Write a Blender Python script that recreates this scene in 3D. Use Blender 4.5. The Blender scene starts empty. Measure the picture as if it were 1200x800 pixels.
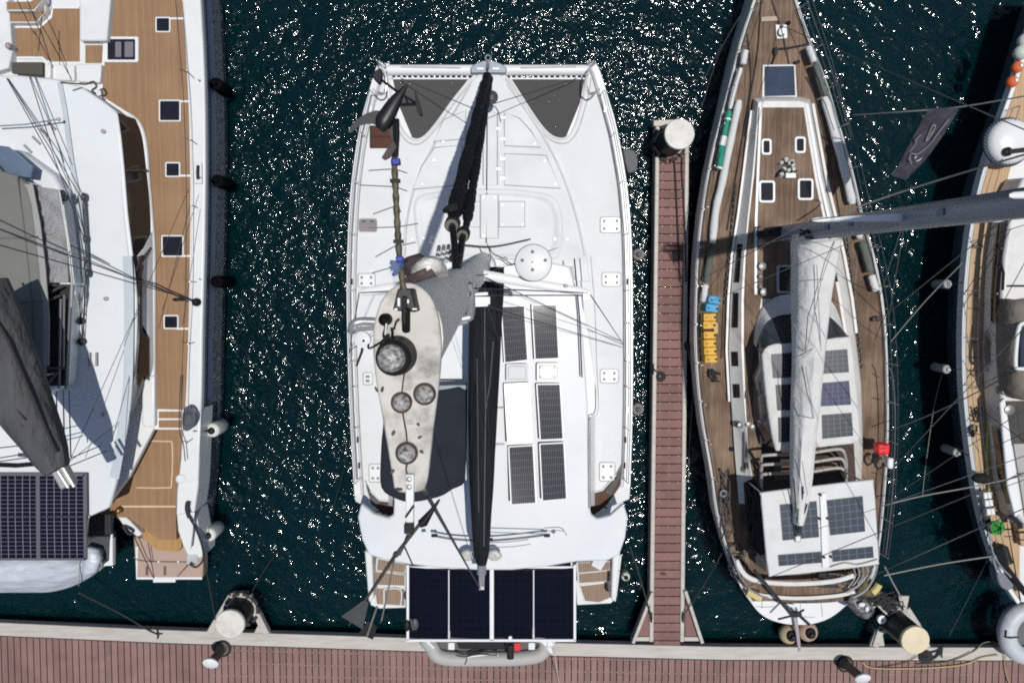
import bpy, bmesh, math, random
from mathutils import Vector, Matrix, Quaternion, noise as mnoise
random.seed(11)
sc = bpy.context.scene
COL = sc.collection
R = math.radians

# ------------------------------------------------------------------ camera
CAM_H = 22.9
F = 900.0
_q = Vector((-10, 70, -F)).normalized().rotation_difference(Vector((0, 0, -1)))
cam_d = bpy.data.cameras.new("drone_camera")
cam_d.sensor_width = 36.0
cam_d.lens = 36.0 * F / 1200.0
cam_d.clip_start = 0.1
cam_d.clip_end = 5000
cam = bpy.data.objects.new("drone_camera", cam_d)
cam.location = (0, 0, CAM_H)
cam.rotation_mode = 'QUATERNION'
cam.rotation_quaternion = _q
COL.objects.link(cam)
sc.camera = cam

def P(px, py, z):
    """photo pixel (1200x800) at height z -> world point"""
    d = _q @ Vector((px - 600, -(py - 400), -F))
    t = (z - CAM_H) / d.z
    return Vector((d.x * t, d.y * t, z))

def px_per_m(z):
    return F / (CAM_H - z)

# ------------------------------------------------------------------ curves
def CR(pts, n=4, closed=True):
    """Catmull-Rom through tuples of any length"""
    if n <= 1:
        return [tuple(p) for p in pts]
    out = []
    N = len(pts)
    segs = N if closed else N - 1
    for i in range(segs):
        if closed:
            p0, p1, p2, p3 = pts[(i-1) % N], pts[i], pts[(i+1) % N], pts[(i+2) % N]
        else:
            p0, p1, p2, p3 = pts[max(i-1, 0)], pts[i], pts[i+1], pts[min(i+2, N-1)]
        for k in range(n):
            t = k / n
            out.append(tuple(0.5*((2*b)+(-a+c)*t+(2*a-5*b+4*c-d)*t*t+(-a+3*b-3*c+d)*t**3)
                             for a, b, c, d in zip(p0, p1, p2, p3)))
    if not closed:
        out.append(tuple(pts[-1]))
    return out

def O(pts, z, n=1, closed=True):
    """outline in photo pixels (optionally with its own z as third value) -> world"""
    if n > 1:
        pts = CR(pts, n, closed)
    return [P(p[0], p[1], p[2] if len(p) > 2 else z) for p in pts]

def rnd_rect(x0, y0, x1, y1, r=3, k=3):
    out = []
    for cx, cy, a0 in ((x1-r, y0+r, -90), (x1-r, y1-r, 0), (x0+r, y1-r, 90), (x0+r, y0+r, 180)):
        for i in range(k+1):
            a = R(a0 + 90*i/k)
            out.append((cx + r*math.cos(a), cy + r*math.sin(a)))
    return out

def lerp(a, b, t):
    return a + (b - a) * t

def interp(tab, y):
    """piecewise linear over [(y, v...)]"""
    if y <= tab[0][0]: return tab[0][1:]
    for a, b in zip(tab, tab[1:]):
        if y <= b[0]:
            t = (y - a[0]) / (b[0] - a[0])
            return tuple(lerp(u, v, t) for u, v in zip(a[1:], b[1:]))
    return tab[-1][1:]

# ------------------------------------------------------------------ mesh builder
class MB:
    def __init__(s):
        s.v = []; s.f = []; s.m = []; s.uv = {}
    def add(s, vs, fs, mi=0):
        o = len(s.v)
        s.v += [Vector(v) for v in vs]
        for f in fs:
            s.f.append([i + o for i in f]); s.m.append(mi)
        return s
    def prism(s, top, dz, mi=0, inset=0.0, side_mi=None):
        n = len(top)
        c = sum(top, Vector()) / n
        bot = [p + Vector((0, 0, -dz)) + (c - p) * inset for p in top]
        a = sum(top[i].x*top[(i+1) % n].y - top[(i+1) % n].x*top[i].y for i in range(n))
        T = list(range(n)); B = list(range(n, 2*n))
        if a < 0:
            T = T[::-1]; B = B[::-1]
        s.add(top + bot, [T], mi)
        o = len(s.v) - 2*n
        sm = mi if side_mi is None else side_mi
        s.f.append([o + i for i in B[::-1]]); s.m.append(sm)
        for i in range(n):
            j = (i+1) % n
            s.f.append([o+B[i], o+B[j], o+T[j], o+T[i]]); s.m.append(sm)
        return s
    def ring_prism(s, outer, inner, dz, mi=0):
        n = len(outer)
        D = Vector((0, 0, -dz))
        vs = outer + inner + [p + D for p in outer] + [p + D for p in inner]
        fs = []
        for i in range(n):
            j = (i+1) % n
            fs += [[i, j, n+j, n+i], [2*n+j, 2*n+i, 3*n+i, 3*n+j], [j, i, 2*n+i, 2*n+j], [n+i, n+j, 3*n+j, 3*n+i]]
        return s.add(vs, fs, mi)
    def box(s, c, size, rot=None, mi=0):
        x, y, z = (k/2 for k in size)
        vs = [Vector((a*x, b*y, d*z)) for a in (-1, 1) for b in (-1, 1) for d in (-1, 1)]
        if rot is not None:
            if not isinstance(rot, (Matrix, Quaternion)):
                rot = Matrix.Rotation(rot, 3, 'Z')
            vs = [rot @ v for v in vs]
        c = Vector(c)
        return s.add([v + c for v in vs], [[0,1,3,2],[4,6,7,5],[0,4,5,1],[2,3,7,6],[0,2,6,4],[1,5,7,3]], mi)
    def bar(s, a, b, w, h, mi=0):
        a = Vector(a); b = Vector(b); d = b - a
        L = d.length
        if L < 1e-6: return s
        x = d.normalized()
        y = Vector((0, 0, 1)).cross(x)
        if y.length < 1e-4: y = Vector((0, 1, 0))
        y.normalize(); z = x.cross(y)
        m = Matrix((x, y, z)).transposed()
        return s.box((a + b)/2, (L, w, h), m, mi)
    def tube(s, pts, r, n=6, closed=False, mi=0):
        pts = [Vector(p) for p in pts]
        N = len(pts)
        rr = r if isinstance(r, (list, tuple)) else [r]*N
        rings = []
        up = None
        for i, p in enumerate(pts):
            if closed: t = pts[(i+1) % N] - pts[i-1]
            else: t = pts[min(i+1, N-1)] - pts[max(i-1, 0)]
            if t.length < 1e-9: t = Vector((0, 0, 1))
            t.normalize()
            if up is None:
                up = Vector((0, 0, 1)) if abs(t.z) < .9 else Vector((1, 0, 0))
            u = up - t * up.dot(t)
            if u.length < 1e-5: u = t.orthogonal()
            u.normalize(); up = u
            w = t.cross(u)
            rings.append([p + (u*math.cos(2*math.pi*k/n) + w*math.sin(2*math.pi*k/n))*rr[i] for k in range(n)])
        return s.loft(rings, closed, mi, cap=not closed)
    def loft(s, rings, closed=False, mi=0, cap=True, open_ring=False):
        n = len(rings[0]); N = len(rings)
        vs = [p for r in rings for p in r]
        fs = []
        for i in range(N if closed else N-1):
            a = i*n; b = ((i+1) % N)*n
            for k in range(n - 1 if open_ring else n):
                l = (k+1) % n
                fs.append([a+k, a+l, b+l, b+k])
        s.add(vs, fs, mi)
        if cap and not closed:
            o = len(s.v) - len(vs)
            s.f.append([o + k for k in range(n)][::-1]); s.m.append(mi)
            s.f.append([o + (N-1)*n + k for k in range(n)]); s.m.append(mi)
        return s
    def lathe(s, prof, c, axis=(0, 0, 1), n=20, mi=0):
        """prof: (radius, offset along axis)"""
        c = Vector(c); ax = Vector(axis).normalized()
        u = ax.orthogonal().normalized(); w = ax.cross(u)
        rings = [[c + ax*h + (u*math.cos(2*math.pi*k/n) + w*math.sin(2*math.pi*k/n))*max(r, 1e-4) for k in range(n)] for r, h in prof]
        return s.loft(rings, mi=mi)
    def ball(s, c, r, n=12, mi=0, rot=None):
        if not isinstance(r, (tuple, list)): r = (r, r, r)
        c = Vector(c); m = n//2 + 1
        rings = []
        for i in range(m+1):
            a = math.pi*i/m
            rr = max(math.sin(a), 1e-3)
            ring = []
            for k in range(n):
                v = Vector((r[0]*rr*math.cos(2*math.pi*k/n), r[1]*rr*math.sin(2*math.pi*k/n), -r[2]*math.cos(a)))
                if rot is not None: v = rot @ v
                ring.append(c + v)
            rings.append(ring)
        return s.loft(rings, mi=mi)
    def strip(s, pts, w, t=0.006, mi=0, closed=False):
        """flat ribbon of width w and thickness t along points"""
        pts = [Vector(p) for p in pts]
        N = len(pts); rings = []
        for i, p in enumerate(pts):
            if closed: d = pts[(i+1) % N] - pts[i-1]
            else: d = pts[min(i+1, N-1)] - pts[max(i-1, 0)]
            sd = Vector((-d.y, d.x, 0))
            if sd.length < 1e-9: sd = Vector((1, 0, 0))
            sd = sd.normalized() * (w/2)
            rings.append([p - sd, p + sd, p + sd + Vector((0, 0, t)), p - sd + Vector((0, 0, t))])
        return s.loft(rings, closed, mi, cap=not closed)
    def dome(s, outline, rise, base=0.0, steps=((1, 0), (.985, .35), (.95, .62), (.85, .82), (.6, .95), (.3, 1)), mi=0):
        n = len(outline)
        c = sum(outline, Vector())/n
        rings = []
        if base > 0: rings.append([p - Vector((0, 0, base)) for p in outline])
        for k, h in steps:
            rings.append([Vector((c.x + (p.x-c.x)*k, c.y + (p.y-c.y)*k, p.z + (c.z - p.z)*(1-k) + rise*h)) for p in outline])
        return s.loft(rings, mi=mi)
    def panel(s, q, t, mi=0, side_mi=1):
        """thick quad (4 world points, anticlockwise from above) with UV 0..1 on its face"""
        nrm = (q[1]-q[0]).cross(q[3]-q[0]).normalized()
        if nrm.z < 0: nrm = -nrm
        b = [p - nrm*t for p in q]
        o = len(s.v)
        s.v += [Vector(p) for p in q] + b
        s.f.append([o, o+1, o+2, o+3]); s.m.append(mi)
        s.uv[len(s.f)-1] = [(0, 0), (1, 0), (1, 1), (0, 1)]
        s.f.append([o+7, o+6, o+5, o+4]); s.m.append(side_mi)
        for i in range(4):
            j = (i+1) % 4
            s.f.append([o+i, o+4+i, o+4+j, o+j]); s.m.append(side_mi)
        return s
    def build(s, name, mats, org=Vector(), parent=None, bevel=0.0, smooth=40, label=None, segs=2):
        me = bpy.data.meshes.new(name)
        me.from_pydata([tuple(v - org) for v in s.v], [], s.f)
        if not isinstance(mats, (list, tuple)): mats = [mats]
        for m in mats: me.materials.append(m)
        for p, mi in zip(me.polygons, s.m):
            p.material_index = min(mi, len(mats)-1); p.use_smooth = True
        if s.uv:
            ul = me.uv_layers.new(name="uv")
            for fi, uvs in s.uv.items():
                for li, uv in zip(me.polygons[fi].loop_indices, uvs):
                    ul.data[li].uv = uv
        bm = bmesh.new(); bm.from_mesh(me)
        bmesh.ops.recalc_face_normals(bm, faces=bm.faces)
        bm.to_mesh(me); bm.free()
        me.set_sharp_from_angle(angle=R(smooth))
        o = bpy.data.objects.new(name, me)
        COL.objects.link(o)
        if parent is not None:
            o.parent = parent
        if bevel > 0:
            b = o.modifiers.new("edge", 'BEVEL')
            b.width = bevel; b.segments = segs; b.limit_method = 'ANGLE'; b.angle_limit = R(35)
            b.harden_normals = False
        if label: o['label'] = label
        return o

class Thing:
    def __init__(s, name, label, cat, loc=(0, 0, 0), group=None, rz=0):
        s.o = bpy.data.objects.new(name, None)
        s.o.empty_display_size = .3
        s.o.location = loc
        COL.objects.link(s.o)
        s.o['label'] = label; s.o['category'] = cat
        if group: s.o['group'] = group
        s.org = Vector(loc)
    def part(s, name, mb, mats, parent=None, **k):
        return mb.build(name, mats, s.org, parent or s.o, **k)

def solo(name, label, cat, mb, mats, loc=(0, 0, 0), group=None, **k):
    loc = Vector(loc)
    o = mb.build(name, mats, loc, None, **k)
    o.location = loc
    o['label'] = label; o['category'] = cat
    if group: o['group'] = group
    return o

def copy_tree(o, parent=None):
    c = o.copy(); COL.objects.link(c); c.parent = parent
    for ch in list(o.children):
        copy_tree(ch, c)
    return c

# ------------------------------------------------------------------ materials
def _nodes(name):
    m = bpy.data.materials.new(name); m.use_nodes = True
    nt = m.node_tree
    return m, nt, nt.nodes, nt.links, nt.nodes["Principled BSDF"]

def C4(c): return (c[0], c[1], c[2], 1)

def M(name, col, rough=.5, metal=0.0, var=.06, scale=2.5, bump=0.0, bscale=30, dirt=None, dirt_amt=.5, dirt_scale=1.2, stretch=None, coat=0.0, ior=1.45, spec=.5):
    m, nt, N, L, b = _nodes(name)
    tc = N.new('ShaderNodeTexCoord')
    co = tc.outputs['Object']
    if stretch:
        mp = N.new('ShaderNodeMapping'); mp.inputs['Scale'].default_value = stretch
        L.new(co, mp.inputs[0]); co = mp.outputs[0]
    nz = N.new('ShaderNodeTexNoise'); nz.inputs['Scale'].default_value = scale; nz.inputs['Detail'].default_value = 6
    L.new(co, nz.inputs['Vector'])
    rp = N.new('ShaderNodeValToRGB')
    rp.color_ramp.elements[0].position = .3; rp.color_ramp.elements[1].position = .7
    rp.color_ramp.elements[0].color = C4([max(0, c*(1-var)) for c in col])
    rp.color_ramp.elements[1].color = C4([min(1, c*(1+var)) for c in col])
    L.new(nz.outputs['Fac'], rp.inputs[0])
    out = rp.outputs[0]
    if dirt:
        n2 = N.new('ShaderNodeTexNoise'); n2.inputs['Scale'].default_value = dirt_scale; n2.inputs['Detail'].default_value = 9; n2.inputs['Roughness'].default_value = .65
        L.new(co, n2.inputs['Vector'])
        mr = N.new('ShaderNodeMapRange'); mr.inputs[1].default_value = .48; mr.inputs[2].default_value = .75; mr.inputs[4].default_value = dirt_amt
        L.new(n2.outputs['Fac'], mr.inputs[0])
        mx = N.new('ShaderNodeMix'); mx.data_type = 'RGBA'
        L.new(mr.outputs[0], mx.inputs['Factor']); L.new(out, mx.inputs['A']); mx.inputs['B'].default_value = C4(dirt)
        out = mx.outputs['Result']
    L.new(out, b.inputs['Base Color'])
    b.inputs['Roughness'].default_value = rough
    b.inputs['Metallic'].default_value = metal
    b.inputs['IOR'].default_value = ior
    b.inputs['Specular IOR Level'].default_value = spec
    if coat: b.inputs['Coat Weight'].default_value = coat
    if bump:
        n3 = N.new('ShaderNodeTexNoise'); n3.inputs['Scale'].default_value = bscale; n3.inputs['Detail'].default_value = 5
        L.new(co, n3.inputs['Vector'])
        bp = N.new('ShaderNodeBump'); bp.inputs['Distance'].default_value = bump; bp.inputs['Strength'].default_value = 1
        L.new(n3.outputs['Fac'], bp.inputs['Height']); L.new(bp.outputs[0], b.inputs['Normal'])
    return m

def math_node(N, L, op, a, bv=None, c=None):
    n = N.new('ShaderNodeMath'); n.operation = op
    for i, x in enumerate((a, bv, c)):
        if x is None: continue
        if isinstance(x, (int, float)): n.inputs[i].default_value = x
        else: L.new(x, n.inputs[i])
    return n.outputs[0]

def teak(name, c1, c2, seam=(.035, .028, .022), pitch=.055, seamw=.1, rough=.7, rot=0.0, blot=.35, grain=.9):
    """planked deck running along local Y (turned by rot): caulked seams, grain and weathered blotches"""
    m, nt, N, L, b = _nodes(name)
    tc = N.new('ShaderNodeTexCoord')
    mp0 = N.new('ShaderNodeMapping'); mp0.inputs['Rotation'].default_value = (0, 0, rot)
    L.new(tc.outputs['Object'], mp0.inputs[0]); co = mp0.outputs[0]
    sx = N.new('ShaderNodeSeparateXYZ'); L.new(co, sx.inputs[0])
    u = math_node(N, L, 'MULTIPLY', sx.outputs[0], 1/pitch)
    fr = math_node(N, L, 'FRACT', u)
    seamf = math_node(N, L, 'LESS_THAN', fr, seamw)
    idx = math_node(N, L, 'FLOOR', u)
    wn = N.new('ShaderNodeTexWhiteNoise'); wn.noise_dimensions = '1D'; L.new(idx, wn.inputs['W'])
    mp = N.new('ShaderNodeMapping'); mp.inputs['Scale'].default_value = (26, .9, 1); L.new(co, mp.inputs[0])
    g = N.new('ShaderNodeTexNoise'); g.inputs['Scale'].default_value = 1.5; g.inputs['Detail'].default_value = 6; g.inputs['Roughness'].default_value = .7
    L.new(mp.outputs[0], g.inputs['Vector'])
    n2 = N.new('ShaderNodeTexNoise'); n2.inputs['Scale'].default_value = 1.1; n2.inputs['Detail'].default_value = 5
    L.new(co, n2.inputs['Vector'])
    f = math_node(N, L, 'MULTIPLY_ADD', g.outputs['Fac'], grain, .2 - grain*.5)
    f = math_node(N, L, 'MULTIPLY_ADD', wn.outputs['Value'], .3, f)
    f2 = math_node(N, L, 'MULTIPLY_ADD', n2.outputs['Fac'], blot*2, f)
    f2 = math_node(N, L, 'SUBTRACT', f2, blot)
    f2 = math_node(N, L, 'MINIMUM', math_node(N, L, 'MAXIMUM', f2, 0.0), 1.0)
    mx = N.new('ShaderNodeMix'); mx.data_type = 'RGBA'; mx.inputs['A'].default_value = C4(c1); mx.inputs['B'].default_value = C4(c2)
    L.new(f2, mx.inputs['Factor'])
    m2 = N.new('ShaderNodeMix'); m2.data_type = 'RGBA'; m2.inputs['B'].default_value = C4(seam)
    L.new(mx.outputs['Result'], m2.inputs['A']); L.new(math_node(N, L, 'MULTIPLY', seamf, .75), m2.inputs['Factor'])
    L.new(m2.outputs['Result'], b.inputs['Base Color'])
    b.inputs['Roughness'].default_value = rough
    b.inputs['Specular IOR Level'].default_value = .3
    return m

def pv(name, cell, line, nx, ny, lw=.05, rough=.18, fine=0, spec=.5, lwy=None):
    """solar cells on the panel's own UV: nx by ny cells with pale grid lines and optional fine bus bars"""
    m, nt, N, L, b = _nodes(name)
    uv = N.new('ShaderNodeUVMap')
    sx = N.new('ShaderNodeSeparateXYZ'); L.new(uv.outputs[0], sx.inputs[0])
    def grid(o, n, w):
        fr = math_node(N, L, 'FRACT', math_node(N, L, 'MULTIPLY', o, n))
        a = math_node(N, L, 'LESS_THAN', fr, w); c = math_node(N, L, 'GREATER_THAN', fr, 1-w)
        return math_node(N, L, 'MAXIMUM', a, c)
    g = math_node(N, L, 'MAXIMUM', grid(sx.outputs[0], nx, lw), grid(sx.outputs[1], ny, lw if lwy is None else lwy))
    if fine:
        g = math_node(N, L, 'MAXIMUM', g, math_node(N, L, 'MULTIPLY', grid(sx.outputs[0], nx*fine, .16), .5))
    tc = N.new('ShaderNodeTexCoord')
    nz = N.new('ShaderNodeTexNoise'); nz.inputs['Scale'].default_value = 3; nz.inputs['Detail'].default_value = 4
    L.new(tc.outputs['Object'], nz.inputs['Vector'])
    cx = N.new('ShaderNodeMix'); cx.data_type = 'RGBA'
    cx.inputs['A'].default_value = C4([c*.7 for c in cell]); cx.inputs['B'].default_value = C4([c*1.35 for c in cell])
    L.new(nz.outputs['Fac'], cx.inputs['Factor'])
    mx = N.new('ShaderNodeMix'); mx.data_type = 'RGBA'
    L.new(g, mx.inputs['Factor']); L.new(cx.outputs['Result'], mx.inputs['A']); mx.inputs['B'].default_value = C4(line)
    L.new(mx.outputs['Result'], b.inputs['Base Color'])
    b.inputs['Roughness'].default_value = rough
    b.inputs['Specular IOR Level'].default_value = spec
    return m

def glassy(name, col, rough=.06, ior=1.5):
    m, nt, N, L, b = _nodes(name)
    tc = N.new('ShaderNodeTexCoord')
    nz = N.new('ShaderNodeTexNoise'); nz.inputs['Scale'].default_value = 2.2; nz.inputs['Detail'].default_value = 5
    L.new(tc.outputs['Object'], nz.inputs['Vector'])
    mx = N.new('ShaderNodeMix'); mx.data_type = 'RGBA'
    mx.inputs['A'].default_value = C4([c*.55 for c in col]); mx.inputs['B'].default_value = C4([c*1.6 for c in col])
    L.new(nz.outputs['Fac'], mx.inputs['Factor']); L.new(mx.outputs['Result'], b.inputs['Base Color'])
    b.inputs['Roughness'].default_value = rough; b.inputs['IOR'].default_value = ior
    return m

W_GEL = M('white_gelcoat', (.69, .70, .70), .35, var=.025, scale=.8, dirt=(.55, .55, .54), dirt_amt=.28, dirt_scale=1.7)
W_DECK = M('white_nonskid', (.665, .682, .686), .65, var=.04, scale=1.1, bump=.002, bscale=160, dirt=(.50, .51, .51), dirt_amt=.4, dirt_scale=.9)
W_SHIP = M('white_painted_roof', (.655, .682, .70), .42, var=.03, scale=.6, dirt=(.52, .55, .58), dirt_amt=.35, dirt_scale=.7)
W_LID = M('white_hatch_lid', (.72, .735, .735), .35, var=.02)
GREY_SEAM = M('grey_sealant', (.40, .42, .43), .7, var=.15)
DARK_SEAM = M('dark_gap', (.16, .17, .18), .8, var=.15)
STEEL = M('polished_steel', (.62, .615, .60), .32, metal=.75, var=.1, scale=8)
ALU = M('anodised_aluminium', (.48, .48, .475), .45, metal=.6, var=.08, scale=6, bump=.002, bscale=60)
MAST_ALU = M('mast_aluminium', (.80, .765, .72), .55, metal=.0, var=.08, scale=3, dirt=(.50, .47, .43), dirt_amt=.5, dirt_scale=4)
GREY_ALU = M('grey_painted_spar', (.26, .30, .355), .4, metal=.2, var=.06, scale=2)
BLACK = M('black_plastic', (.012, .012, .0135), .5, var=.3, scale=12, spec=.25)
BLACK_ROPE = M('black_rope', (.03, .03, .032), .85, var=.4, scale=60)
WINCH = M('dark_steel_winch', (.22, .22, .225), .4, metal=.5, var=.15)
WIRE = M('stainless_wire', (.20, .205, .21), .4, metal=.8, var=.2, scale=40)
DARK_WIRE = M('weathered_wire', (.07, .07, .075), .5, metal=.5, var=.3, scale=40)
GREY_ROPE = M('grey_rope', (.28, .27, .25), .9, var=.25, scale=60)
WHITE_ROPE = M('white_rope', (.62, .60, .55), .9, var=.2, scale=60)
RUBBER = M('dark_rubber', (.03, .03, .03), .75, var=.25, scale=10)
# ------------------------------------------------------------------ light
SUN = Vector((.14, .014, 1)).normalized()
w = bpy.data.worlds.new("World"); sc.world = w; w.use_nodes = True
nt = w.node_tree
sky = nt.nodes.new('ShaderNodeTexSky'); sky.sky_type = 'NISHITA'; sky.sun_disc = False
sky.sun_elevation = math.asin(SUN.z); sky.sun_rotation = math.atan2(SUN.x, SUN.y)
nt.links.new(sky.outputs[0], nt.nodes['Background'].inputs[0])
nt.nodes['Background'].inputs[1].default_value = 0.07
sl = bpy.data.lights.new("sun", 'SUN'); sl.energy = 3.35; sl.angle = R(.53); sl.color = (1, .965, .91)
so = bpy.data.objects.new("sun", sl); so.rotation_mode = 'QUATERNION'; so.rotation_quaternion = SUN.to_track_quat('Z', 'Y')
so.location = (5, 0, 40); COL.objects.link(so)
sc.view_settings.view_transform = 'Standard'; sc.view_settings.look = 'None'
sc.view_settings.exposure = 0.0; sc.view_settings.gamma = 1.0
sc.cycles.max_bounces = 6; sc.cycles.diffuse_bounces = 3; sc.cycles.glossy_bounces = 3
sc.cycles.transparent_max_bounces = 8
sc.cycles.caustics_reflective = False; sc.cycles.caustics_refractive = False
sc.cycles.sample_clamp_indirect = 4.0
sc.cycles.use_denoising = False
sc.cycles.use_adaptive_sampling = False
sc.cycles.filter_width = 1.95

# ------------------------------------------------------------------ water
def water_mat():
    m, nt, N, L, b = _nodes('harbour_water')
    tc = N.new('ShaderNodeTexCoord'); co = tc.outputs['Object']
    sx = N.new('ShaderNodeSeparateXYZ'); L.new(co, sx.inputs[0])
    # wave height: wind ripples of several lengths, bent a little by a slow swell
    def nz(scale, detail, rough=.5, stretch=(1, 1, 1), rotz=0, dist=0):
        mp = N.new('ShaderNodeMapping'); mp.inputs['Scale'].default_value = stretch; mp.inputs['Rotation'].default_value = (0, 0, rotz)
        L.new(co, mp.inputs[0])
        n = N.new('ShaderNodeTexNoise'); n.inputs['Scale'].default_value = scale; n.inputs['Detail'].default_value = detail
        n.inputs['Roughness'].default_value = rough; n.inputs['Distortion'].default_value = dist
        L.new(mp.outputs[0], n.inputs['Vector']); return n.outputs['Fac']
    h = math_node(N, L, 'MULTIPLY', nz(1.3, 1.5, .5, (1, 1.25, 1), .5), .15)
    h = math_node(N, L, 'MULTIPLY_ADD', nz(3.9, 1.5, .5, (1, 1.3, 1), .9), .066, h)
    h = math_node(N, L, 'MULTIPLY_ADD', nz(9.0, 1, .5, (1, 1.3, 1), .3, .3), .020, h)
    # gusts: rougher and calmer patches; calm in the lee of the pontoon
    gust = math_node(N, L, 'MULTIPLY_ADD', nz(.16, 3), 1.5, .2)
    lee = N.new('ShaderNodeMapRange'); lee.interpolation_type = 'SMOOTHSTEP'
    lee.inputs[1].default_value = -10.5; lee.inputs[2].default_value = -4.5; lee.inputs[3].default_value = .62; lee.inputs[4].default_value = 1.0
    L.new(sx.outputs[1], lee.inputs[0])
    op = N.new('ShaderNodeMapRange'); op.interpolation_type = 'SMOOTHSTEP'   # open fairway on the left, shelter between the hulls
    op.inputs[1].default_value = -7.0; op.inputs[2].default_value = 13.0; op.inputs[3].default_value = 1.4; op.inputs[4].default_value = .68
    L.new(sx.outputs[0], op.inputs[0])
    h = math_node(N, L, 'MULTIPLY', h, math_node(N, L, 'MULTIPLY', gust, math_node(N, L, 'MULTIPLY', lee.outputs[0], op.outputs[0])))
    bp = N.new('ShaderNodeBump'); bp.inputs['Distance'].default_value = WAVE; bp.inputs['Strength'].default_value = 1
    L.new(h, bp.inputs['Height']); L.new(bp.outputs[0], b.inputs['Normal'])
    cr = N.new('ShaderNodeMix'); cr.data_type = 'RGBA'
    cr.inputs['A'].default_value = (.0006, .0085, .0125, 1); cr.inputs['B'].default_value = (.0012, .0190, .0232, 1)
    L.new(nz(.22, 3), cr.inputs['Factor'])
    L.new(cr.outputs['Result'], b.inputs['Base Color'])
    b.inputs['Roughness'].default_value = .075
    b.inputs['IOR'].default_value = 1.33
    b.inputs['Subsurface Weight'].default_value = 1.0; b.inputs['Subsurface Scale'].default_value = 1.0
    b.inputs['Subsurface Radius'].default_value = (.5, 1.3, 1.5)
    return m
WAVE = 1.0
mb = MB()
mb.add([(-900, -900, 0), (900, -900, 0), (900, 900, 0), (-900, 900, 0)], [[0, 1, 2, 3]])
o = mb.build('water', water_mat()); o['kind'] = 'structure'

# ------------------------------------------------------------------ pontoon and finger pier
BEAM = M('weathered_alloy_beam', (.47, .44, .405), .6, metal=.1, var=.08, scale=3, dirt=(.33, .30, .27), dirt_amt=.6, dirt_scale=2.4, stretch=(.5, 3, 1))
def composite(name, base):
    m, nt, N, L, b = _nodes(name)
    tc = N.new('ShaderNodeTexCoord')
    nz = N.new('ShaderNodeTexNoise'); nz.inputs['Scale'].default_value = 1.3; nz.inputs['Detail'].default_value = 7; nz.inputs['Roughness'].default_value = .65
    L.new(tc.outputs['Object'], nz.inputs['Vector'])
    geo = N.new('ShaderNodeNewGeometry')
    f = math_node(N, L, 'MULTIPLY_ADD', geo.outputs['Random Per Island'], .5, math_node(N, L, 'MULTIPLY_ADD', nz.outputs['Fac'], 1.9, -.65))
    mx = N.new('ShaderNodeMix'); mx.data_type = 'RGBA'
    mx.inputs['A'].default_value = C4([c*.74 for c in base]); mx.inputs['B'].default_value = C4([c*1.26 for c in base])
    L.new(f, mx.inputs['Factor']); mx.clamp_factor = True
    L.new(mx.outputs['Result'], b.inputs['Base Color']); b.inputs['Roughness'].default_value = .75
    return m
PLANK_R = composite('red_brown_composite_planks', (.19, .098, .086))
PLANK = composite('mauve_composite_planks', (.215, .127, .113))
ZD = .55
SCREW = M('zinc_screws', (.40, .32, .30), .5, metal=.3, var=.4, scale=30)
dock = Thing('floating_dock', 'long floating pontoon with mauve planks and pale alloy edge along the bottom', 'dock', P(600, 790, 0))
top_edge = [(-60, 726), (185, 737), (430, 745), (640, 752), (850, 757), (1260, 758)]
def edge_y(px): return interp(top_edge, px)[0]
band = 16
mb = MB()
xs = [-60, 185, 430, 640, 850, 1260]
outer = [P(x, edge_y(x), ZD) for x in xs]
inner = [P(x, edge_y(x) + band, ZD) for x in xs]
mb.prism(outer + inner[::-1], .22)
dock.part('edge_beam', mb, BEAM, bevel=.02)
mb = MB()
lip = [P(x, edge_y(x) + 5, ZD + .035) for x in xs]
mb.prism([p + Vector((0, 0, .035)) for p in outer] + lip[::-1], .03)
dock.part('rubbing_strip', mb, BEAM, bevel=.01)
mb = MB(); scr = MB()
x = -60.0; pitch = 7.6
while x < 1262:
    y0 = edge_y(x) + band + .6
    a = P(x + .55, y0, ZD - .01); b_ = P(x + pitch - .55, edge_y(x+pitch) + band + .6, ZD - .01)
    lean = -.008 * (x - 590) * .12
    c_ = P(x + pitch - .55 + lean*8, 880, ZD - .01); d_ = P(x + .55 + lean*8, 880, ZD - .01)
    mb.prism([a, b_, c_, d_], .04)
    if x > 250:
        for yy in (758 + 9*0 + (edge_y(x)-735)*.75, 773 + (edge_y(x)-735)*.75, 789 + (edge_y(x)-735)*.5):
            if yy > edge_y(x) + band + 2:
                scr.box(P(x + .3, yy, ZD - .004), (.03, .02, .01))
    x += pitch
dock.part('decking', mb, PLANK, smooth=30)
dock.part('deck_screws', scr, SCREW)['kind'] = 'stuff'
mb = MB(); mb.prism([P(-60, 740, .36), P(1260, 766, .36), P(1260, 890, .36), P(-60, 890, .36)], .5)
dock.part('float', mb, RUBBER)
# cleats on the edge
def cleat_at(t, px, py, z, name='cleat'):
    mb = MB(); p = P(px, py, z)
    mb.box(p + Vector((0, 0, .03)), (.06, .12, .06)); mb.tube([p + Vector((0, -.15, .09)), p + Vector((0, -.06, .075)), p + Vector((0, .06, .075)), p + Vector((0, .15, .09))], .022, 8)
    t.part(name, mb, BLACK)
for cx, cy in ((186, 741), (643, 757), (1102, 763)): cleat_at(dock, cx, cy, ZD)

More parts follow.
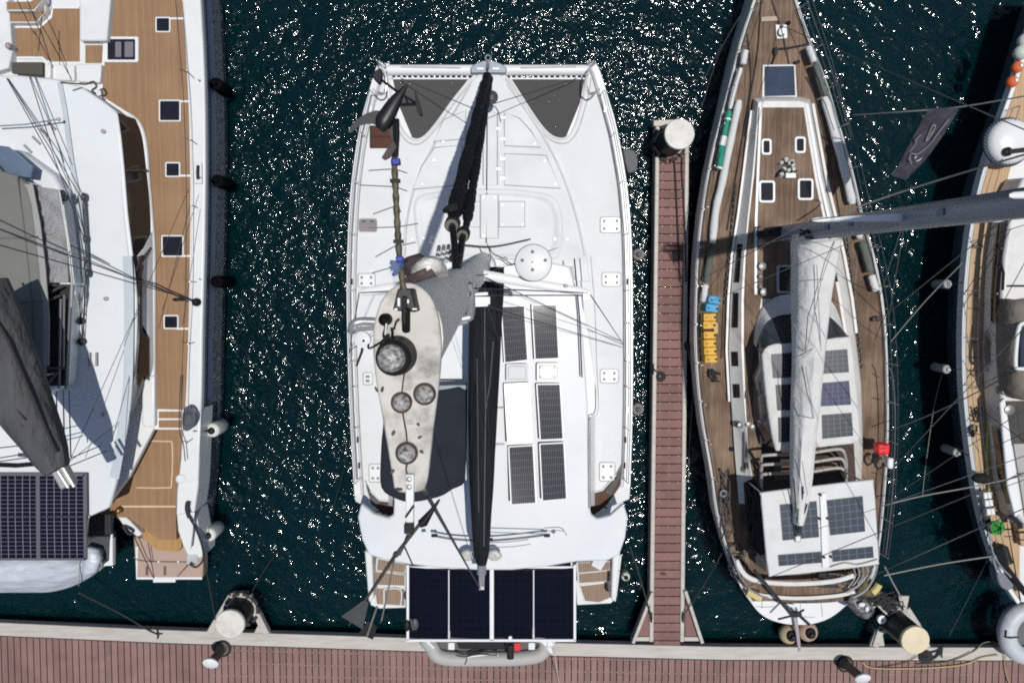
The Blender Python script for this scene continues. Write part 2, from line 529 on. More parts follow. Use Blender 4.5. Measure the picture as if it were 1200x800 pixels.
# pile guides bolted to the dock
def guide(pts, name='pile_guide', w=.2, feet=()):
    mb = MB()
    ww = [P(a, b, ZD - .02) for a, b in pts]
    for a, b in zip(ww, ww[1:]): mb.bar(a, b, w, .22)
    for f in feet: mb.prism([P(a, b, ZD + .02) for a, b in f], .12)
    return dock.part(name, mb, BEAM, bevel=.02)
guide([(247, 740), (272, 697), (291, 697), (313, 741)], feet=([(243, 741), (256, 741), (256, 729), (248, 729)], [(297, 742), (317, 742), (306, 725)]))
guide([(1024, 756), (1034, 727)], feet=([(1019, 757), (1037, 757), (1034, 738), (1030, 730)],))
guide([(1042, 716), (1061, 712), (1074, 732), (1085, 757)], feet=([(1053, 698), (1066, 698), (1063, 713), (1056, 712)],))

pier = Thing('finger_pier', 'narrow finger pier with mauve planks between white catamaran and teak sailboat', 'pier', P(785, 450, 0))
mb = MB(); scr = MB()
def pier_x(y): return interp([(140, 773.5, 803), (745, 766, 797)], y)
y = 181.0
while y < 752:
    p = 10.35
    l0, r0 = pier_x(y); l1, r1 = pier_x(y + p)
    mb.prism([P(l0, y + .55, ZD), P(r0, y + .55, ZD), P(r1, y + p - .55, ZD), P(l1, y + p - .55, ZD)], .04)
    for xx in (l0 + 4, (l0+r0)/2, r0 - 4): scr.box(P(xx, y + 1, ZD + .003), (.026, .018, .01))
    y += p
pier.part('decking', mb, PLANK_R, smooth=30); pier.part('deck_screws', scr, SCREW)['kind'] = 'stuff'
for side in (0, 1):
    mb = MB()
    ys = [148, 350, 550, 752]
    oo = [P(pier_x(y)[side] + (-5 if side == 0 else 5), y, ZD + .05) for y in ys]
    ii = [P(pier_x(y)[side], y, ZD + .05) for y in ys]
    mb.prism(oo + ii[::-1], .45); pier.part('edge_rail', mb, BEAM, bevel=.025)
mb = MB()
mb.prism([P(766, 141, ZD+.04), P(790, 140, ZD+.04), P(790, 148, ZD+.04), P(766, 148, ZD+.04)], .3); pier.part('end_frame', mb, BEAM, bevel=.02)
mb = MB(); mb.bar(P(771, 178, ZD), P(806, 178, ZD), .12, .2); pier.part('end_frame', mb, BEAM, bevel=.02)
for pts, pl in (([(764, 692), (741, 751)], [(764, 696), (764, 745), (745, 745)]), ([(802, 690), (822, 751)], [(803, 695), (819, 745), (803, 745)])):
    mb = MB(); mb.bar(P(*pts[0], ZD + .03), P(*pts[1], ZD + .03), .1, .3); gus = pier.part('gusset_brace', mb, BEAM, bevel=.015)
    mb = MB(); mb.prism([P(a, b, ZD - .01) for a, b in pl], .04)
    for k in range(4):
        yy = 705 + 11*k
    pier.part('gusset_decking', mb, PLANK_R)
    mb = MB(); xa = sorted((pl[1][0], pl[2][0]))
    mb.prism([P(xa[0]-1, 746, ZD+.02), P(xa[1]+1, 746, ZD+.02), P(xa[1]+1, 751, ZD+.02), P(xa[0]-1, 751, ZD+.02)], .25); pier.part('gusset_foot', mb, BEAM, bevel=.015)
mb = MB(); mb.bar(P(763, 752, ZD+.03), P(803, 752, ZD + .03), .12, .3)
cleat_at(pier, 763, 722, ZD+.05); cleat_at(pier, 800, 722, ZD+.05); cleat_at(pier, 765, 432, ZD+.05); cleat_at(pier, 804, 405, ZD+.05)

PILE = M('black_coated_pile', (.022, .023, .025), .5, var=.3, scale=2, dirt=(.10, .09, .075), dirt_amt=.5, dirt_scale=3)
CAP = M('pale_pile_cap', (.62, .61, .56), .5, var=.05, dirt=(.36, .33, .26), dirt_amt=.6, dirt_scale=3)
CAP2 = M('cream_pile_cap', (.66, .57, .40), .5, var=.05, dirt=(.5, .42, .3), dirt_amt=.5, dirt_scale=2)
def pile(px, py, z, rpx, label, cap):
    c = P(px, py, z); r = rpx / px_per_m(z)
    t = Thing('mooring_pile', label, 'mooring pile', (c.x, c.y, 0), 'mooring piles')
    mb = MB(); mb.lathe([(r*.93, -3), (r*.93, z - .03 - .0)], (c.x, c.y, 0), n=36); t.part('post', mb, PILE)
    mb = MB(); mb.lathe([(r*.9, z - .12), (r, z - .1), (r, z - .03), (r*.97, z), (.001, z + .04)], (c.x, c.y, 0), n=36); t.part('cap', mb, cap)
    mb = MB()
    for k in range(10):
        a = 2*math.pi*k/10
        mb.box((c.x + math.cos(a)*(r + .07), c.y + math.sin(a)*(r+.07), .62), (.1, .22, .12), Matrix.Rotation(a, 3, 'Z'))
    t.part('guide_rollers', mb, RUBBER, bevel=.02)
pile(796.5, 157, 2.0, 17.5, 'white capped black pile at the far end of the finger pier', CAP)
pile(269.5, 731, 1.6, 17.5, 'white capped black pile inside the trapezoid bracket on the left of the pontoon', CAP)
pile(1073, 750, 2.2, 17.5, 'cream capped black pile on the pontoon behind the teak sailboat stern', CAP2)

def pedestal(base, top, ztop, label, g='dock service pedestals'):
    b = P(*base, ZD); t_ = P(*top, ztop)
    t = Thing('service_pedestal', label, 'pedestal', b, g)
    ax = (t_ - b); ax = ax.normalized(); L_ = (t_ - b).length
    POST = M('grey_pedestal_post', (.13, .112, .09), .6, var=.25, spec=.2)
    mb = MB(); mb.lathe([(.2, 0), (.2, .05), (.17, .07), (.13, .1), (.13, L_ - .2), (.13, L_ - .12)], b, ax, 20); t.part('post', mb, POST)
    mb = MB(); mb.lathe([(.10, -.10), (.20, -.06), (.225, 0), (.19, .03), (.001, .045)], b + ax*(L_ - .04), (0, -.5, .87), 24); t.part('cap', mb, W_LID)
    mb = MB(); mb.lathe([(.26, 0), (.26, .03), (.2, .035)], b, (0, 0, 1), 20); t.part('base_plate', mb, BLACK)
pedestal((261, 759), (246, 778), 1.6, 'low dock pedestal with white cap below the left pile')
pedestal((990, 777), (1012, 796), 1.7, 'low dock pedestal with white cap at the bottom right beside yellow hose')
# ================================================================== CENTRE CATAMARAN
ZC = 2.0
cat = Thing('sailing_catamaran', 'white sailing catamaran in the centre with black boom bag and grey trampoline nets', 'catamaran', P(575, 400, 0))
NETM, ntn, Nn, Ln, bn = _nodes('grey_trampoline_net')
tc = Nn.new('ShaderNodeTexCoord'); sx = Nn.new('ShaderNodeSeparateXYZ'); Ln.new(tc.outputs['Object'], sx.inputs[0])
fa = math_node(Nn, Ln, 'FRACT', math_node(Nn, Ln, 'MULTIPLY', sx.outputs[0], 55)); fb = math_node(Nn, Ln, 'FRACT', math_node(Nn, Ln, 'MULTIPLY', sx.outputs[1], 55))
hole = math_node(Nn, Ln, 'MULTIPLY', math_node(Nn, Ln, 'GREATER_THAN', fa, .48), math_node(Nn, Ln, 'GREATER_THAN', fb, .48))
bn.inputs['Base Color'].default_value = (.085, .081, .079, 1); bn.inputs['Roughness'].default_value = .8
Ln.new(math_node(Nn, Ln, 'SUBTRACT', 1.0, hole), bn.inputs['Alpha'])

port_out = [(443, 74), (438, 88), (431, 112), (423, 142), (416, 180), (410, 230), (407, 290), (406, 345), (407, 410), (409, 470), (412, 530), (415, 580)]
star_out = [(697, 73), (704, 86), (712, 112), (721, 142), (729, 180), (736, 225), (740, 275), (741.5, 330), (742, 390), (742, 450), (741, 510), (739, 570)]
# hulls
def cat_hull(outer, inner_x, sgn):
    tab = [(y, x) for x, y in outer]
    rings = []
    for y in (74, 90, 120, 170, 240, 330, 430, 530, 620, 680, 706):
        xo = interp(tab + [(650, 426 if sgn < 0 else 729), (706, 431 if sgn < 0 else 722)], y)[0]
        xi = inner_x(y)
        zd = ZC - .03 if y < 600 else 1.25 - (y-620)/86*.45
        o_ = P(xo, y, ZC); i_ = P(xi, y, ZC)
        if abs(i_.x - o_.x) < .12: i_.x = o_.x - sgn*.12
        o_.x += -sgn*.03
        wd = abs(i_.x - o_.x); c = (o_ + i_)/2
        def q(k, z): return Vector((c.x + sgn*k*wd/2, o_.y, z))
        rings.append([q(1, zd), q(1, zd*.6), q(.86, .35), q(.7, -.2), q(0, -.6), q(-.7, -.2), q(-.86, .35), q(-1, zd*.6), q(-1, zd)])
    mb = MB(); mb.loft(rings); return cat.part('hull', mb, W_GEL, smooth=60)
cat_hull(port_out, lambda y: interp([(74, 456), (120, 466), (165, 486), (240, 494), (706, 478)], y)[0], -1)
cat_hull(star_out, lambda y: interp([(74, 689), (120, 680), (165, 660), (240, 654), (706, 674)], y)[0], 1)
# deck with bays for the nets
net_p = [(456, 92), (459, 112), (465, 135), (472, 151), (480, 161), (489, 164), (499, 159), (512, 144), (530, 119), (546, 99), (551, 92)]
net_s = [(597, 92), (603, 101), (617, 123), (632, 145), (644, 158), (656, 163), (666, 160), (674, 148), (680, 129), (685, 110), (687, 92)]
deck_o = [(448, 73), (455, 82)] + net_p + [(556, 84), (572, 80), (590, 84)] + net_s + [(689, 80), (693, 73)]
aft = [(738, 585), (700, 600), (691, 604), (660, 606), (500, 606), (462, 604), (445, 600), (416, 588)]
d = O(deck_o, ZC) + O(CR(star_out, 3, False), ZC) + O(aft, ZC) + O(CR(port_out, 3, False)[::-1], ZC)
mb = MB(); mb.prism(d, .28); cat.part('deck', mb, W_DECK, bevel=.05, segs=3)
# gunwale: smooth gelcoat band along both edges and moulded lip round the nets
for out, s in ((port_out, 1), (star_out, -1)):
    pts = CR(out, 3, False)
    mb = MB(); mb.strip([P(x + s*4.5, y, ZC + .004) for x, y in pts], .19, .012); cat.part('gunwale', mb, W_GEL)
    mb = MB(); mb.tube([P(x + s*11, y, ZC + .03) for x, y in pts[2:]], .018, 6); cat.part('toe_rail', mb, ALU)
    mb = MB(); mb.strip([P(x + s*8.6, y, ZC + .012) for x, y in pts], .028, .006); cat.part('deck_seam', mb, GREY_SEAM)
for np_ in (net_p, net_s):
    cc = (sum(x for x, y in np_)/len(np_), sum(y for x, y in np_)/len(np_))
    mb = MB(); mb.prism(O([(cc[0]+(x-cc[0])*1.0, y if y < 95 else cc[1]+(y-cc[1])*1.0) for x, y in np_], ZC - .06), .02); cat.part('trampoline', mb, NETM)
    lip = CR([(x, y) for x, y in np_], 3, False)
    mb = MB(); mb.tube(O(lip, ZC + .015), .035, 6); cat.part('trampoline_rail', mb, W_GEL)
    lip2 = [(cc[0]+(x-cc[0])*1.16, cc[1]+(y-cc[1])*1.16) for x, y in lip if y > 96]
    mb = MB(); mb.strip(O(lip2, ZC + .003), .035, .006); cat.part('net_seam', mb, GREY_SEAM)
    # lashings to the beam and the rail
    mb = MB(); x0, x1 = np_[0][0], np_[-1][0]
    k = 0
    while x0 + 2 + k*6.4 < x1 - 1:
        xx = x0 + 2 + k*6.4
        mb.bar(P(xx, 92.5, ZC - .04), P(xx, 86, ZC), .05, .02); k += 1
    mb.bar(P(x0, 92.3, ZC-.045), P(x1, 92.3, ZC-.045), .04, .03)
    cat.part('net_lashing', mb, W_LID)
mb = MB(); mb.prism(O([(456, 87), (690, 87), (690, 93.5), (456, 93.5)], ZC - .12), .02)
# crossbeam
mb = MB(); mb.tube([P(455, 82.5, ZC), P(690, 82.5, ZC)], .14, 16); cat.part('crossbeam', mb, W_LID)
mb = MB(); mb.strip([P(470, 78.5, ZC + .13), P(540, 80, ZC + .135)], .05, .01); mb.strip([P(610, 80, ZC + .135), P(675, 78.5, ZC + .13)], .05, .01); cat.part('beam_tread', mb, GREY_SEAM)
# bow fitting
mb = MB(); mb.prism(O([(551, 80), (556, 75), (566, 71), (578, 71), (588, 75), (594, 80), (593, 86), (552, 86)], ZC + .2), .1)
bf = cat.part('bow_fitting', mb, M('blue_grey_plate', (.17, .19, .23), .35, metal=.6), bevel=.02)
mb = MB(); mb.tube([P(572 + 3.2*math.cos(a*.63), 68 + 3.2*math.sin(a*.63), ZC + .25) for a in range(10)], .022, 6, closed=True); mb.tube([P(572, 72, ZC+.2), P(572, 80, ZC + .4)], .04, 8)
cat.part('bow_ring', mb, STEEL, bf)
mb = MB(); mb.box(P(563, 81, ZC + .22), (.18, .06, .06)); mb.box(P(581, 81, ZC + .22), (.18, .06, .06)); cat.part('bow_light', mb, W_LID, bf)
# bow pulpits (steel loops, dark non-slip edges)
for s, bx in ((1, 443), (-1, 697)):
    path = [(bx - s*1, 74, ZC), (bx + s*1, 74, ZC + .55), (bx + s*8, 84, ZC + .6), (bx + s*10, 100, ZC + .6), (bx + s*8, 109, ZC + .58), (bx + s*1.5, 111, ZC + .55), (bx - s*6, 104, ZC + .55)]
    mb = MB(); mb.tube([P(*p) for p in CR(path, 4, False)], .022, 8)
    cat.part('pulpit', mb, STEEL)
    mb = MB(); mb.strip([P(bx + s*9.5, 84, ZC + .02), P(bx + s*10.5, 100, ZC + .02), P(bx + s*7, 110, ZC + .02), P(bx - s*3, 108, ZC + .02)], .06, .01); cat.part('pulpit_step', mb, DARK_SEAM)
    mb = MB(); 
    for k in range(5): mb.ball(P(bx + s*(1 + k*1.6), 73 + k*1.2, ZC + .06), (.06, .06, .05), 8)
    cat.part('mooring_chock', mb, STEEL)
# raised foredeck nacelle (V shape) with lounge recess behind
nac = [(560, 87), (586, 87), (596, 98), (622, 134), (640, 162), (655, 190), (668, 222), (680, 262), (688, 300), (692, 330), (478, 330), (472, 300), (474, 262), (482, 225), (496, 190), (512, 160), (530, 132), (550, 98)]
nacz = O(nac, ZC + .09)
mb = MB(); mb.prism(nacz, .1)
cat.part('foredeck', mb, W_DECK, bevel=.035, segs=3)
mb = MB(); mb.strip(O(CR([(552, 99), (532, 133), (514, 161), (499, 190), (485, 225), (477, 262), (475, 300)], 4, False), ZC + .093), .03, .005); cat.part('foredeck_seam', mb, GREY_SEAM)
mb = MB(); mb.strip(O(CR([(594, 99), (619, 134), (637, 162), (652, 190), (665, 222), (677, 262), (685, 300)], 4, False), ZC + .093), .03, .005); cat.part('foredeck_seam', mb, GREY_SEAM)
def groove(pts, z, w=.022, name='hatch_seam', parent=None, closed=True, m=None):
    mb = MB(); mb.strip(O(pts, z), w, .004, closed=closed); return cat.part(name, mb, m or GREY_SEAM, parent)
LID = W_DECK
def lid(pts, z, name='locker_lid', m=None, hinges=(), dots=()):
    mb = MB(); mb.prism(O(pts, z + .012), .02); l = cat.part(name, mb, m or LID, bevel=.006)
    groove(pts, z + .008, .03, 'lid_seam', l)
    for hx, hy in hinges:
        mb = MB(); mb.box(P(hx, hy, z + .02), (.12, .06, .03)); cat.part('lid_hinge', mb, ALU, l)
    for hx, hy in dots:
        mb = MB(); mb.lathe([(.035, 0), (.035, .015), (.001, .02)], P(hx, hy, z + .01), n=10); cat.part('lid_latch', mb, ALU, l)
    return l
zf = ZC + .09
lid([(591, 132), (608, 138), (622, 153), (634, 173), (591, 171)], zf, hinges=((589, 138), (589, 163)), dots=((626, 168),))
lid([(591, 180), (640, 182), (657, 221), (591, 217)], zf, hinges=((589, 186), (589, 209)), dots=((638, 188), (651, 215)))
lid([(566, 132), (583, 132), (583, 217), (566, 217)], zf, hinges=((584, 151), (584, 198)))
lid([(509, 173), (542, 170), (538, 217), (484, 222), (494, 195)], zf, dots=((507, 187), (494, 215)))
lid([(520, 140), (546, 130), (545, 163), (508, 166)], zf, dots=((519, 166), (508, 187)))
mb = MB(); mb.strip(O(CR([(574, 123), (581, 126), (585, 134), (587, 143)], 5, False), zf + .02), .03, .02); cat.part('anchor_bridle', mb, GREY_ROPE)
mb = MB(); mb.tube([P(572, 90, zf + .03), P(571, 130, zf + .03), P(570, 285, zf + .05)], .016, 6); cat.part('halyard_line', mb, DARK_WIRE)
# lounge: rounded rim, sunk seat and floor
rim_o = CR([(488, 232), (520, 224), (572, 221), (625, 224), (652, 234), (660, 262), (656, 298), (640, 304), (572, 306), (505, 304), (492, 296), (486, 262)], 5)
def shrink(pts, kx, ky=None):
    cx = sum(p[0] for p in pts)/len(pts); cy = sum(p[1] for p in pts)/len(pts)
    return [(cx + (x-cx)*kx, cy + (y-cy)*(ky or kx)) for x, y in pts]
rings = []
for k, ky, z in ((1, 1, zf + .01), (.985, .97, zf + .04), (.96, .93, zf + .06), (.93, .88, zf + .05), (.90, .84, zf + .02), (.86, .78, zf - .005), (.70, .58, zf + .005)):
    rings.append(O(shrink(rim_o, k, ky), z))
mb = MB(); mb.loft(rings, cap=False); mb.prism(O(shrink(rim_o, .71, .59), zf + .006), .02); cat.part('lounge_seat', mb, W_DECK, smooth=50)
lid([(563, 228), (584, 228), (584, 279), (563, 279)], zf + .05, name='lounge_lid', dots=((566, 231), (579, 231), (566, 276)))
lid([(585, 236), (615, 236), (615, 266), (585, 266)], zf + .02, name='lounge_lid', dots=((588, 240), (612, 240), (588, 263), (612, 263)))
groove([(534, 266), (563, 266)], zf + .03, closed=False); groove([(534, 236), (562, 236)], zf + .03, closed=False)
for x, y in ((664, 280), (482, 280), (650, 280), (496, 279)):
    mb = MB(); mb.lathe([(.04, 0), (.04, .03), (.001, .035)], P(x, y, zf + .01), n=10); cat.part('deck_button', mb, ALU)
# deck hatches with four fixings
GREY_CATCH = M('grey_catch', (.2, .2, .2), .4)
def deck_hatch(x0, y0, x1, y1, z=ZC, m=None, skew=0, label=None, screws=True):
    mb = MB(); mb.prism(O(rnd_rect(x0, y0, x1, y1, 2.2), z + .035), .03); h = cat.part('deck_hatch', mb, m or W_LID, bevel=.008, label=label)
    mb = MB(); mb.strip(O(rnd_rect(x0 - .6, y0 - .6, x1 + .6, y1 + .6, 2.4), z + .004), .03, .006, closed=True); cat.part('hatch_gasket', mb, GREY_SEAM, h)
    if screws:
        for sx_, sy_ in ((x0+4, y0+4), (x1-4, y0+4), (x0+4, y1-4), (x1-4, y1-4)):
            mb = MB(); mb.lathe([(.04, 0), (.04, .02), (.001, .03)], P(sx_, sy_, z + .035), n=8); cat.part('hatch_catch', mb, GREY_CATCH, h)
for r in ((704, 255, 727, 272), (706, 320, 727, 335), (704, 433, 724, 448), (703, 542, 720, 563), (420, 321, 439, 336), (426, 437, 436, 450), (433, 544, 447, 564)):
    deck_hatch(*r)
deck_hatch(421, 257, 441, 271, m=M('mauve_hatch_cover', (.20, .175, .18), .5), screws=False, label='mauve grey deck hatch cover')
for q in range(2): pass
mb = MB(); mb.box(P(426, 259.5, ZC + .045), (.09, .03, .02)); mb.box(P(436, 259.5, ZC + .045), (.09, .03, .02)); cat.part('hatch_handle', mb, BLACK)
SMOKED_REFLECT = glassy('smoked_glass_rust_reflection', (.085, .035, .022), .05)  # rusty reflection is put into the glass base colour
mb = MB(); mb.prism(O([(434, 148), (464, 148), (464, 173), (434, 173)], ZC + .03), .03); gl = cat.part('skylight', mb, SMOKED_REFLECT, bevel=.006, label='dark tinted skylight with rusty reflections painted into its colour')
mb = MB(); 
for a in ([(434, 148), (464, 148)], [(464, 148), (464, 173)], [(464, 173), (434, 173)], [(434, 173), (434, 148)], [(434, 160), (464, 160)]): mb.bar(P(*a[0], ZC + .035), P(*a[1], ZC + .035), .03, .03)
cat.part('skylight_frame', mb, BLACK, gl)
# stanchions and lifelines
for out, s in ((port_out, 1), (star_out, -1)):
    tab = [(y, x) for x, y in out]
    ys = [112, 160, 215, 275, 340, 378, 422, 452, 500, 560]
    tops = []
    for y in ys:
        x = interp(tab, y)[0] + s*9
        b_ = P(x, y, ZC); t_ = b_ + Vector((-s*.04, 0, .62)); tops.append(t_)
        mb = MB(); mb.tube([b_, t_], .014, 6); mb.lathe([(.04, 0), (.04, .03), (.02, .05)], b_, n=8); cat.part('stanchion', mb, STEEL)
    for k in (1, .5):
        mb = MB(); mb.tube([Vector((p.x, p.y, ZC + (p.z - ZC)*k)) for p in tops], .009, 5); cat.part('lifeline', mb, WIRE)
    for y in (128, 300, 330, 372, 420, 480, 515, 545):
        x = interp(tab, y)[0] + s*(6 + (y % 3))
        mb = MB(); mb.box(P(x, y, ZC + .04), (.05, .16, .06)); cat.part('fairlead', mb, BLACK if y % 4 else STEEL)
# ---------------- cabin roof
ZR = 3.35
roof_px = [(500, 318), (520, 306), (570, 302), (630, 304), (668, 312), (676, 340), (684, 400), (689, 470), (690.5, 540), (691, 592), (693, 603), (700, 608), (715, 604), (731, 590), (736, 606), (733, 630), (726, 650), (712, 657), (676, 658), (640, 664), (600, 668), (560, 668), (510, 665), (477, 661), (450, 656), (432, 650), (424, 632), (419, 606), (423, 590), (438, 602), (455, 607), (461, 603), (463, 540), (464, 470), (470, 400), (482, 345)]
roof = [P(x, y, ZR + .0) for x, y in roof_px]
def roof_z(x, y): 
    z = ZR - .0000145*(x-578)**2
    if y > 600: z -= .00012*(y-600)**2 * .35
    return z
roofp = [P(x, y, roof_z(x, y)) for x, y in roof_px]
mb = MB(); mb.prism(roofp, .22)
cat.part('cabin_roof', mb, W_SHIP, bevel=.06, segs=4)
# cabin sides under the roof, leaning in
cab_top = O([(506, 322), (570, 310), (662, 318), (676, 400), (682, 470), (682, 592), (640, 600), (500, 600), (470, 592), (470, 470), (478, 400), (490, 345)], ZR - .2)
cab_bot = O([(484, 318), (570, 306), (672, 312), (691, 400), (697, 470), (697, 592), (640, 605), (500, 605), (455, 592), (455, 470), (462, 400), (476, 345)], ZC + .05)
mb = MB(); mb.loft([cab_bot, [lerp(a, b, .35) for a, b in zip(cab_bot, cab_top)]], cap=False); cat.part('cabin_side', mb, W_GEL)
mb = MB(); mb.loft([[lerp(a, b, .35) for a, b in zip(cab_bot, cab_top)], cab_top], cap=False); cat.part('cabin_window', mb, glassy('cabin_glass', (.02, .022, .024), .08))
mb = MB(); mb.strip(O(CR([(668, 330), (680, 380), (689, 440), (695, 480), (696, 488)], 4, False), ZR - .36), .30, .01); cat.part('roof_gutter', mb, W_SHIP)
mb = MB(); mb.strip(O(CR([(692, 300), (697, 360), (699, 420), (701, 470), (699, 486), (691, 494), (690.5, 560), (691, 596)], 4, False), ZR - .1), .028, .006); cat.part('roof_seam', mb, GREY_SEAM)
# side companionway openings: flat teak panels on deck, shade painted into their colour
WELL_SHADE = teak('shade_darkened_well_teak', (.07, .035, .02), (.12, .06, .035))
for pts, glass in (([(691, 578), (706, 574), (722, 556), (730, 540), (728, 568), (712, 592), (696, 604), (691, 600)], [(708, 576), (722, 560), (729, 542), (727, 560), (716, 580)]),
                   ([(428, 563), (434, 575), (445, 586), (462, 588), (462, 606), (448, 602), (434, 590)], [(428, 565), (434, 577), (446, 588), (440, 594), (432, 580)])):
    mb = MB(); mb.prism(O(pts, ZC + .016), .03); wl = cat.part('side_well_shade_panel', mb, WELL_SHADE, label='flat teak panel with the shade of the cockpit side well painted in')
    mb = MB(); mb.prism(O(glass, ZC + .05), .03); cat.part('well_screen', mb, glassy('grey_screen', (.09, .09, .09), .15), wl)
    mb = MB(); mb.tube(O(pts, ZC + .03), .022, 6, closed=True); cat.part('well_trim', mb, W_GEL, wl)
mb = MB(); mb.tube(O(CR([(702, 598), (706, 594), (712, 595)], 4, False), ZC + .14), .018, 6); cat.part('grab_handle', mb, BLACK)
mb = MB(); mb.tube(O(CR([(440, 600), (446, 599), (450, 604)], 4, False), ZC + .14), .018, 6); cat.part('grab_handle', mb, BLACK)
# roof handrails and seams
mb = MB(); mb.tube([P(673, 303, ZR + .06), P(679, 370, ZR + .06), P(682, 442, ZR + .06)], .02, 6); cat.part('handrail', mb, DARK_WIRE)
for y in (575, 432, 399, 519):
    pass
mb = MB(); mb.strip([P(575, 478, ZR + .002), P(592, 478, ZR + .002)], .02, .004); mb.strip([P(572, 521, ZR+.002), P(592, 521, ZR+.002)], .02, .004); cat.part('roof_seam', mb, GREY_SEAM)
# roof solar panels, each slightly tilted on its own brackets
PV_DK = pv('roof_solar_cells', (.012, .013, .018), (.20, .21, .235), 13, 8, .10, .06, lwy=.014)
def solar(t, px4, z, mats, name='solar_panel', tilt=None, t_=.035, frame=None, label=None, parent=None, fw=.03):
    q = [P(a, b, z) for a, b in px4]            # given bl, br, tr, tl in the photo
    if tilt is not None:
        c = sum(q, Vector())/4
        for p in q:
            dlt = p - c
            p.z = z - (tilt[0]*dlt.x + tilt[1]*dlt.y)
    mb = MB(); mb.panel(q, t_)
    o = t.part(name, mb, mats, parent, label=label)
    if frame:
        mb = MB()
        for a, b in zip(q, q[1:] + q[:1]): mb.bar(a + Vector((0, 0, -.01)), b + Vector((0, 0, -.01)), fw, .05)
        t.part('panel_frame', mb, frame, o)
    return o
FR = W_LID
zs = ZR + .07
PVS = [PV_DK, ALU]
solar(cat, [(591.5, 425), (618.5, 422), (614.5, 358), (587.5, 359)], zs, PVS, frame=FR, tilt=(.03, -.005))
solar(cat, [(627, 421), (655, 420), (652, 357), (623.5, 357)], zs, PVS, frame=FR, tilt=(.05, .0))
solar(cat, [(633, 515), (660, 514), (656.5, 450), (629, 450)], zs, PVS, frame=FR, tilt=(.05, .03))
solar(cat, [(599, 589), (628, 588), (625, 523), (596, 524)], zs, PVS, frame=FR, tilt=(.10, .165))
solar(cat, [(635.5, 586), (664, 584), (661, 519), (632.5, 520)], zs, PVS, frame=FR, tilt=(.06, .05))
# the panel that mirrors the sun: its face is tipped toward the bow by its mounting
pc = P(608, 485, zs); hv = ((Vector((0, 0, CAM_H)) - pc).normalized() + SUN).normalized()
solar(cat, [(595, 519), (624, 517), (620, 449), (591, 450)], zs + .03, [pv('roof_solar_cells_glossy', (.012, .013, .018), (.20, .21, .235), 13, 8, .10, .19, lwy=.014), ALU], frame=FR, tilt=(hv.x/hv.z, hv.y/hv.z), label='roof solar panel flashing in the sun')
for r in ((593, 426, 619, 447), (629, 425, 656, 447)):
    mb = MB(); mb.prism(O(rnd_rect(*r, 2), ZR + .05), .06); v = cat.part('roof_hatch', mb, W_DECK if r[0] < 600 else W_LID, bevel=.01)
    if r[0] > 600:
        for a, b in ((634, 430), (650, 430), (634, 441), (650, 441)):
            mb = MB(); mb.lathe([(.035, 0), (.035, .02), (.001, .03)], P(a, b, ZR + .05), n=8); cat.part('hatch_catch', mb, ALU, v)
    mb = MB(); mb.strip(O(rnd_rect(r[0]+3, r[1]+3, r[2]-3, r[3]-3, 2), ZR + .052), .02, .004, closed=True); cat.part('hatch_gasket', mb, GREY_SEAM, v)
# mainsheet traveller and lines on the roof
mb = MB(); mb.tube(O(CR([(508, 627), (530, 631), (565, 633), (600, 631), (641, 626)], 5, False), ZR + .06), .03, 6); cat.part('traveller_track', mb, DARK_SEAM)
mb = MB(); mb.tube(O(CR([(572, 623), (600, 624), (640, 625)], 3, False), ZR + .12), .014, 5); mb.tube(O(CR([(572, 641), (600, 640), (622, 637)], 3, False), ZR + .02), .012, 5); mb.tube(O(CR([(640, 622), (655, 621), (662, 623), (664, 627)], 3, False), ZR + .02), .012, 5); cat.part('mainsheet', mb, GREY_ROPE)
for x in (509, 574, 641):
    mb = MB(); mb.box(P(x, 627 + (5 if x == 574 else 0), ZR + .1), (.16, .08, .09)); cat.part('sheet_block', mb, BLACK, bevel=.02)
for x, y in ((497, 625), (651, 626)):
    mb = MB(); mb.lathe([(.06, 0), (.06, .03), (.03, .05)], P(x, y, ZR), n=12); cat.part('roof_vent', mb, W_LID)
for x in (548.5, 579.5):
    mb = MB(); mb.dome(O(CR([(x - 9, 650), (x - 5, 645), (x + 2, 644), (x + 9, 651), (x + 4, 656), (x - 4, 656)], 3), ZR + .05), .06, .05); cat.part('rope_bag', mb, M('translucent_bag', (.42, .44, .40), .4, var=.2, scale=12), smooth=60)
# ---------------- helm canopy
NAVY = M('navy_canvas', (.020, .024, .034), .85, spec=.2, var=.14, scale=2, bump=.006, bscale=6)
hel = [(466, 448), (512, 455), (548, 455), (547.5, 520), (546, 562), (530, 573), (514, 582), (482, 588), (462, 583), (447, 571), (446, 540), (450, 495)]
mb = MB(); mb.dome(O(CR(hel, 3), 4.15), .12, .05); hc = cat.part('helm_canopy', mb, NAVY, smooth=60)
mb = MB(); mb.prism(O([(509, 452), (548, 451), (548, 455), (530, 466), (512, 470)], 4.2), .02); cat.part('canopy_window', mb, glassy('clear_vinyl', (.30, .36, .38), .1), hc)
mb = MB(); mb.bar(P(513, 450, 4.2), P(547, 450, 4.2), .05, .05); cat.part('canopy_bar', mb, BLACK, hc)
mb = MB(); mb.tube([P(548.5, 452, 4.25), P(548, 520, 4.25), P(546, 562, 4.22)], .018, 6); cat.part('canopy_piping', mb, W_LID, hc)
for a in ((548, 455), (547, 560), (450, 500), (449, 568)):
    mb = MB(); mb.tube([P(a[0], a[1], 4.15), P(a[0], a[1], 4.15) - Vector((0, 0, .85))], .02, 6); cat.part('canopy_leg', mb, STEEL, hc)
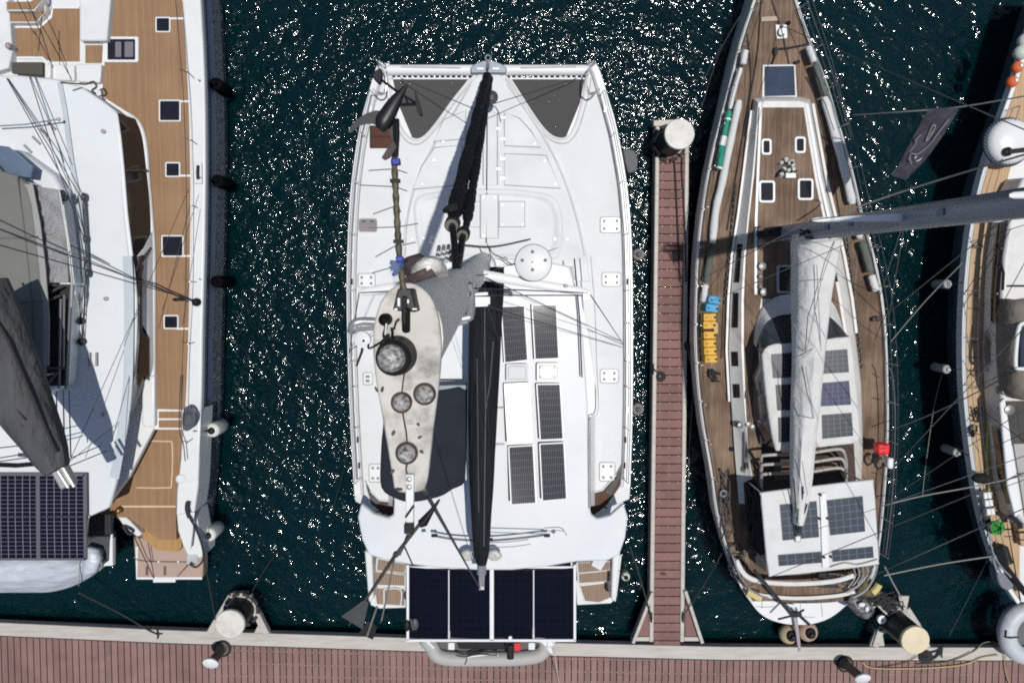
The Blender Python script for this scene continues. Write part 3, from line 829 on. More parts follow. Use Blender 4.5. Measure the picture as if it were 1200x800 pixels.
# ---------------- mast
def ell(c, a, b, n=24, z=None, flat=0):
    out = []
    for k in range(n):
        t = 2*math.pi*k/n
        out.append(Vector((c.x + a*math.cos(t), c.y + b*math.sin(t), c.z)))
    return out
mast_b = P(566, 312, ZR); mast_t = P(481, 396, 19.9)
mrings = []
for k in range(13):
    t = k/12
    c = mast_b.lerp(mast_t, t)
    mrings.append(ell(c, lerp(.20, .128, min(1, t*1.6)), lerp(.37, .20, min(1, t*1.6))))
mb = MB(); mb.loft(mrings); mast = cat.part('mast', mb, MAST_ALU, smooth=60)
def on_mast(z, dx=0, dy=0):
    t = (z - mast_b.z)/(mast_t.z - mast_b.z)
    return mast_b.lerp(mast_t, t) + Vector((dx, dy, 0))
mb = MB()
for dx in (-.02, .02): mb.bar(on_mast(4.8, dx, -.36), on_mast(14, dx, -.215), .02, .03); mb.bar(on_mast(14, dx, -.205), on_mast(19.8, dx, -.205), .02, .03)
cat.part('sail_track', mb, ALU, mast)
mb = MB(); mb.box(on_mast(15.2, .128, -.02), (.012, .10, .35)); mb.box(on_mast(17.0, .13, .02), (.012, .03, .5)); cat.part('halyard_exit', mb, M('exit_grey', (.22, .22, .215), .5), mast)
mb = MB(); mb.lathe([(.34, 0), (.34, .05), (.28, .09)], mast_b - Vector((0, 0, .02)), n=24); cat.part('mast_step', mb, ALU, mast)
# lower spreaders with radar dome
def spreader(z, dx, dy, w0, w1, name='spreader', m=W_LID):
    a = on_mast(z, .1 if dx > 0 else -.1, 0); b_ = on_mast(z) + Vector((dx, dy, .06))
    d_ = (b_ - a).normalized(); sd = Vector((-d_.y, d_.x, 0))
    rings = []
    for t in (0, .5, .93, 1):
        c = a.lerp(b_, t); ww = lerp(w0, w1, t) * (1 if t < .95 else .6)
        rings.append([c + sd*ww*.5*math.cos(q) + Vector((0, 0, ww*.22*math.sin(q))) for q in [2*math.pi*i/12 for i in range(12)]])
    mb = MB(); mb.loft(rings); return cat.part(name, mb, m, mast, smooth=60), b_
zl = 11.0
tip = P(690, 343, zl); m0 = on_mast(zl)
sp1, tipR = spreader(zl, tip.x - m0.x, tip.y - m0.y, .16, .13)
sp2, tipL = spreader(zl, -(tip.x - m0.x), tip.y - m0.y, .16, .13)
c = P(625, 308, 11.25)
mb = MB(); mb.lathe([(.22, -.16), (.275, -.12), (.285, -.02), (.27, .02), (.20, .035), (.001, .045)], c, n=40); rad = cat.part('radar_dome', mb, M('dome_white', (.62, .63, .63), .4, var=.03), mast, smooth=50)
mb = MB()
for a, b in ((-1, -12), (-13, -2), (14, -2), (-1, 9)):
    mb.lathe([(.026, 0), (.026, .03), (.001, .035)], P(625 + a, 307 + b, 11.27), n=10)
mb.lathe([(.012, 0), (.012, .05)], P(624, 307, 11.28), n=8)
cat.part('radar_bolts', mb, M('dark_bolt', (.12, .12, .12), .5), mast)
mb = MB(); mb.lathe([(.032, 0), (.032, .02), (.012, .035)], P(592, 303, zl + .1), n=10); mb.lathe([(.032, 0), (.032, .02), (.012, .035)], P(663, 335, zl + .09), n=10); mb.box(P(687, 346, zl + .06), (.1, .1, .1)); cat.part('spreader_fitting', mb, ALU, mast)
# upper spreader: bright bent tube
zu = 16.6
upp = [(412, 388, zu - .05), (414, 380, zu), (424, 376.5, zu), (445, 377, zu), (500, 378, zu), (545, 373, zu), (551, 368, zu), (552, 350, zu + .1), (549, 332, zu + .15)]
mb = MB(); mb.tube([P(*p) for p in CR(upp, 4, False)], [.035]*33, 12); cat.part('upper_spreader', mb, STEEL, mast, smooth=60)
mb = MB(); mb.tube([P(*p) for p in ((414, 386, zu), (445, 384, zu), (505, 385, zu), (548, 377, zu))], .018, 8); cat.part('spreader_stay', mb, STEEL, mast)
mb = MB(); mb.lathe([(.05, -.04), (.066, -.03), (.066, .02), (.03, .035), (.001, .04)], P(425, 398, zu), n=24); cat.part('deck_light', mb, W_LID, mast)
mb = MB(); mb.tube([P(426, 399, zu + .05), P(424, 412, zu - .5), P(418, 428, zu - 1.5)], .012, 6); cat.part('light_cable', mb, BLACK_ROPE, mast)
# diamond fittings between mast and shrouds
mb = MB(); mb.box(P(562, 352, 12), (.30, .11, .08)); mb.bar(P(552, 345, 12.05), P(572, 344, 12.05), .045, .04); mb.bar(P(552, 358, 12.05), P(572, 357, 12.05), .045, .04); mb.bar(P(548, 331, 12.3), P(550, 372, 12.3), .03, .03); cat.part('shroud_bracket', mb, W_LID, mast, bevel=.01)
# shrouds
def wire(name, a, b, r=.008, m=DARK_WIRE, parent=None, t=cat, n=5):
    mb = MB(); mb.tube([a, b], r, n); return t.part(name, mb, m, parent)
chR = P(731, 404, ZC); chL = P(409, 415, ZC)
wire('shroud', chR, tipR, .010); wire('shroud', tipR, on_mast(15.6, .12), .008)
wire('shroud', chL, tipL, .010); wire('shroud', tipL, on_mast(15.6, -.12), .008)
wire('shroud', P(729, 400, ZC), on_mast(11.6, .13), .008); wire('shroud', P(411, 410, ZC), on_mast(11.6, -.13), .008)
wire('shroud', P(730, 407, ZC), P(566, 357, 12.05), .008)
wire('shroud', P(690, 346, zl), P(556, 346, 12.05), .010)
wire('shroud', P(655, 290, ZC + .1), on_mast(10.6, .13), .006)
wire('halyard', P(585, 320, ZR + .05), on_mast(15, .1, .1), .007, GREY_ROPE)
# crumpled cover and halyard sheaves at the masthead front
FOIL = M('bright_crumpled_cover', (.72, .69, .64), .35, metal=.1, var=.08, scale=6, bump=.06, bscale=7, stretch=(.6, 2, 1))
rg = []
base = [P(482, 331, 18.3), P(488, 318, 18.5), P(500, 310, 18.6), P(512, 311, 18.5), P(519, 320, 18.3)]
for i, p in enumerate(base):
    r_ = (.045, .085, .10, .085, .04)[i]
    rg.append([p + Vector((0, r_*1.0*math.cos(2*math.pi*k/14), r_*.8*math.sin(2*math.pi*k/14))) + Vector((random.uniform(-.004, .004), random.uniform(-.004, .004), random.uniform(-.004, .004))) for k in range(14)])
mb = MB()
for k, (dx, dy, r_) in enumerate(((0, 0, .055), (3, 5, .05), (1, 10, .045), (-4, 4, .04))):
    pts = CR([(486 + dx, 332 + dy*.6, 18.2), (492 + dx, 320 + dy, 18.5 - .1*k), (501 + dx, 313 + dy, 18.6 - .1*k), (511 + dx*.6, 313 + dy*.9, 18.5 - .1*k), (519, 322 + dy*.5, 18.1)], 5, False)
    mb.tube([P(*p) for p in pts], [r_*(.5 + .6*math.sin(math.pi*(i + 2)/(len(pts) + 3))) for i in range(len(pts))], 12)
cat.part('halyard_cover', mb, FOIL, mast, smooth=70)
BROWN = M('brown_rope_cover', (.065, .045, .045), .7, var=.4, scale=20)
mb = MB(); mb.tube([P(478, 313, 18.4), P(492, 311, 18.5), P(500, 312, 18.5)], [.06, .07, .05], 8); cat.part('halyard_tail', mb, BROWN, mast, smooth=60); mb = MB(); mb.tube([P(474, 330, 18.8), P(490, 322, 18.7), P(500, 318, 18.7)], .022, 6); mb.tube([P(480, 334, 18.8), P(496, 326, 18.7), P(508, 318, 18.7)], .022, 6); mb.tube([P(486, 333, 18.8), P(500, 331, 18.7), P(512, 324, 18.7)], .02, 6); cat.part('halyard_tail', mb, BROWN, mast, smooth=60)
for k in range(6):
    x = 512 + k*5.6
    mb = MB(); mb.tube([P(x + 2.5, 289 - k*.6, 14.6), P(x - .5, 309 - k*1.5, 15.8)], .021, 8); cat.part('halyard', mb, (GREY_ALU, WHITE_ROPE, GREY_ALU, BLACK_ROPE, W_LID, GREY_ALU)[k], mast)
    mb = MB(); mb.ball(P(x + 1.6, 297 - k, 15.2), (.028, .028, .028), 8); mb.ball(P(x + .6, 303 - k*1.1, 15.6), (.028, .028, .028), 8); cat.part('halyard_bead', mb, W_LID, mast)
# ---------------- furled headsails
SAILBAG = M('black_furled_sail', (.010, .011, .014), .6, spec=.3, var=.35, scale=5, bump=.03, bscale=9, stretch=(1, .5, 1))
def furled(pa, pb, r0, r1, label, nm='furled_headsail', wraps=38):
    a = Vector(pa); b_ = Vector(pb); pts = []; rr = []
    for k in range(wraps*3 + 1):
        t = k/(wraps*3); pts.append(a.lerp(b_, t))
        env = min(1, t*14 + .35) * min(1, (1-t)*14 + .45)
        rr.append(lerp(r0, r1, t)*env*(1 + (.10 if k % 3 else -.14) + .08*math.sin(k*.37)))
    mb = MB(); mb.tube(pts, rr, 14)
    f = cat.part(nm, mb, SAILBAG, label=label, smooth=70)
    # spiral edge of the foil cloth
    hp = []
    for k in range(200):
        t = .03 + .92*k/199; r_ = lerp(r0, r1, t)*1.02; an = t*wraps*1.1
        hp.append(a.lerp(b_, t) + Vector((r_*math.cos(an), 0, r_*math.sin(an))))
    mb = MB(); mb.tube(hp, .006, 4); cat.part('sail_edge', mb, M('grey_sail_edge', (.09, .095, .105), .7), f)
    return f
furled(P(571.5, 86, 2.35), P(529.5, 262, 14.5),   .100, .088, 'thicker black furled headsail on the forestay')
furled(P(575.5, 89, 2.4), P(545.5, 270, 14.6), .062, .056, 'thinner black furled headsail behind the forestay')
mb = MB(); mb.lathe([(.07, 0), (.16, .03), (.17, .10), (.12, .16), (.06, .25)], P(576, 114, 3.0), (0, -.25, 1), 20); cat.part('furler_drum', mb, M('furler_drum_grey', (.07, .068, .066), .5))
for cpx, z, r_ in (((530, 263), 14.7, .082), ((542.5, 275), 14.9, .072)):
    c = P(cpx[0], cpx[1], z)
    mb = MB(); mb.lathe([(r_*.55, -.25), (r_*.8, -.12), (r_, -.08), (r_, .03), (r_*.75, .045), (r_*.7, .03), (r_*.35, .02), (r_*.3, .12), (.001, .13)], c, (-.05, -.35, 1), 24); sw = cat.part('swivel', mb, BLACK)
    mb = MB(); mb.lathe([(r_*.83, .04), (r_*.85, .056), (r_*.80, .056)], c, (-.05, -.35, 1), 24); cat.part('swivel_ring', mb, M('ring_grey', (.16, .15, .13), .4), sw)
    mb = MB(); mb.tube([c, c.lerp(on_mast(16.2, 0, .15), .5), on_mast(16.4, 0, .15)], .035, 8); cat.part('swivel_shackle', mb, BLACK, sw)
mb = MB(); mb.tube([P(521, 247, 14.2), P(528, 244, 14.3), P(536, 242, 14.3)], [.03, .06, .05], 8); cat.part('sail_head_strap', mb, BLACK)
mb = MB(); mb.tube(O(CR([(545, 287), (570, 289), (590, 287), (613, 282), (622, 280)], 4, False), ZC + .5), .022, 6); cat.part('jib_track', mb, DARK_WIRE)
mb = MB(); mb.tube(O(CR([(572, 288), (578, 297), (590, 303), (601, 310), (612, 305)], 4, False), ZC + 1.8), .016, 6); mb.tube(O(CR([(571, 286), (575, 300), (573, 315)], 4, False), ZC + 1.8), .014, 6); cat.part('jib_sheet', mb, DARK_WIRE)
wire('bridle', P(470, 92, ZC + .2), P(556, 128, 3.8), .011); wire('bridle', P(676, 92, ZC + .2), P(578, 122, 3.8), .011)
# ---------------- boom and sail bag
BAG = M('charcoal_boom_bag', (.014, .015, .019), .8, spec=.2, var=.3, scale=1.5, bump=.09, bscale=3.5, stretch=(4, .35, 1))
st = [(573.5, 313, 17), (571, 330, 19), (569.5, 370, 19.5), (567.5, 420, 19), (566, 470, 17.5), (565, 520, 16), (564.5, 570, 14.2), (564.5, 615, 11.5), (564.5, 645, 9.5), (564.5, 660, 6)]
rg = []
for i, (x, y, hw) in enumerate(CR(st, 4, False)):
    c = P(x, y, 4.85); h = hw/px_per_m(5.0)
    hh = lerp(.55, .3, min(1, i/36)) * (1 if 2 < i < 34 else .55)
    ring = []
    for k in range(28):
        a = 2*math.pi*k/28
        cx_ = math.copysign(abs(math.cos(a))**.8, math.cos(a)); sz = math.copysign(abs(math.sin(a))**.9, math.sin(a))
        wv = mnoise.noise(Vector((k*.45, i*.12, 3.1)))*.05*(h/.4)
        ring.append(Vector((c.x + (h + wv)*cx_, c.y, c.z + (hh + wv*1.6)*sz)))
    rg.append(ring)
mb = MB(); mb.loft(rg); boom = cat.part('boom_bag', mb, BAG, smooth=60)
mb = MB(); mb.bar(P(566, 330, 4.55), P(564.5, 672, 4.7), .22, .3); cat.part('boom', mb, GREY_ALU, bevel=.04)
mb = MB()
for dx in (-3.2, 0, 3.2): mb.tube([P(564.5 + dx*.9, 655, 4.95), P(564.5 + dx*.55, 688, 4.85)], .03, 8)
mb.box(P(564.5, 688, 4.85), (.12, .08, .08)); cat.part('boom_end', mb, STEEL)
mb = MB(); mb.tube([P(568, 330, 5.45), P(568, 420, 5.4), P(569, 480, 5.35), P(568, 560, 5.3), P(567, 640, 5.2)], .011, 5); mb.tube([P(578, 400, 5.3), P(574, 450, 5.35), P(569, 480, 5.36)], .009, 5); mb.tube([P(559, 420, 5.3), P(560, 500, 5.3), P(561, 600, 5.2)], .008, 5); cat.part('bag_zip', mb, M('grey_zip', (.13, .13, .14), .6), boom)
wire('lazy_jack', P(585, 400, 5.1), on_mast(12, .1, -.1), .005); wire('lazy_jack', P(574, 520, 5.1), on_mast(12, .1, -.1), .005)
wire('lazy_jack', P(549, 440, 5.1), on_mast(12, -.1, -.1), .005)
# ---------------- masthead plate and instruments
ZM = 19.95
PLATE = M('weathered_masthead_plate', (.575, .555, .52), .6, var=.08, scale=7, dirt=(.13, .115, .09), dirt_amt=.85, dirt_scale=8, spec=.3)
plate = [(437, 398), (438.5, 378), (444, 358), (453, 343), (466, 334), (479, 331.5), (492, 336), (504, 347), (511, 362), (515, 380), (517, 405), (516, 430), (512.5, 465), (508, 500), (504, 535), (500, 566), (491.5, 576), (465, 576), (460, 560), (455, 530), (449, 495), (441, 450), (437.5, 420)]
mb = MB(); mb.prism(O(CR(plate, 3), ZM), .05); mh = cat.part('masthead', mb, PLATE, bevel=.008, segs=2, label='off white weathered masthead plate')
def mp(name, mb, m, **k): return cat.part(name, mb, m, mh, **k)
# strobe: black ring with a ribbed lens
LENS = M('speckled_lens', (.34, .33, .32), .3, var=.75, scale=70, bump=.003, bscale=120, dirt=(.03, .025, .02), dirt_amt=.9, dirt_scale=40)
c = P(466, 416, ZM + .02)
k_ = 1/px_per_m(ZM + .15)
mb = MB(); mb.lathe([(24*k_, 0), (24*k_, .03), (22*k_, .06), (21*k_, .10), (21.5*k_, .11), (19*k_, .125), (17*k_, .12)], c, n=40); mp('beacon_base', mb, BLACK, smooth=50)
mb = MB(); mb.lathe([(17*k_, .10), (16*k_, .14), (11*k_, .165), (.001, .17)], c + Vector((-.006, 0, 0)), n=40); mp('beacon_lens', mb, LENS, smooth=60)
for (x, y, rpx) in ((471, 471, 12.5), (498, 461, 13.2), (477, 530, 13.2)):
    c = P(x, y, ZM); r_ = rpx/px_per_m(ZM)
    mb = MB(); mb.lathe([(r_, 0), (r_, .018), (r_*.93, .024), (r_*.8, .018)], c, n=32); mp('light_rim', mb, M('bronze_rim', (.075, .06, .052), .5, var=.4, scale=60))
    mb = MB(); mb.lathe([(r_*.83, .012), (r_*.7, .028), (.001, .034)], c, n=32); mp('light_lens', mb, LENS, smooth=60)
mb = MB(); mb.tube([P(474, 437, ZM + .01), P(472, 450, ZM + .006), P(471, 460, ZM + .006)], .003, 5); mb.tube(O(CR([(472, 483), (474, 495), (476, 506), (477, 517)], 3, False), ZM + .006), .0035, 5); mb.tube(O(CR([(477, 543), (476, 552), (481, 560), (483, 566)], 3, False), ZM + .006), .0035, 5); mp('light_cable', mb, BROWN)
for x, y in ((452, 431), (473, 452), (476, 492), (474, 558), (481, 336), (492, 431)):
    mb = MB()
    for k in range(3): mb.bar(P(x, y + k*2.2, ZM + .003), P(x + 9, y + 1 + k*2.2, ZM + .003), .0016, .002)
    mp('etched_mark', mb, M('faded_mark', (.30, .28, .25), .8))
for x, y in ((448, 456), (441, 456), (490, 497), (461, 507), (492, 512), (494, 529), (460, 552)):
    mb = MB(); mb.ball(P(x, y, ZM + .001), (random.uniform(.006, .014), random.uniform(.004, .008), .004), 7, rot=Matrix.Rotation(random.uniform(0, 3), 3, 'Z')); mp('dirt_spot', mb, M('guano', (.10, .085, .06), .9, var=.4, scale=40))
mb = MB(); mb.ball(P(467, 573, ZM + .003), (.018, .007, .006), 8); mp('rust_lump', mb, BROWN)
# instrument bracket (tall, dark) standing on the front of the plate
mb = MB(); mb.prism([P(*p) for p in ((466, 338, ZM + .16), (482, 338, ZM + .16), (488, 366, ZM + .16), (460, 364, ZM + .16))], .14, inset=-.0); mp('sensor_bracket', mb, M('bracket_black', (.025, .022, .022), .55, var=.4, scale=30), bevel=.006)
mb = MB(); mb.bar(P(474, 347, ZM + .18), P(474, 380, ZM + .165), .018, .02); mb.tube([P(476, 362, ZM + .17), P(476, 388, ZM + .12)], .016, 10); mp('sensor_arm_base', mb, BLACK, bevel=.004)
mb = MB(); mb.box(P(467.5, 354, ZM + .165), (.009, .03, .006)); mb.box(P(478, 353, ZM + .165), (.009, .014, .006)); mb.box(P(464, 362.5, ZM + .165), (.012, .008, .006)); mb.box(P(486, 362, ZM + .165), (.016, .006, .006)); mp('bracket_mark', mb, W_LID)
mb = MB(); c = P(453, 374, ZM + .01); mb.lathe([(7.5*k_, 0), (7.5*k_, .05), (5*k_, .06), (4.6*k_, .05), (2*k_, .07), (.001, .075)], c, n=24); mp('camera_socket', mb, BLACK)
mb = MB(); mb.tube(O(CR([(453, 376), (452, 385), (450, 393), (453, 399), (455, 392)], 4, False), ZM + .07), .007, 8); mb.tube(O(CR([(459, 384), (460, 390), (459, 396), (455, 402)], 4, False), ZM + .04), .006, 6); mb.tube(O(CR([(449, 398), (446, 410), (443, 420)], 4, False), ZM + .03), .006, 6); mb.tube(O(CR([(448, 400), (440, 405), (432, 408), (432, 403)], 3, False), ZM + .04), .0045, 6); mb.tube(O(CR([(462, 386), (464, 378), (468, 374)], 4, False), ZM + .06), .004, 6); mp('sensor_cable', mb, BLACK)
mb = MB(); mb.tube([P(453, 379, ZM + .085), P(451.5, 392, ZM + .08)], .004, 6); mp('cable_tie', mb, W_LID)
# stern bracket with whip antenna and wind arrow
mb = MB(); mb.prism([P(*p) for p in ((475, 556, ZM + .03), (485, 556, ZM + .03), (484.5, 620, ZM + .03), (475.5, 620, ZM + .03))], .03); br = mp('antenna_bracket', mb, W_LID, bevel=.004)
mb = MB()
for y in (561, 570): mb.lathe([(.011, 0), (.011, .006), (.006, .009), (.001, .009)], P(479.5, y, ZM + .03), n=12)
mp('bracket_bolt', mb, ALU)
mb = MB(); mb.bar(P(475, 606, ZM + .034), P(485, 592, ZM + .034), .009, .004); mb.box(P(479.5, 618, ZM + .04), (.036, .036, .04)); mp('bracket_strap', mb, BLACK, bevel=.004)
mb = MB(); mb.tube([P(515, 585, ZM + .05), P(506, 598, ZM + .05), P(496, 612, ZM + .05), P(491.5, 613.5, ZM + .05)], [.004, .010, .019, .016], 12); mp('antenna_base', mb, BLACK)
mb = MB(); mb.tube([P(493, 612, ZM + .05), P(462, 652, ZM + .05), P(432, 697, ZM + .05), P(409, 732, ZM + .05)], [.007, .0075, .006, .004], 8); mb.ball(P(464, 649, ZM + .05), .013, 8); wa = mp('wind_arrow', mb, M('arrow_dark', (.05, .042, .038), .5, var=.3, scale=30))
ARROW = M('arrow_blade', (.035, .038, .042), .55, var=.2, scale=20)
def fin(pts, z, name='arrow_blade', m=ARROW, th=.004): 
    mb = MB(); mb.prism([P(a, b, z + (c if c else 0)) for a, b, c in pts], th); return mp(name, mb, m)
fin([(426, 703, 0), (432, 705, .0), (425, 737, .0), (400, 722, .0)], ZM + .055)
fin([(432, 727, 0), (442, 734, 0), (437, 749, 0), (420, 742, 0)], ZM + .03, m=BLACK)
mb = MB(); mb.tube([P(479, 622, ZM + .03), P(472, 642, ZM + .03), P(468, 650, ZM + .03)], .005, 8); mb.tube([P(462, 656, ZM + .03), P(455, 690, ZM + .03), P(447, 727, ZM + .03)], .0035, 8); mb.tube([P(442, 710, ZM + .035), P(430, 745, ZM + .035)], .004, 6); mp('antenna_rod', mb, M('rod_grey', (.16, .15, .14), .5, var=.3, scale=20))
mb = MB(); mb.tube([P(474, 640, ZM + .03), P(484, 662, ZM - .4)], .0035, 5)
mp('arrow_stay', mb, WIRE)
wire('topping_lift', P(497, 573, 19.9), P(563, 690, 4.9), .010, M('grey_cable', (.10, .10, .105), .6))
# wind sensor arm pointing forward, wrapped with ties, vane and cups at its tip
ARMM = M('mottled_arm', (.085, .072, .045), .6, var=.75, scale=55)
za = ZM + .16
arm_pts = [(473, 340), (468, 300), (465.5, 260), (463.5, 220), (462, 185), (463.5, 160)]
mb = MB()
for k in range(60):
    pass
path = [P(a, b, za) for a, b in CR(arm_pts, 8, False)]
mb.tube(path, [.0115*(1 + .16*math.sin(i*2.1)) for i in range(len(path))], 10); arm = mp('sensor_arm', mb, ARMM, smooth=70)
BLUE = M('blue_tape', (.012, .022, .28), .45, var=.3, scale=30)
BLUE2 = M('pale_blue_tape', (.05, .09, .20), .5, var=.2, scale=30)
mb = MB(); mb.box(P(464.3, 190, za + .005), (.030, .024, .03), R(8)); mp('blue_tape', mb, BLUE, bevel=.004)
mb = MB()
for a, l in ((95, .022), (165, .034), (205, .036), (245, .040), (330, .018)):
    c = P(468, 310, za + .01); d_ = Vector((math.cos(R(a)), math.sin(R(a)), 0)); sd = Vector((-d_.y, d_.x, 0))*.012
    mb.prism([c - sd, c + sd, c + d_*l + sd*.7 + Vector((0, 0, .01)), c + d_*l - sd*.7 + Vector((0, 0, .01))], .004)
mp('tape_bow', mb, BLUE2)
mb = MB(); mb.box(P(468.5, 303.5, za + .02), (.026, .02, .03)); mb.box(P(462.5, 321, za + .01), (.02, .012, .01), R(20)); mp('blue_tape', mb, BLUE, bevel=.003)
mb = MB()
for y, xr, yl, xl in ((198, 477, 200, 432), (219, 477, 217, 422), (243, 470, 251, 437), (266, 490, 267, 432), (288, 487, 301, 440), (312, 0, 320, 436)):
    x0 = interp([(b, a) for a, b in arm_pts[::-1]], y)[0]
    mb.tube([P(x0, y - (2 if yl > y + 3 else 0), za), P(xl, yl, za - .02)], .0022, 5)
    if xr: mb.tube([P(x0, y, za), P(xr, y + (5 if xr < 480 else -4), za - .02)], .0022, 5)
mp('cable_tie', mb, M('tie_grey', (.18, .18, .17), .6))
mb = MB()
for y in (212, 283):
    x0 = interp([(b, a) for a, b in arm_pts[::-1]], y)[0]; mb.box(P(x0, y, za + .004), (.034, .012, .03))
mp('arm_clamp', mb, BLACK)
VANE = M('vane_dark', (.010, .0105, .012), .42, var=.2, scale=10)
zv = za + .05
body = [(477, 101, .005), (473, 106, .016), (467, 114, .025), (460, 124, .032), (453, 135, .036), (447, 144, .034), (443, 150, .026), (449, 152, .004)]
rg = []
bp_ = CR([(x, y, w_) for x, y, w_ in ((477, 100, .004), (470, 109, .014), (462, 121, .024), (455, 133, .029), (448, 144, .029), (445, 152, .017))], 3, False)
for x, y, w_ in bp_:
    c = P(x, y, zv); sd = Vector((.84, -.54, 0)).normalized() if False else Vector((.80, .6*-1, 0)).normalized()
    rg.append([c + sd*w_*math.cos(2*math.pi*k/14) + Vector((0, 0, w_*.7*math.sin(2*math.pi*k/14))) for k in range(14)])
mb = MB(); mb.loft(rg); va = mp('wind_sensor', mb, VANE, smooth=70)
VB = M('vane_blade', (.022, .024, .026), .5, var=.2)
fin(CR([(446, 130, .0), (432, 132, .0), (420, 139, .0), (408, 152, .0), (411, 156, 0), (422, 147, .0), (436, 145, .0), (444, 147, .0)], 2), zv - .01, 'wind_vane', VB)
fin([(454, 145, 0), (463, 139, 0), (465, 150, 0), (464, 170, 0), (460, 168, 0)], zv - .03, 'vane_neck', VB)
fin([(461, 165, 0), (465, 172, 0), (457, 185, 0), (451, 188, 0), (447, 185, 0), (453, 175, 0)], zv - .02, 'sensor_fin', BROWN)
mb = MB(); mb.tube([P(464, 140, zv), P(464.5, 160, za + .02), P(463, 184, za)], .012, 8); mp('sensor_neck', mb, BLACK)
for pts in ([(437, 85), (447, 80), (446, 99), (436, 90)], [(486, 108), (489, 113), (495, 134), (489, 131)]):
    rgm = MB(); rgm.prism(O(CR([(a, b) for a, b in pts], 3), zv + .03), .02); mp('anemometer_cup', rgm, BLACK, bevel=.005)
mb = MB(); mb.tube([P(473, 112, zv), P(486, 120, zv + .01)], .0045, 6); mb.tube([P(470, 123, zv), P(487, 122, zv + .01)], .006, 6); mb.tube([P(475, 113, zv), P(478, 122, zv)], .004, 6); mb.tube([P(466, 108, zv), P(446, 93, zv + .02)], .005, 6); mp('anemometer_arm', mb, BLACK)
# ---------------- stern steps
STEP = teak('pale_step_teak', (.25, .175, .125), (.33, .245, .185), pitch=.07, seamw=.14)
for s, sp in ((-1, [((441, 653), (477, 661), (476, 672), (440, 668)), ((439, 668), (476, 673), (476, 687), (438, 686)), ((437, 687), (476, 688), (476, 711), (440, 709))]),
              (1, [((675, 659), (718, 657), (716, 668), (676, 672)), ((676, 672), (717, 667), (716, 681), (677, 684)), ((678, 685), (717, 680), (718, 700), (702, 707), (684, 705))])):
    base_ = [(429, 650), (478, 662), (477, 712), (445, 713), (434, 709)] if s < 0 else [(673, 660), (729, 650), (723, 700), (716, 707), (676, 709)]
    mb = MB(); mb.prism(O(base_, .95), .3); stp = cat.part('stern_platform', mb, W_GEL, bevel=.04, segs=3)
    for i, q in enumerate(sp):
        z = 1.5 - .26*i
        mb = MB(); mb.prism(O(q, z), .3); tr = cat.part('step', mb, W_GEL, bevel=.02)
        qq = shrink(list(q), .9, .84)
        mb = MB(); mb.prism(O(qq, z + .012), .02); cat.part('step_tread', mb, STEP, tr)
    xo = (427, 432) if s < 0 else (727, 722)
    mb = MB(); mb.prism(O([(xo[0], 645), (xo[0] - s*9, 648), (xo[1] - s*6, 702), (xo[1], 706)], 1.75), .9); cat.part('quarter_coaming', mb, W_GEL, bevel=.05, segs=3)
mb = MB(); mb.tube(O(CR([(450, 690), (469, 690), (470, 705), (469, 709)], 3, False), 1.03), .02, 6); mb.tube(O([(450, 690), (450, 709)], 1.03), .02, 6); cat.part('ladder_trim', mb, W_LID)
mb = MB(); mb.box(P(695, 646, 2.9) , (.2, .5, .1), R(-25)); cat.part('locker_edge', mb, DARK_SEAM)
# ---------------- gantry with big solar panels
ZG = 2.95
PV_N = pv('gantry_solar_cells', (.0042, .005, .012), (.010, .011, .02), 6, 10, .02, .12, spec=.12)
for x0, x1 in ((479.5, 525), (527.5, 574), (578.5, 624), (626.5, 672)):
    solar(cat, [(x0, 747), (x1, 748), (x1, 668 - .0012*(x1-575)**2*0 + (0 if 520 < x1 < 640 else -3)), (x0, 668 + (0 if 520 < x0 < 640 else -4))], ZG, [PV_N, ALU], name='gantry_panel')
mb = MB()
for x, w_ in ((478, .07), (576.3, .11), (673.5, .07)): mb.bar(P(x, 661, ZG - .0), P(x, 749.5, ZG - .0), w_, .07)
mb.bar(P(476, 749.5, ZG), P(675, 749.5, ZG), .07, .07); mb.bar(P(477, 664, ZG - .04), P(674, 664, ZG - .04), .06, .06)
for x in (526, 625.3): mb.bar(P(x, 667, ZG - .01), P(x, 748, ZG - .01), .03, .05)
cat.part('gantry_frame', mb, W_LID, bevel=.008)
for x in (500, 650):
    mb = MB(); mb.tube([P(x, 662, ZC + .2), P(x, 690, ZG - .15), P(x, 750, ZG - .12), P(x + (8 if x < 560 else -8), 758, ZG - .2)], .05, 10); cat.part('davit', mb, W_LID)
mb = MB(); mb.box(P(538, 663, ZG + .03), (.5, .12, .06)); mb.lathe([(.05, 0), (.05, .05)], P(598, 746, ZG), n=8); cat.part('panel_clip', mb, W_LID)
for x, y in ((529, 756), (623, 756), (645, 752)):
    mb = MB(); mb.box(P(x, y, ZG - .15), (.18, .2, .1)); cat.part('davit_head', mb, W_LID, bevel=.02)
wire('davit_tackle', P(648, 751, ZG), P(655, 800, .6), .012, WHITE_ROPE)
mb = MB(); mb.ball(P(477, 733, ZG + .12), (.08, .15, .05), 12); cat.part('stern_dark_ellipse', mb, BLACK)  # pair of flat dark ellipses just above the gantry panel
mb = MB(); mb.ball(P(486, 731, ZG + .08), (.11, .17, .05), 12); mb.bar(P(481, 724, ZG + .1), P(484, 738, ZG + .1), .03, .03); cat.part('stern_dark_ellipse', mb, M('ellipse_grey', (.06, .06, .065), .5))
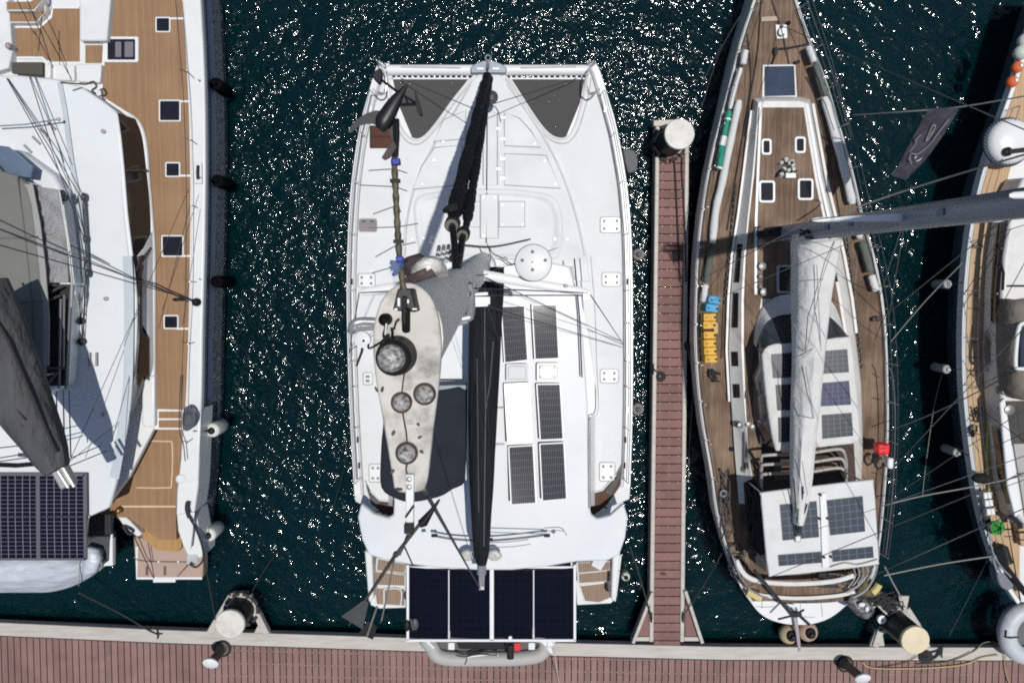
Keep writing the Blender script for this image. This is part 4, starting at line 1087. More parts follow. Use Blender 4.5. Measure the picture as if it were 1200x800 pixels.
# ================================================================== things around the centre catamaran
PVC_G = M('grey_inflatable_fabric', (.40, .40, .385), .6, var=.05, scale=3, dirt=(.3, .29, .27), dirt_amt=.35, dirt_scale=3)
def tube_ring(px_pts, z, r, n=4, tn=14):
    mb = MB(); mb.tube(O(CR(px_pts, n), z), r, tn, closed=True); return mb
dg = Thing('inflatable_dinghy', 'grey inflatable dinghy hung behind the centre catamaran over the pontoon edge', 'dinghy', P(570, 765, 1.4))
dpx = [(506, 757), (500, 748), (520, 741), (570, 738), (620, 741), (638, 748), (638, 760), (628, 768), (600, 771), (560, 771.5), (528, 771), (512, 767)]
dg.part('tube', tube_ring(dpx, 1.5, .21), PVC_G, smooth=60)
mb = MB(); mb.prism(O(shrink(dpx, .95, .85), 1.42), .08); dg.part('floor', mb, M('dark_dinghy_floor', (.10, .10, .10), .7))
mb = MB(); mb.prism(O([(535, 752), (594, 752), (592, 761), (538, 760)], 1.72), .05); dg.part('seat', mb, BLACK, bevel=.02)
mb = MB(); mb.box(P(598, 762, 1.9), (.20, .45, .22)); mb.box(P(597, 752, 1.8), (.28, .3, .26)); dg.part('outboard_motor', mb, BLACK, bevel=.05)
mb = MB(); mb.tube(O(CR([(534, 767), (545, 769), (560, 766), (583, 767)], 4, False), 1.74), .018, 6); mb.tube(O([(545, 778), (549, 768)], 1.72), .018, 6); dg.part('grab_line', mb, BLACK_ROPE)
mb = MB(); mb.box(P(606, 756, 1.82), (.22, .24, .2)); solo('fuel_can', 'small red and white striped can in the grey dinghy behind the centre catamaran', 'can', mb, M('red_can', (.55, .03, .035), .4), P(606, 756, 1.6), bevel=.03)
mb = MB(); mb.strip([P(549, 769, 1.73), P(575, 766, 1.73), P(584, 767, 1.73)], .04, .01); mb.strip([P(549, 769, 1.73), P(545, 778, 1.7)], .04, .01); dg.part('tube_band', mb, W_LID)
mb = MB(); mb.prism(O([(626, 746), (634, 744), (646, 752), (650, 764), (645, 766), (638, 756)], 1.95), .08); dg.part('bow_handle', mb, W_LID, bevel=.02)

# white board leaning on the starboard steps
mb = MB(); q = [P(693, 662, 1.9), P(704, 668, 1.8), P(715, 650, 2.0), (P(702, 642, 2.1))]
mb.panel(q, .05); solo('white_board', 'white rectangular board lying tilted on the right stern steps of the centre catamaran', 'board', mb, [M('board_white', (.72, .72, .78), .4), W_LID], q[0])

FEND = M('white_fender_vinyl', (.66, .65, .62), .4, var=.05, scale=6, dirt=(.45, .43, .38), dirt_amt=.5, dirt_scale=5)
def fender(px, py, ztop, L_, r, label, m=FEND, g=None, cap=BLACK, dy=0, flat=False):
    top = P(px, py, ztop)
    t = Thing('fender', label, 'fender', (top.x, top.y, ztop - L_), g)
    ax = Vector((0, dy, -1))
    prof = [(.03, 0), (.05, .03)] + [(r*math.sin(math.pi/2*min(1, k/5)), .04 + r*.55*(1-math.cos(math.pi/2*k/5))) for k in range(1, 6)] + [(r, L_ - r*.6)] + [(r*math.cos(math.pi/2*k/5), L_ - r*.6 + r*.5*math.sin(math.pi/2*k/5)) for k in range(1, 6)]
    mb = MB(); mb.lathe(prof, top, ax, 22); t.part('body', mb, m, smooth=60)
    mb = MB(); mb.lathe([(.02, -.06), (r*.42, -.02), (r*.5, .03), (r*.45, .06)], top, ax, 14); t.part('end_cap', mb, cap)
    return t, top
G1 = 'white fenders along the left catamaran'
def frope(name_label, a, b_, m=BLACK_ROPE, r=.012):
    pass
f1, p1 = fender(247, 505, 1.75, .95, .20, 'white fender with black cap beside the left catamaran cockpit steps', g=G1)
f2, p2 = fender(243, 628, 1.5, .90, .20, 'white fender with black cap at the stern quarter of the left catamaran', g=G1)
for f, p, q in ((f1, p1, (226, 505)), (f2, p2, (236, 622))):
    mb = MB(); mb.tube([p, P(q[0], q[1], 2.4)], .012, 5); f.part('lanyard', mb, BLACK_ROPE)
f3, p3 = fender(734, 677, .85, .5, .13, 'pale fender at the right stern corner of the centre catamaran', m=M('greenish_white_fender', (.52, .55, .47), .45, var=.08))
mb = MB(); mb.tube([p3, P(727, 672, 1.7)], .012, 5); f3.part('lanyard', mb, BLACK_ROPE)
GREYF = M('grey_fender_vinyl', (.22, .22, .215), .55, var=.12, scale=8)
for (x, y, lab) in ((749, 298, 'round grey fender between centre catamaran and finger pier, nearer the bow'), (748.5, 480, 'round grey fender between centre catamaran and finger pier, nearer the stern')):
    f, p = fender(x, y, 1.15, .85, .17, lab, m=GREYF, g='round grey fenders beside the finger pier', cap=M('grey_cap', (.12, .12, .12), .6))
    mb = MB(); mb.tube([p, P(x - 8, y - 4, 2.0)], .01, 5); f.part('lanyard', mb, GREY_ROPE)
mb = MB(); mb.prism(O([(730, 174), (744, 176), (748, 188), (746, 201), (736, 203), (732, 188)], 1.2), .35); t = solo('fender_board', 'flat grey fender pad on the right bow side of the centre catamaran', 'fender', mb, M('grey_pad', (.13, .13, .14), .8), P(740, 190, .85), bevel=.04)
for k, (x, y) in enumerate(((254, 97), (256, 211), (255, 330))):
    c = P(x, y, 1.0)
    lab = ('fender in black cover on the left catamaran hull, nearest the top of the photo', 'fender in black cover on the left catamaran hull, middle one of three', 'fender in black cover on the left catamaran hull where the shrouds land')[k]
    f, p = fender(x - 3, y, 1.5, 1.1, .17, lab, cap=M('black_cover_cap', (.005, .005, .006), .95, spec=.03), m=M('black_fender_cover', (.006, .006, .007), .95, var=.3, spec=.03), g='black covered fenders on the left catamaran')
    mb = MB(); mb.tube([p, P(x - 22, y - 3, 2.45)], .012, 5); f.part('lanyard', mb, BLACK_ROPE)

def rope(label, pts, r=.016, m=BLACK_ROPE, group=None, n=4, name='mooring_line', cat_='rope'):
    mb = MB(); w_ = [P(*p) for p in CR(pts, n, False)]
    mb.tube(w_, r, 6); return solo(name, label, cat_, mb, m, w_[0], group)
rope('doubled dark mooring line from the silver tender to the pontoon edge on the left', [(92, 694, 1.2), (140, 718, .8), (178, 740, .62), (190, 742, .62)], .022)
rope('thin dark mooring line from left catamaran quarter down to the bracketed pile', [(239, 655, 1.6), (246, 690, 1.0), (252, 726, .7)], .014)
rope('dark mooring line from the trapezoid pile bracket up into the water', [(296, 692, .7), (312, 664, .3), (330, 640, -.1)], .012)
rope('dark mooring line from centre catamaran quarter to left cleat of the finger pier', [(738, 640, 1.8), (748, 670, 1.2), (763, 722, .68)], .026)
rope('dark mooring line from teak sailboat quarter to right cleat of the finger pier', [(846, 648, 1.6), (826, 683, 1.1), (800, 722, .68)], .016)
rope('thin mooring line running from the finger pier up beside the teak sailboat', [(806, 408, .65), (812, 450, .4), (808, 520, .1), (806, 600, -.1)], .01, GREY_ROPE)
rope('dark bow line lying along the finger pier planks, left strand', [(789, 184, .62), (791, 200, .6), (794, 260, .6), (797, 330, .6)], .024)
rope('dark bow line lying along the finger pier planks, right strand', [(800, 184, .62), (799, 200, .6), (802, 250, .6), (804, 330, .62)], .022)
rope('short dark lashing loop round the trapezoid pile bracket corner', [(272, 698, .6), (283, 703, .7), (292, 700, .7), (297, 708, .6), (296, 714, .6)], .018)
rope('thin line on the water side of the centre catamaran, port quarter', [(409, 520, 2.1), (400, 560, .6), (389, 600, -.1)], .01)
# coiled line on the pier
mb = MB()
for k in range(4):
    mb.tube([P(774 + (5.5 - k*1.1)*math.cos(a), 441 + (5.5 - k*1.1)*math.sin(a), .58 + .01*k) for a in [2*math.pi*i/16 for i in range(16)]], .024, 6, closed=True)
mb.tube([P(766, 432, .66), P(770, 436, .62), P(778, 438, .6)], .022, 6)
solo('coiled_rope', 'black coiled line beside the cleat on the finger pier', 'rope', mb, BLACK_ROPE, P(774, 441, .55))
mb = MB(); mb.tube([P(803, 406, .68), P(809, 405, .75), P(818, 404, 1.2)], [.10, .09, .05], 8); solo('rope_bundle', 'dark rope bundle stretched from finger pier to teak sailboat by the yellow jerrycans', 'rope', mb, BLACK_ROPE, P(806, 405, .6))
mb = MB(); mb.ball(P(888, 0, 0), .1) if False else None
# leaf on pier
mb = MB()
for (x, y) in ((777, 671), (779, 672.5), (775.5, 672)): mb.ball(P(x, y, .565), (.06, .035, .012), 8)
solo('dead_leaves', 'small brown clump of leaves lying on the lower finger pier planks', 'leaves', mb, M('dead_leaf', (.10, .04, .03), .8, var=.4, scale=30), P(777, 672, .55))

# ================================================================== LEFT CATAMARAN
ZL = 2.3
lc = Thing('teak_deck_catamaran', 'large white catamaran with golden teak side deck and grey bimini at the left edge', 'catamaran', P(60, 350, 0))
GOLD = teak('golden_teak', (.235, .135, .07), (.37, .235, .135), seam=(.16, .09, .05), pitch=.062, seamw=.12, blot=.4)
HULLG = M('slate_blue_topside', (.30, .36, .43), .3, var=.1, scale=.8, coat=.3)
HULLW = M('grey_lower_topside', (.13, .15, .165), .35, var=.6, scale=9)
# hull side bands by height: (z, px shift handled by true geometry)
edge = [(233, -30), (236, 20), (239, 80), (240.5, 150), (240.5, 230), (239, 310), (237, 390), (236, 460), (233.5, 520), (230, 570), (226, 612), (222, 645)]
ed = CR(edge, 3, False)
top = [P(x, y, ZL) for x, y in ed]
def off(pts, d, z): return [Vector((p.x + d, p.y, z)) for p in pts]
mb = MB()
bands = [off(top, 0, ZL - .05), off(top, -.15, 1.55), off(top, -.25, 1.5), off(top, -.25, 1.22), off(top, -.13, 1.18), off(top, -.10, .6), off(top, -.22, .0), off(top, -.4, -.5)]
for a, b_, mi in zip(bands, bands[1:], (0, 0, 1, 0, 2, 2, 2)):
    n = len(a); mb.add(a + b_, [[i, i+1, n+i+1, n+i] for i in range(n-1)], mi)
# close the hull with inner side and bottom
inn = off(top, -4.2, -.5); mb.add(bands[-1] + inn, [[i, i+1, len(top)+i+1, len(top)+i] for i in range(len(top)-1)], 2)
inn2 = off(top, -4.2, ZL - .3); mb.add(inn + inn2, [[i, i+1, len(top)+i+1, len(top)+i] for i in range(len(top)-1)], 2)
lc.part('hull', mb, [HULLG, glassy('hull_window', (.006, .007, .009), .06), HULLW], smooth=60)
# decks
up = [(-40, -30), (233, -30)] + [e for e in ed if -20 < e[1] < 500] + [(212, 500), (181, 500), (150, 560), (120, 600), (-40, 600)]
mb = MB(); mb.prism(O(up, ZL), .25); lc.part('deck', mb, W_GEL, bevel=.05, segs=3)
tk_r = [(212, -30), (216, 20), (220, 80), (222.5, 140), (224, 220), (223.5, 300), (222, 380), (220, 440), (218, 480)]
tk_l = [(181, 479), (181, 400), (181, 330), (180.5, 300), (178.5, 262), (174.5, 215), (171, 170), (164, 146), (151, 134.5), (118, 113), (130, -30)]
mb = MB(); mb.prism(O(CR(tk_r, 3, False) + tk_l, ZL + .016), .02); sdk = lc.part('side_deck', mb, GOLD)
mb = MB(); mb.strip(O(tk_l, ZL + .02), .07, .012); mb.strip(O(CR(tk_r, 3, False), ZL + .016), .03, .012); lc.part('deck_border', mb, W_LID, sdk)
def lhatch(x0, y0, x1, y1, line=None, m=None, lab=None):
    mb = MB(); mb.prism(O(rnd_rect(x0-1.6, y0-1.6, x1+1.6, y1+1.6, 1.5, 2), ZL + .045), .04); fr = lc.part('hatch_frame', mb, W_LID, bevel=.006)
    mb = MB(); mb.prism(O(rnd_rect(x0, y0, x1, y1, 1, 2), ZL + .056), .02); lc.part('hatch_glass', mb, m or glassy('dark_hatch_glass', (.012, .013, .02), .06), fr)
    for dx in (.28, .72):
        mb = MB(); mb.box(P(lerp(x0, x1, dx), y1 - 3, ZL + .06), (.05, .03, .03)); lc.part('hatch_catch', mb, BLACK, fr)
    if line:
        mb = MB(); mb.strip(O(line, ZL + .022), .05, .008); lc.part('deck_line', mb, W_LID, fr)
lhatch(183.5, 21.5, 198, 36.5, [(198, 22), (215, 22)])
lhatch(187.5, 118.5, 210, 141, [(210, 119), (221, 119)])
lhatch(195, 191.5, 209.5, 206, [(209, 206), (223, 206)])
lhatch(190.5, 277, 213.5, 299.5, [(213, 300), (223, 300)])
lhatch(193, 370.5, 207.5, 384, [(207, 385), (221, 385)])
mb = MB(); mb.prism(O(rnd_rect(122, 43, 162, 73, 2, 2), ZL + .05), .05); fr = lc.part('hatch_frame', mb, W_LID, bevel=.01)
mb = MB(); mb.prism(O(rnd_rect(126, 46, 158, 70, 1, 2), ZL + .07), .02); lc.part('hatch_glass', mb, glassy('blind_hatch_glass', (.015, .015, .022), .08), fr)
mb = MB(); mb.prism(O(rnd_rect(135, 49, 142, 67, 1, 2), ZL + .078), .01); mb.prism(O(rnd_rect(146, 49, 156, 67, 1, 2), ZL + .078), .01); lc.part('hatch_blind', mb, M('grey_blind', (.16, .155, .17), .5), fr)
# pop-up line along deck, cleats, stanchions
mb = MB(); mb.tube(O(CR([(205, -10), (211, 60), (216, 130), (218.5, 220)], 4, False), ZL + .7), .010, 5); mb.tube(O(CR([(218.5, 220), (218, 330), (214, 420), (212, 500)], 4, False), ZL + .7), .010, 5); lc.part('lifeline', mb, DARK_WIRE)
for x, y in ((216, 83), (219.5, 163), (220.5, 240), (219, 330), (217, 403), (214, 520)):
    mb = MB(); mb.tube([P(x + 3, y, ZL), P(x + 3, y, ZL + .7)], .014, 6); mb.tube([P(x + 3, y, ZL + .3), P(x - 6, y - 3, ZL + .05)], .01, 5); lc.part('stanchion', mb, STEEL)
mb = MB(); mb.box(P(232, 203, ZL + .05), (.22, .55, .05)); ch = lc.part('cleat_recess', mb, W_DECK, bevel=.02); mb = MB(); mb.tube([P(232, 194, ZL + .1), P(231.5, 203, ZL + .12), P(232, 210, ZL + .1)], .04, 8); lc.part('deck_cleat', mb, BLACK, ch)
mb = MB(); mb.tube(O(CR([(216, 488), (219, 478), (225, 480), (228, 490), (224, 500), (217, 502)], 4), ZL + .35), .05, 6, closed=True); mb.ball(P(221, 492, ZL + .35), (.17, .2, .1), 10); lc.part('hanging_coil', mb, M('grey_coil', (.09, .10, .11), .8, var=.5, scale=40, bump=.02, bscale=40))
mb = MB(); mb.tube(O(CR([(212, 440), (210, 500), (215, 520), (217, 540)], 4, False), ZL + .2), .014, 5); lc.part('sheet', mb, DARK_WIRE)
# aft side deck: steps, lower teak, gunwale
mb = MB(); mb.prism(O([(181, 481), (214, 481), (214, 503), (181, 503)], ZL + .01), .1); s0 = lc.part('step', mb, W_LID)
for y0, y1 in ((482, 490), (492, 501)):
    mb = MB(); mb.prism(O([(186, y0), (213, y0), (213, y1), (186, y1)], ZL + .025), .02); lc.part('step_tread', mb, GOLD, s0)
mb = MB(); mb.prism(O([(100, 470), (181, 503), (215, 503), (209, 560), (206, 600), (207, 632), (186, 632), (150, 606), (110, 606), (90, 560)], 1.8), .2); ck = lc.part('cockpit_sole', mb, GOLD)
mb = MB(); mb.strip(O(CR([(150, 540), (151, 520), (158, 517), (196, 517), (202, 522), (201, 566), (196, 571), (160, 571)], 3, False), 1.805), .035, .006); mb.strip(O([(142, 593), (206, 593)], 1.805), .05, .008); lc.part('deck_line', mb, M('cream_inlay', (.60, .45, .30), .6), ck)
mb = MB(); mb.prism(O([(214, 500), (235.5, 478), (234, 520), (232, 570), (228, 600), (206, 604), (207, 575), (211, 540)], ZL - .05), .9); gw = lc.part('quarter_gunwale', mb, W_GEL, bevel=.05, segs=3)
mb = MB(); mb.prism(O([(206, 600), (229, 598), (233, 620), (239, 645), (238, 653), (222, 656), (214, 640), (208, 622)], 1.9), .9); lc.part('quarter_end', mb, W_GEL, gw, bevel=.06, segs=3)
mb = MB(); mb.lathe([(.13, 0), (.13, .02), (.1, .03), (.09, .015), (.001, .018)], P(212, 561, ZL - .04), n=24); lc.part('deck_filler', mb, W_DECK, gw)
mb = MB(); mb.prism(O(rnd_rect(219, 650, 232, 661, 1.5), 1.92), .02); lc.part('vent_grille', mb, GREY_SEAM, gw)
mb = MB(); mb.tube(O(CR([(220, 588), (219, 596), (222, 606)], 3, False), ZL + .1), .06, 8); mb.tube(O(CR([(222, 606), (230, 620), (237, 640), (238, 655), (230, 664), (222, 660)], 4, False), 2.05), .03, 6); lc.part('quarter_rail', mb, BLACK_ROPE)
GOLD2 = teak('bright_stern_teak', (.36, .20, .07), (.50, .31, .13), pitch=.062, seamw=.1, blot=.2)
mb = MB(); mb.prism(O([(140, 592), (208, 594), (213, 640), (209, 646), (184, 644), (166, 629), (150, 612)], 1.5), .2); lc.part('stern_step', mb, GOLD2)
PLAT = M('beige_platform', (.40, .29, .235), .6, var=.05, scale=2, dirt=(.33, .24, .20), dirt_amt=.4)
mb = MB(); mb.prism(O([(156, 628), (214, 640), (233, 642), (238, 655), (237.5, 676), (235, 678), (161, 677.5), (159, 675)], .75), .4); pf = lc.part('swim_platform', mb, PLAT, bevel=.04)
mb = MB(); mb.strip(O(CR([(157, 652), (163, 656), (186, 657.5), (219, 658)], 3, False), .755), .035, .008); mb.prism(O(rnd_rect(170.5, 663, 173.5, 674, 1), .77), .02); mb.prism(O(rnd_rect(191.5, 663, 194.5, 674, 1), .77), .02); lc.part('platform_fitting', mb, M('dark_fitting', (.12, .09, .085), .5), pf)
mb = MB(); mb.strip(O([(160.5, 640), (160.5, 677), (237, 677)], .75), .07, .012); mb.box(P(193, 679.5, .75), (.65, .1, .06)); lc.part('platform_edge', mb, W_LID, pf)
mb = MB()
for x in (186, 209): mb.lathe([(.03, 0), (.03, .02)], P(x, 657.5, .76), n=8)
lc.part('platform_stud', mb, W_LID, pf)
mb = MB(); mb.prism(O([(136, 604), (141, 600), (152, 610), (166, 625), (162, 630), (146, 618)], 1.75), .25); cn = lc.part('stern_coaming', mb, W_GEL, bevel=.04)
mb = MB(); mb.tube(O(CR([(144, 616), (150, 618), (156, 622), (152, 626), (147, 621)], 3), 1.85), .03, 6, closed=True); mb.tube([P(156, 626, 1.8), P(170, 655, 1.2), P(180, 677, .8)], .014, 5); mb.tube([P(162, 628, 1.8), P(172, 652, 1.2), P(178, 660, .9)], .012, 5); mb.tube([P(208, 675, .8), P(222, 660, 1.2)], .012, 5); lc.part('stern_line', mb, BLACK_ROPE, cn)
mb = MB(); mb.ball(P(139, 598, 1.95), (.09, .1, .08), 10); lc.part('brass_cleat', mb, M('old_brass', (.28, .15, .05), .4, metal=.7), cn)
# ---- cabin with dark side window
ZRL = 3.3
roof_r = [(138, 133), (142, 160), (146, 200), (150, 250), (156, 300), (161, 350), (160.5, 400), (156, 450), (148, 500), (139, 543), (136, 565), (128, 595), (103, 606)]
base_r = [(158, 139), (166, 160), (171, 200), (175, 240), (176, 280), (173, 310), (170, 350), (170, 400), (170, 450)]
mb = MB()
A = O(CR(roof_r[:9], 3, False), ZRL - .06); B_ = O(CR(base_r, 3, False), ZL + .18)
n = len(A); mb.add(A + B_, [[i, i+1, n+i+1, n+i] for i in range(n-1)]); A2 = [p - Vector((.12, 0, 0)) for p in A]; B2 = [p - Vector((.12, 0, 0)) for p in B_]
mb.add(A2 + B2, [[i, i+1, n+i+1, n+i] for i in range(n-1)])
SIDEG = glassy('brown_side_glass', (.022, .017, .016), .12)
win = lc.part('side_window', mb, SIDEG, smooth=60)
mb = MB()
for k in (6, 13): mb.bar(A[k] + Vector((.03, 0, 0)), B_[k] + Vector((.03, 0, .02)), .06, .05)
lc.part('window_mullion', mb, M('brown_mullion', (.05, .04, .038), .4), win)
mb = MB(); mb.prism(O([(166, 240), (169.5, 242), (167, 268), (163, 290)] , ZL + 1.4), .03); 
# light pillar (coachroof end) over the glass from y=310 to 370 and its wall
mb = MB(); mb.prism([P(*p) for p in ((160, 300, 3.1), (168, 290, 2.8), (178, 270, 2.45), (180.5, 310, 2.4), (180.5, 430, 2.4), (174, 446, 2.5), (173, 392, 2.6), (161, 372, 3.0))], .1); lc.part('cabin_wall', mb, W_SHIP, bevel=.03)
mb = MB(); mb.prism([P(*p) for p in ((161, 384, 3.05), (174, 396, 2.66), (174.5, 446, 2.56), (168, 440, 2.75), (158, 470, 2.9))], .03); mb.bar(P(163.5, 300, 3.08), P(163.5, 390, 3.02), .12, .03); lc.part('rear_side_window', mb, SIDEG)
mb = MB(); mb.prism(O([(166, 448), (175, 440), (181, 440), (181, 500), (170, 501), (166, 498)], ZL + .2), .5); lc.part('coaming', mb, W_GEL, bevel=.05, segs=3)
mb = MB(); pts = CR([(151, 134.5), (164, 146), (171, 170), (174.5, 215), (178.5, 262), (180.5, 300), (180.5, 380), (180.5, 440)], 4, False)
mb.tube(O([(x - 1.5, y) for x, y in pts], ZL + .06), .075, 8); lc.part('deck_coaming', mb, W_GEL)
roof_l = [(-40, 640), (-40, 88), (20, 88), (62, 92), (96, 102), (122, 120)]
rp = [P(x, y, ZRL - .000004*(max(0, x-20))**2) for x, y in roof_l + roof_r] + [P(101, 612, ZRL), P(98, 650, ZRL)]
mb = MB(); mb.prism(rp, .18); rf = lc.part('coachroof', mb, W_SHIP, bevel=.07, segs=4)
mb = MB()
A = O([(70, 97), (76, 130), (84, 190), (93, 240), (99, 300), (101, 350)], ZRL + .004); mb.strip(A, .12, .01)
lc.part('roof_ridge', mb, M('roof_grey_band', (.46, .50, .53), .4), rf)
mb = MB(); mb.strip(O(CR([(149, 300), (151, 340), (151, 400), (149, 460), (141, 520), (134, 560)], 4, False), ZRL + .003), .24, .008); lc.part('roof_band', mb, M('roof_side_band', (.48, .53, .57), .35), rf)
mb = MB(); mb.prism(O([(20, 88), (62, 92), (96, 102), (122, 120), (136, 131), (120, 128), (94, 110), (60, 100), (20, 97)], ZRL - .05), .5); lc.part('roof_brow', mb, W_DECK, rf, bevel=.04)
mb = MB()
for x, y, dx, dy in ((20, 178, 9, 9), (28, 170, 9, 9), (38, 160, 9, 9), (47, 151, 9, 9), (56, 143, 9, 9), (105, 413, 0, 16), (113, 413, 0, 16)):
    mb.bar(P(x, y, ZRL + .02), P(x + dx, y + dy, ZRL + .02), .05, .03)
lc.part('roof_vent_slot', mb, M('slot_grey', (.25, .255, .26), .6), rf)
for x, y in ((124, 350), (121, 154), (103, 605), (121, 485)):
    mb = MB(); mb.lathe([(.055, 0), (.055, .02), (.03, .03)], P(x, y, ZRL), n=12); lc.part('roof_filler', mb, M('filler_grey', (.3, .3, .3), .4), rf)
mb = MB(); mb.tube([P(98, 228, ZRL + .12), P(100, 260, ZRL + .12), P(102, 300, ZRL + .12), P(103.5, 322, ZRL + .12)], .035, 6)
for y, x in ((231, 98.5), (280, 100.5), (320, 103)): mb.ball(P(x, y, ZRL + .12), (.07, .12, .08), 8)
lc.part('roof_track', mb, DARK_WIRE, rf)
mb = MB(); mb.tube([P(88, 360, ZRL + .1), P(95, 378, ZRL + .1), P(99, 300, ZRL + .1)], .012, 5); mb.tube([P(92, 340, ZRL + .1), P(97, 400, ZRL + .1), P(101, 320, ZRL + .1)], .012, 5); lc.part('control_line', mb, DARK_WIRE, rf)
for x, y in ((95.5, 376), (97, 400), (76, 232), (73, 227)):
    mb = MB(); mb.lathe([(.09, 0), (.09, .09), (.06, .1), (.06, .15), (.001, .16)], P(x, y, ZRL + .02 + (.6 if y < 300 else 0)), n=14); lc.part('winch', mb, BLACK, rf)
mb = MB(); mb.tube([P(-5, 148, ZRL + .3), P(30, 146, ZRL + .3), P(68, 140, ZRL + .3)], .02, 6); mb.ball(P(69, 140, ZRL + .3), .05, 8); lc.part('whisker_pole', mb, ALU, rf)
# foredeck area top left: steps, seat and white lockers
mb = MB(); mb.prism(O([(60, 8), (93, 8), (93, 72), (60, 72), (40, 66), (16, 66), (16, 34), (46, 32), (58, 20)], ZL + .02), .03); fc = lc.part('foredeck_sole', mb, GOLD)
mb = MB(); mb.strip(O([(93, 9), (62, 9), (60, 20), (47, 32), (15, 32), (15, 68), (50, 68), (57, 75)], ZL + .024), .06, .008); lc.part('deck_line', mb, W_LID, fc)
for y0, x1, z in ((15, 47, .22), (1, 44, .42)):
    q = [(10 - (2 if y0 < 5 else 0)*2, y0 + 1), (x1 - 8, y0 + 1), (x1 + 6, y0 - 9), (x1 + 6, y0 - 2), (x1 - 4, y0 + 12), (10 - (2 if y0 < 5 else 0)*2, y0 + 12)]
    mb = MB(); mb.prism(O(q, ZL + z), .3); st_ = lc.part('step', mb, W_LID, bevel=.02)
    mb = MB(); mb.prism(O(shrink(q, .93, .84), ZL + z + .012), .02); lc.part('step_tread', mb, GOLD, st_)
mb = MB(); mb.prism(O([(93, -20), (131, -20), (125, 48), (93, 48)], ZL + .25), .3); lc.part('foredeck_locker', mb, W_DECK, bevel=.04)
mb = MB(); mb.prism(O([(100, 53), (120, 53), (119, 74), (100, 74)], ZL + .02), .03); lc.part('locker_teak', mb, GOLD)
mb = MB(); mb.prism(O([(88, 75), (119, 75), (117, 97), (90, 96)], ZL + .2), .3); mb.prism(O([(52, 75), (59, 75), (59, 92), (52, 92)], ZL + .25), .3); mb.prism(O([(60, 76), (87, 76), (87, 95), (60, 94)], ZL + .12), .2); lc.part('foredeck_seat', mb, W_GEL, bevel=.03)
GRATE = M('dark_grating', (.07, .065, .055), .8, var=.8, scale=60)
mb = MB(); mb.prism(O([(14, 73), (50, 73), (50, 88), (14, 86)], ZL + .3), .1); lc.part('grating', mb, GRATE)
mb = MB(); mb.prism(O([(-10, -20), (8, -20), (14, 60), (10, 80), (-10, 86)], ZL + .25), .3); lc.part('foredeck_locker', mb, W_DECK, bevel=.03)
mb = MB(); mb.ball(P(10, 54, ZL + .35), (.08, .09, .08), 10); lc.part('foredeck_light', mb, M('pink_cap', (.35, .28, .3), .5))
mb = MB(); mb.tube([P(107, 97, 3), P(100, 99, 3.4), P(71, 97, 4.0)], .02, 6); mb.tube(O(CR([(104, 98), (110, 96), (113, 102), (108, 106), (112, 110)], 4, False), 3), .025, 6); lc.part('sheet', mb, DARK_WIRE)
# ---- flybridge: windscreen cover, helm frames, grey bimini
FB = 5.0
mb = MB(); mb.prism(O([(-20, 170), (20, 175), (62, 205), (72, 222), (82, 300), (84, 330), (80, 420), (78, 450), (40, 470), (-20, 470)], 3.75), .5); fly = lc.part('flybridge', mb, W_SHIP, bevel=.1, segs=3)
CRINK = M('crinkled_grey_cover', (.20, .205, .21), .4, var=.25, scale=3, bump=.05, bscale=9)
A = [(34, 217), (62, 223), (70, 234), (76, 290), (80, 331)]; 
mb = MB(); g = []
nu, nv = 14, 22
for i in range(nu + 1):
    row = []
    for j in range(nv + 1):
        v = j/nv; u = i/nu
        xl = lerp(34, 51, v); xr = interp([(0, 68), (.2, 73), (.6, 79), (1, 80)], v)[0]
        y = lerp(217, 331, v) + 5*u*(1-v)
        row.append(P(lerp(xl, xr, u), y, 4.32 - .2*u + .035*math.sin(j*1.7 + i*.9)*math.exp(-((u-.3)/.28)**2) + .02*mnoise.noise(Vector((i*.7, j*.9, 0)))))
    g.append(row)
for k in (0, -.02):
    vs = [p + Vector((0, 0, k)) for r_ in g for p in r_]
    mb.add(vs, [[i*(nv+1)+j, (i+1)*(nv+1)+j, (i+1)*(nv+1)+j+1, i*(nv+1)+j+1] for i in range(nu) for j in range(nv)])
lc.part('windscreen_cover', mb, CRINK, smooth=50)
mb = MB(); mb.prism(O([(56, 333), (84, 333), (79, 452), (50, 452)], 3.78), .04); hw = lc.part('helm_well', mb, M('helm_dark', (.016, .013, .012), .6, var=.4))
mb = MB()
for a, b_ in (((57, 334), (82, 335)), ((83, 335), (77, 455)), ((71, 350), (69, 455)), ((56, 352), (71, 346)), ((52, 431), (80, 431)), ((56, 350), (52, 450)), ((53, 452), (70, 434)), ((60, 342), (74, 334)), ((75, 345), (74, 430))):
    mb.tube([P(*a, 4.15), P(*b_, 4.12)], .028, 6)
lc.part('helm_frame', mb, M('helm_frame_grey', (.14, .14, .15), .35, metal=.6), fly)
mb = MB(); mb.tube([P(69, 222, 4.4), P(78, 275, 4.4), P(84, 330, 4.3), P(83, 360, 4.2)], .02, 6); mb.tube([P(74, 240, 4.1), P(83, 300, 4.1), P(88, 345, 4.1), P(92, 370, 3.7)], .016, 6); lc.part('fly_rail', mb, STEEL, fly)
mb = MB(); mb.prism(O([(-20, 168), (10, 172), (38, 196), (36, 208), (-20, 202)], 4.25), .05); lc.part('fly_windscreen', mb, glassy('blue_windscreen', (.10, .14, .20), .1), fly)
BIM = M('grey_bimini_canvas', (.165, .165, .155), .85, var=.06, scale=1.2, bump=.01, bscale=3)
bim = [(-30, 196), (2, 200), (33, 215), (42, 260), (48, 310), (53, 370), (53, 425), (51, 448), (46, 455), (36, 452), (-30, 452)]
mb = MB(); mb.dome(O(CR(bim, 2), 4.42), .1, .08); bm_ = lc.part('bimini', mb, BIM, smooth=60)
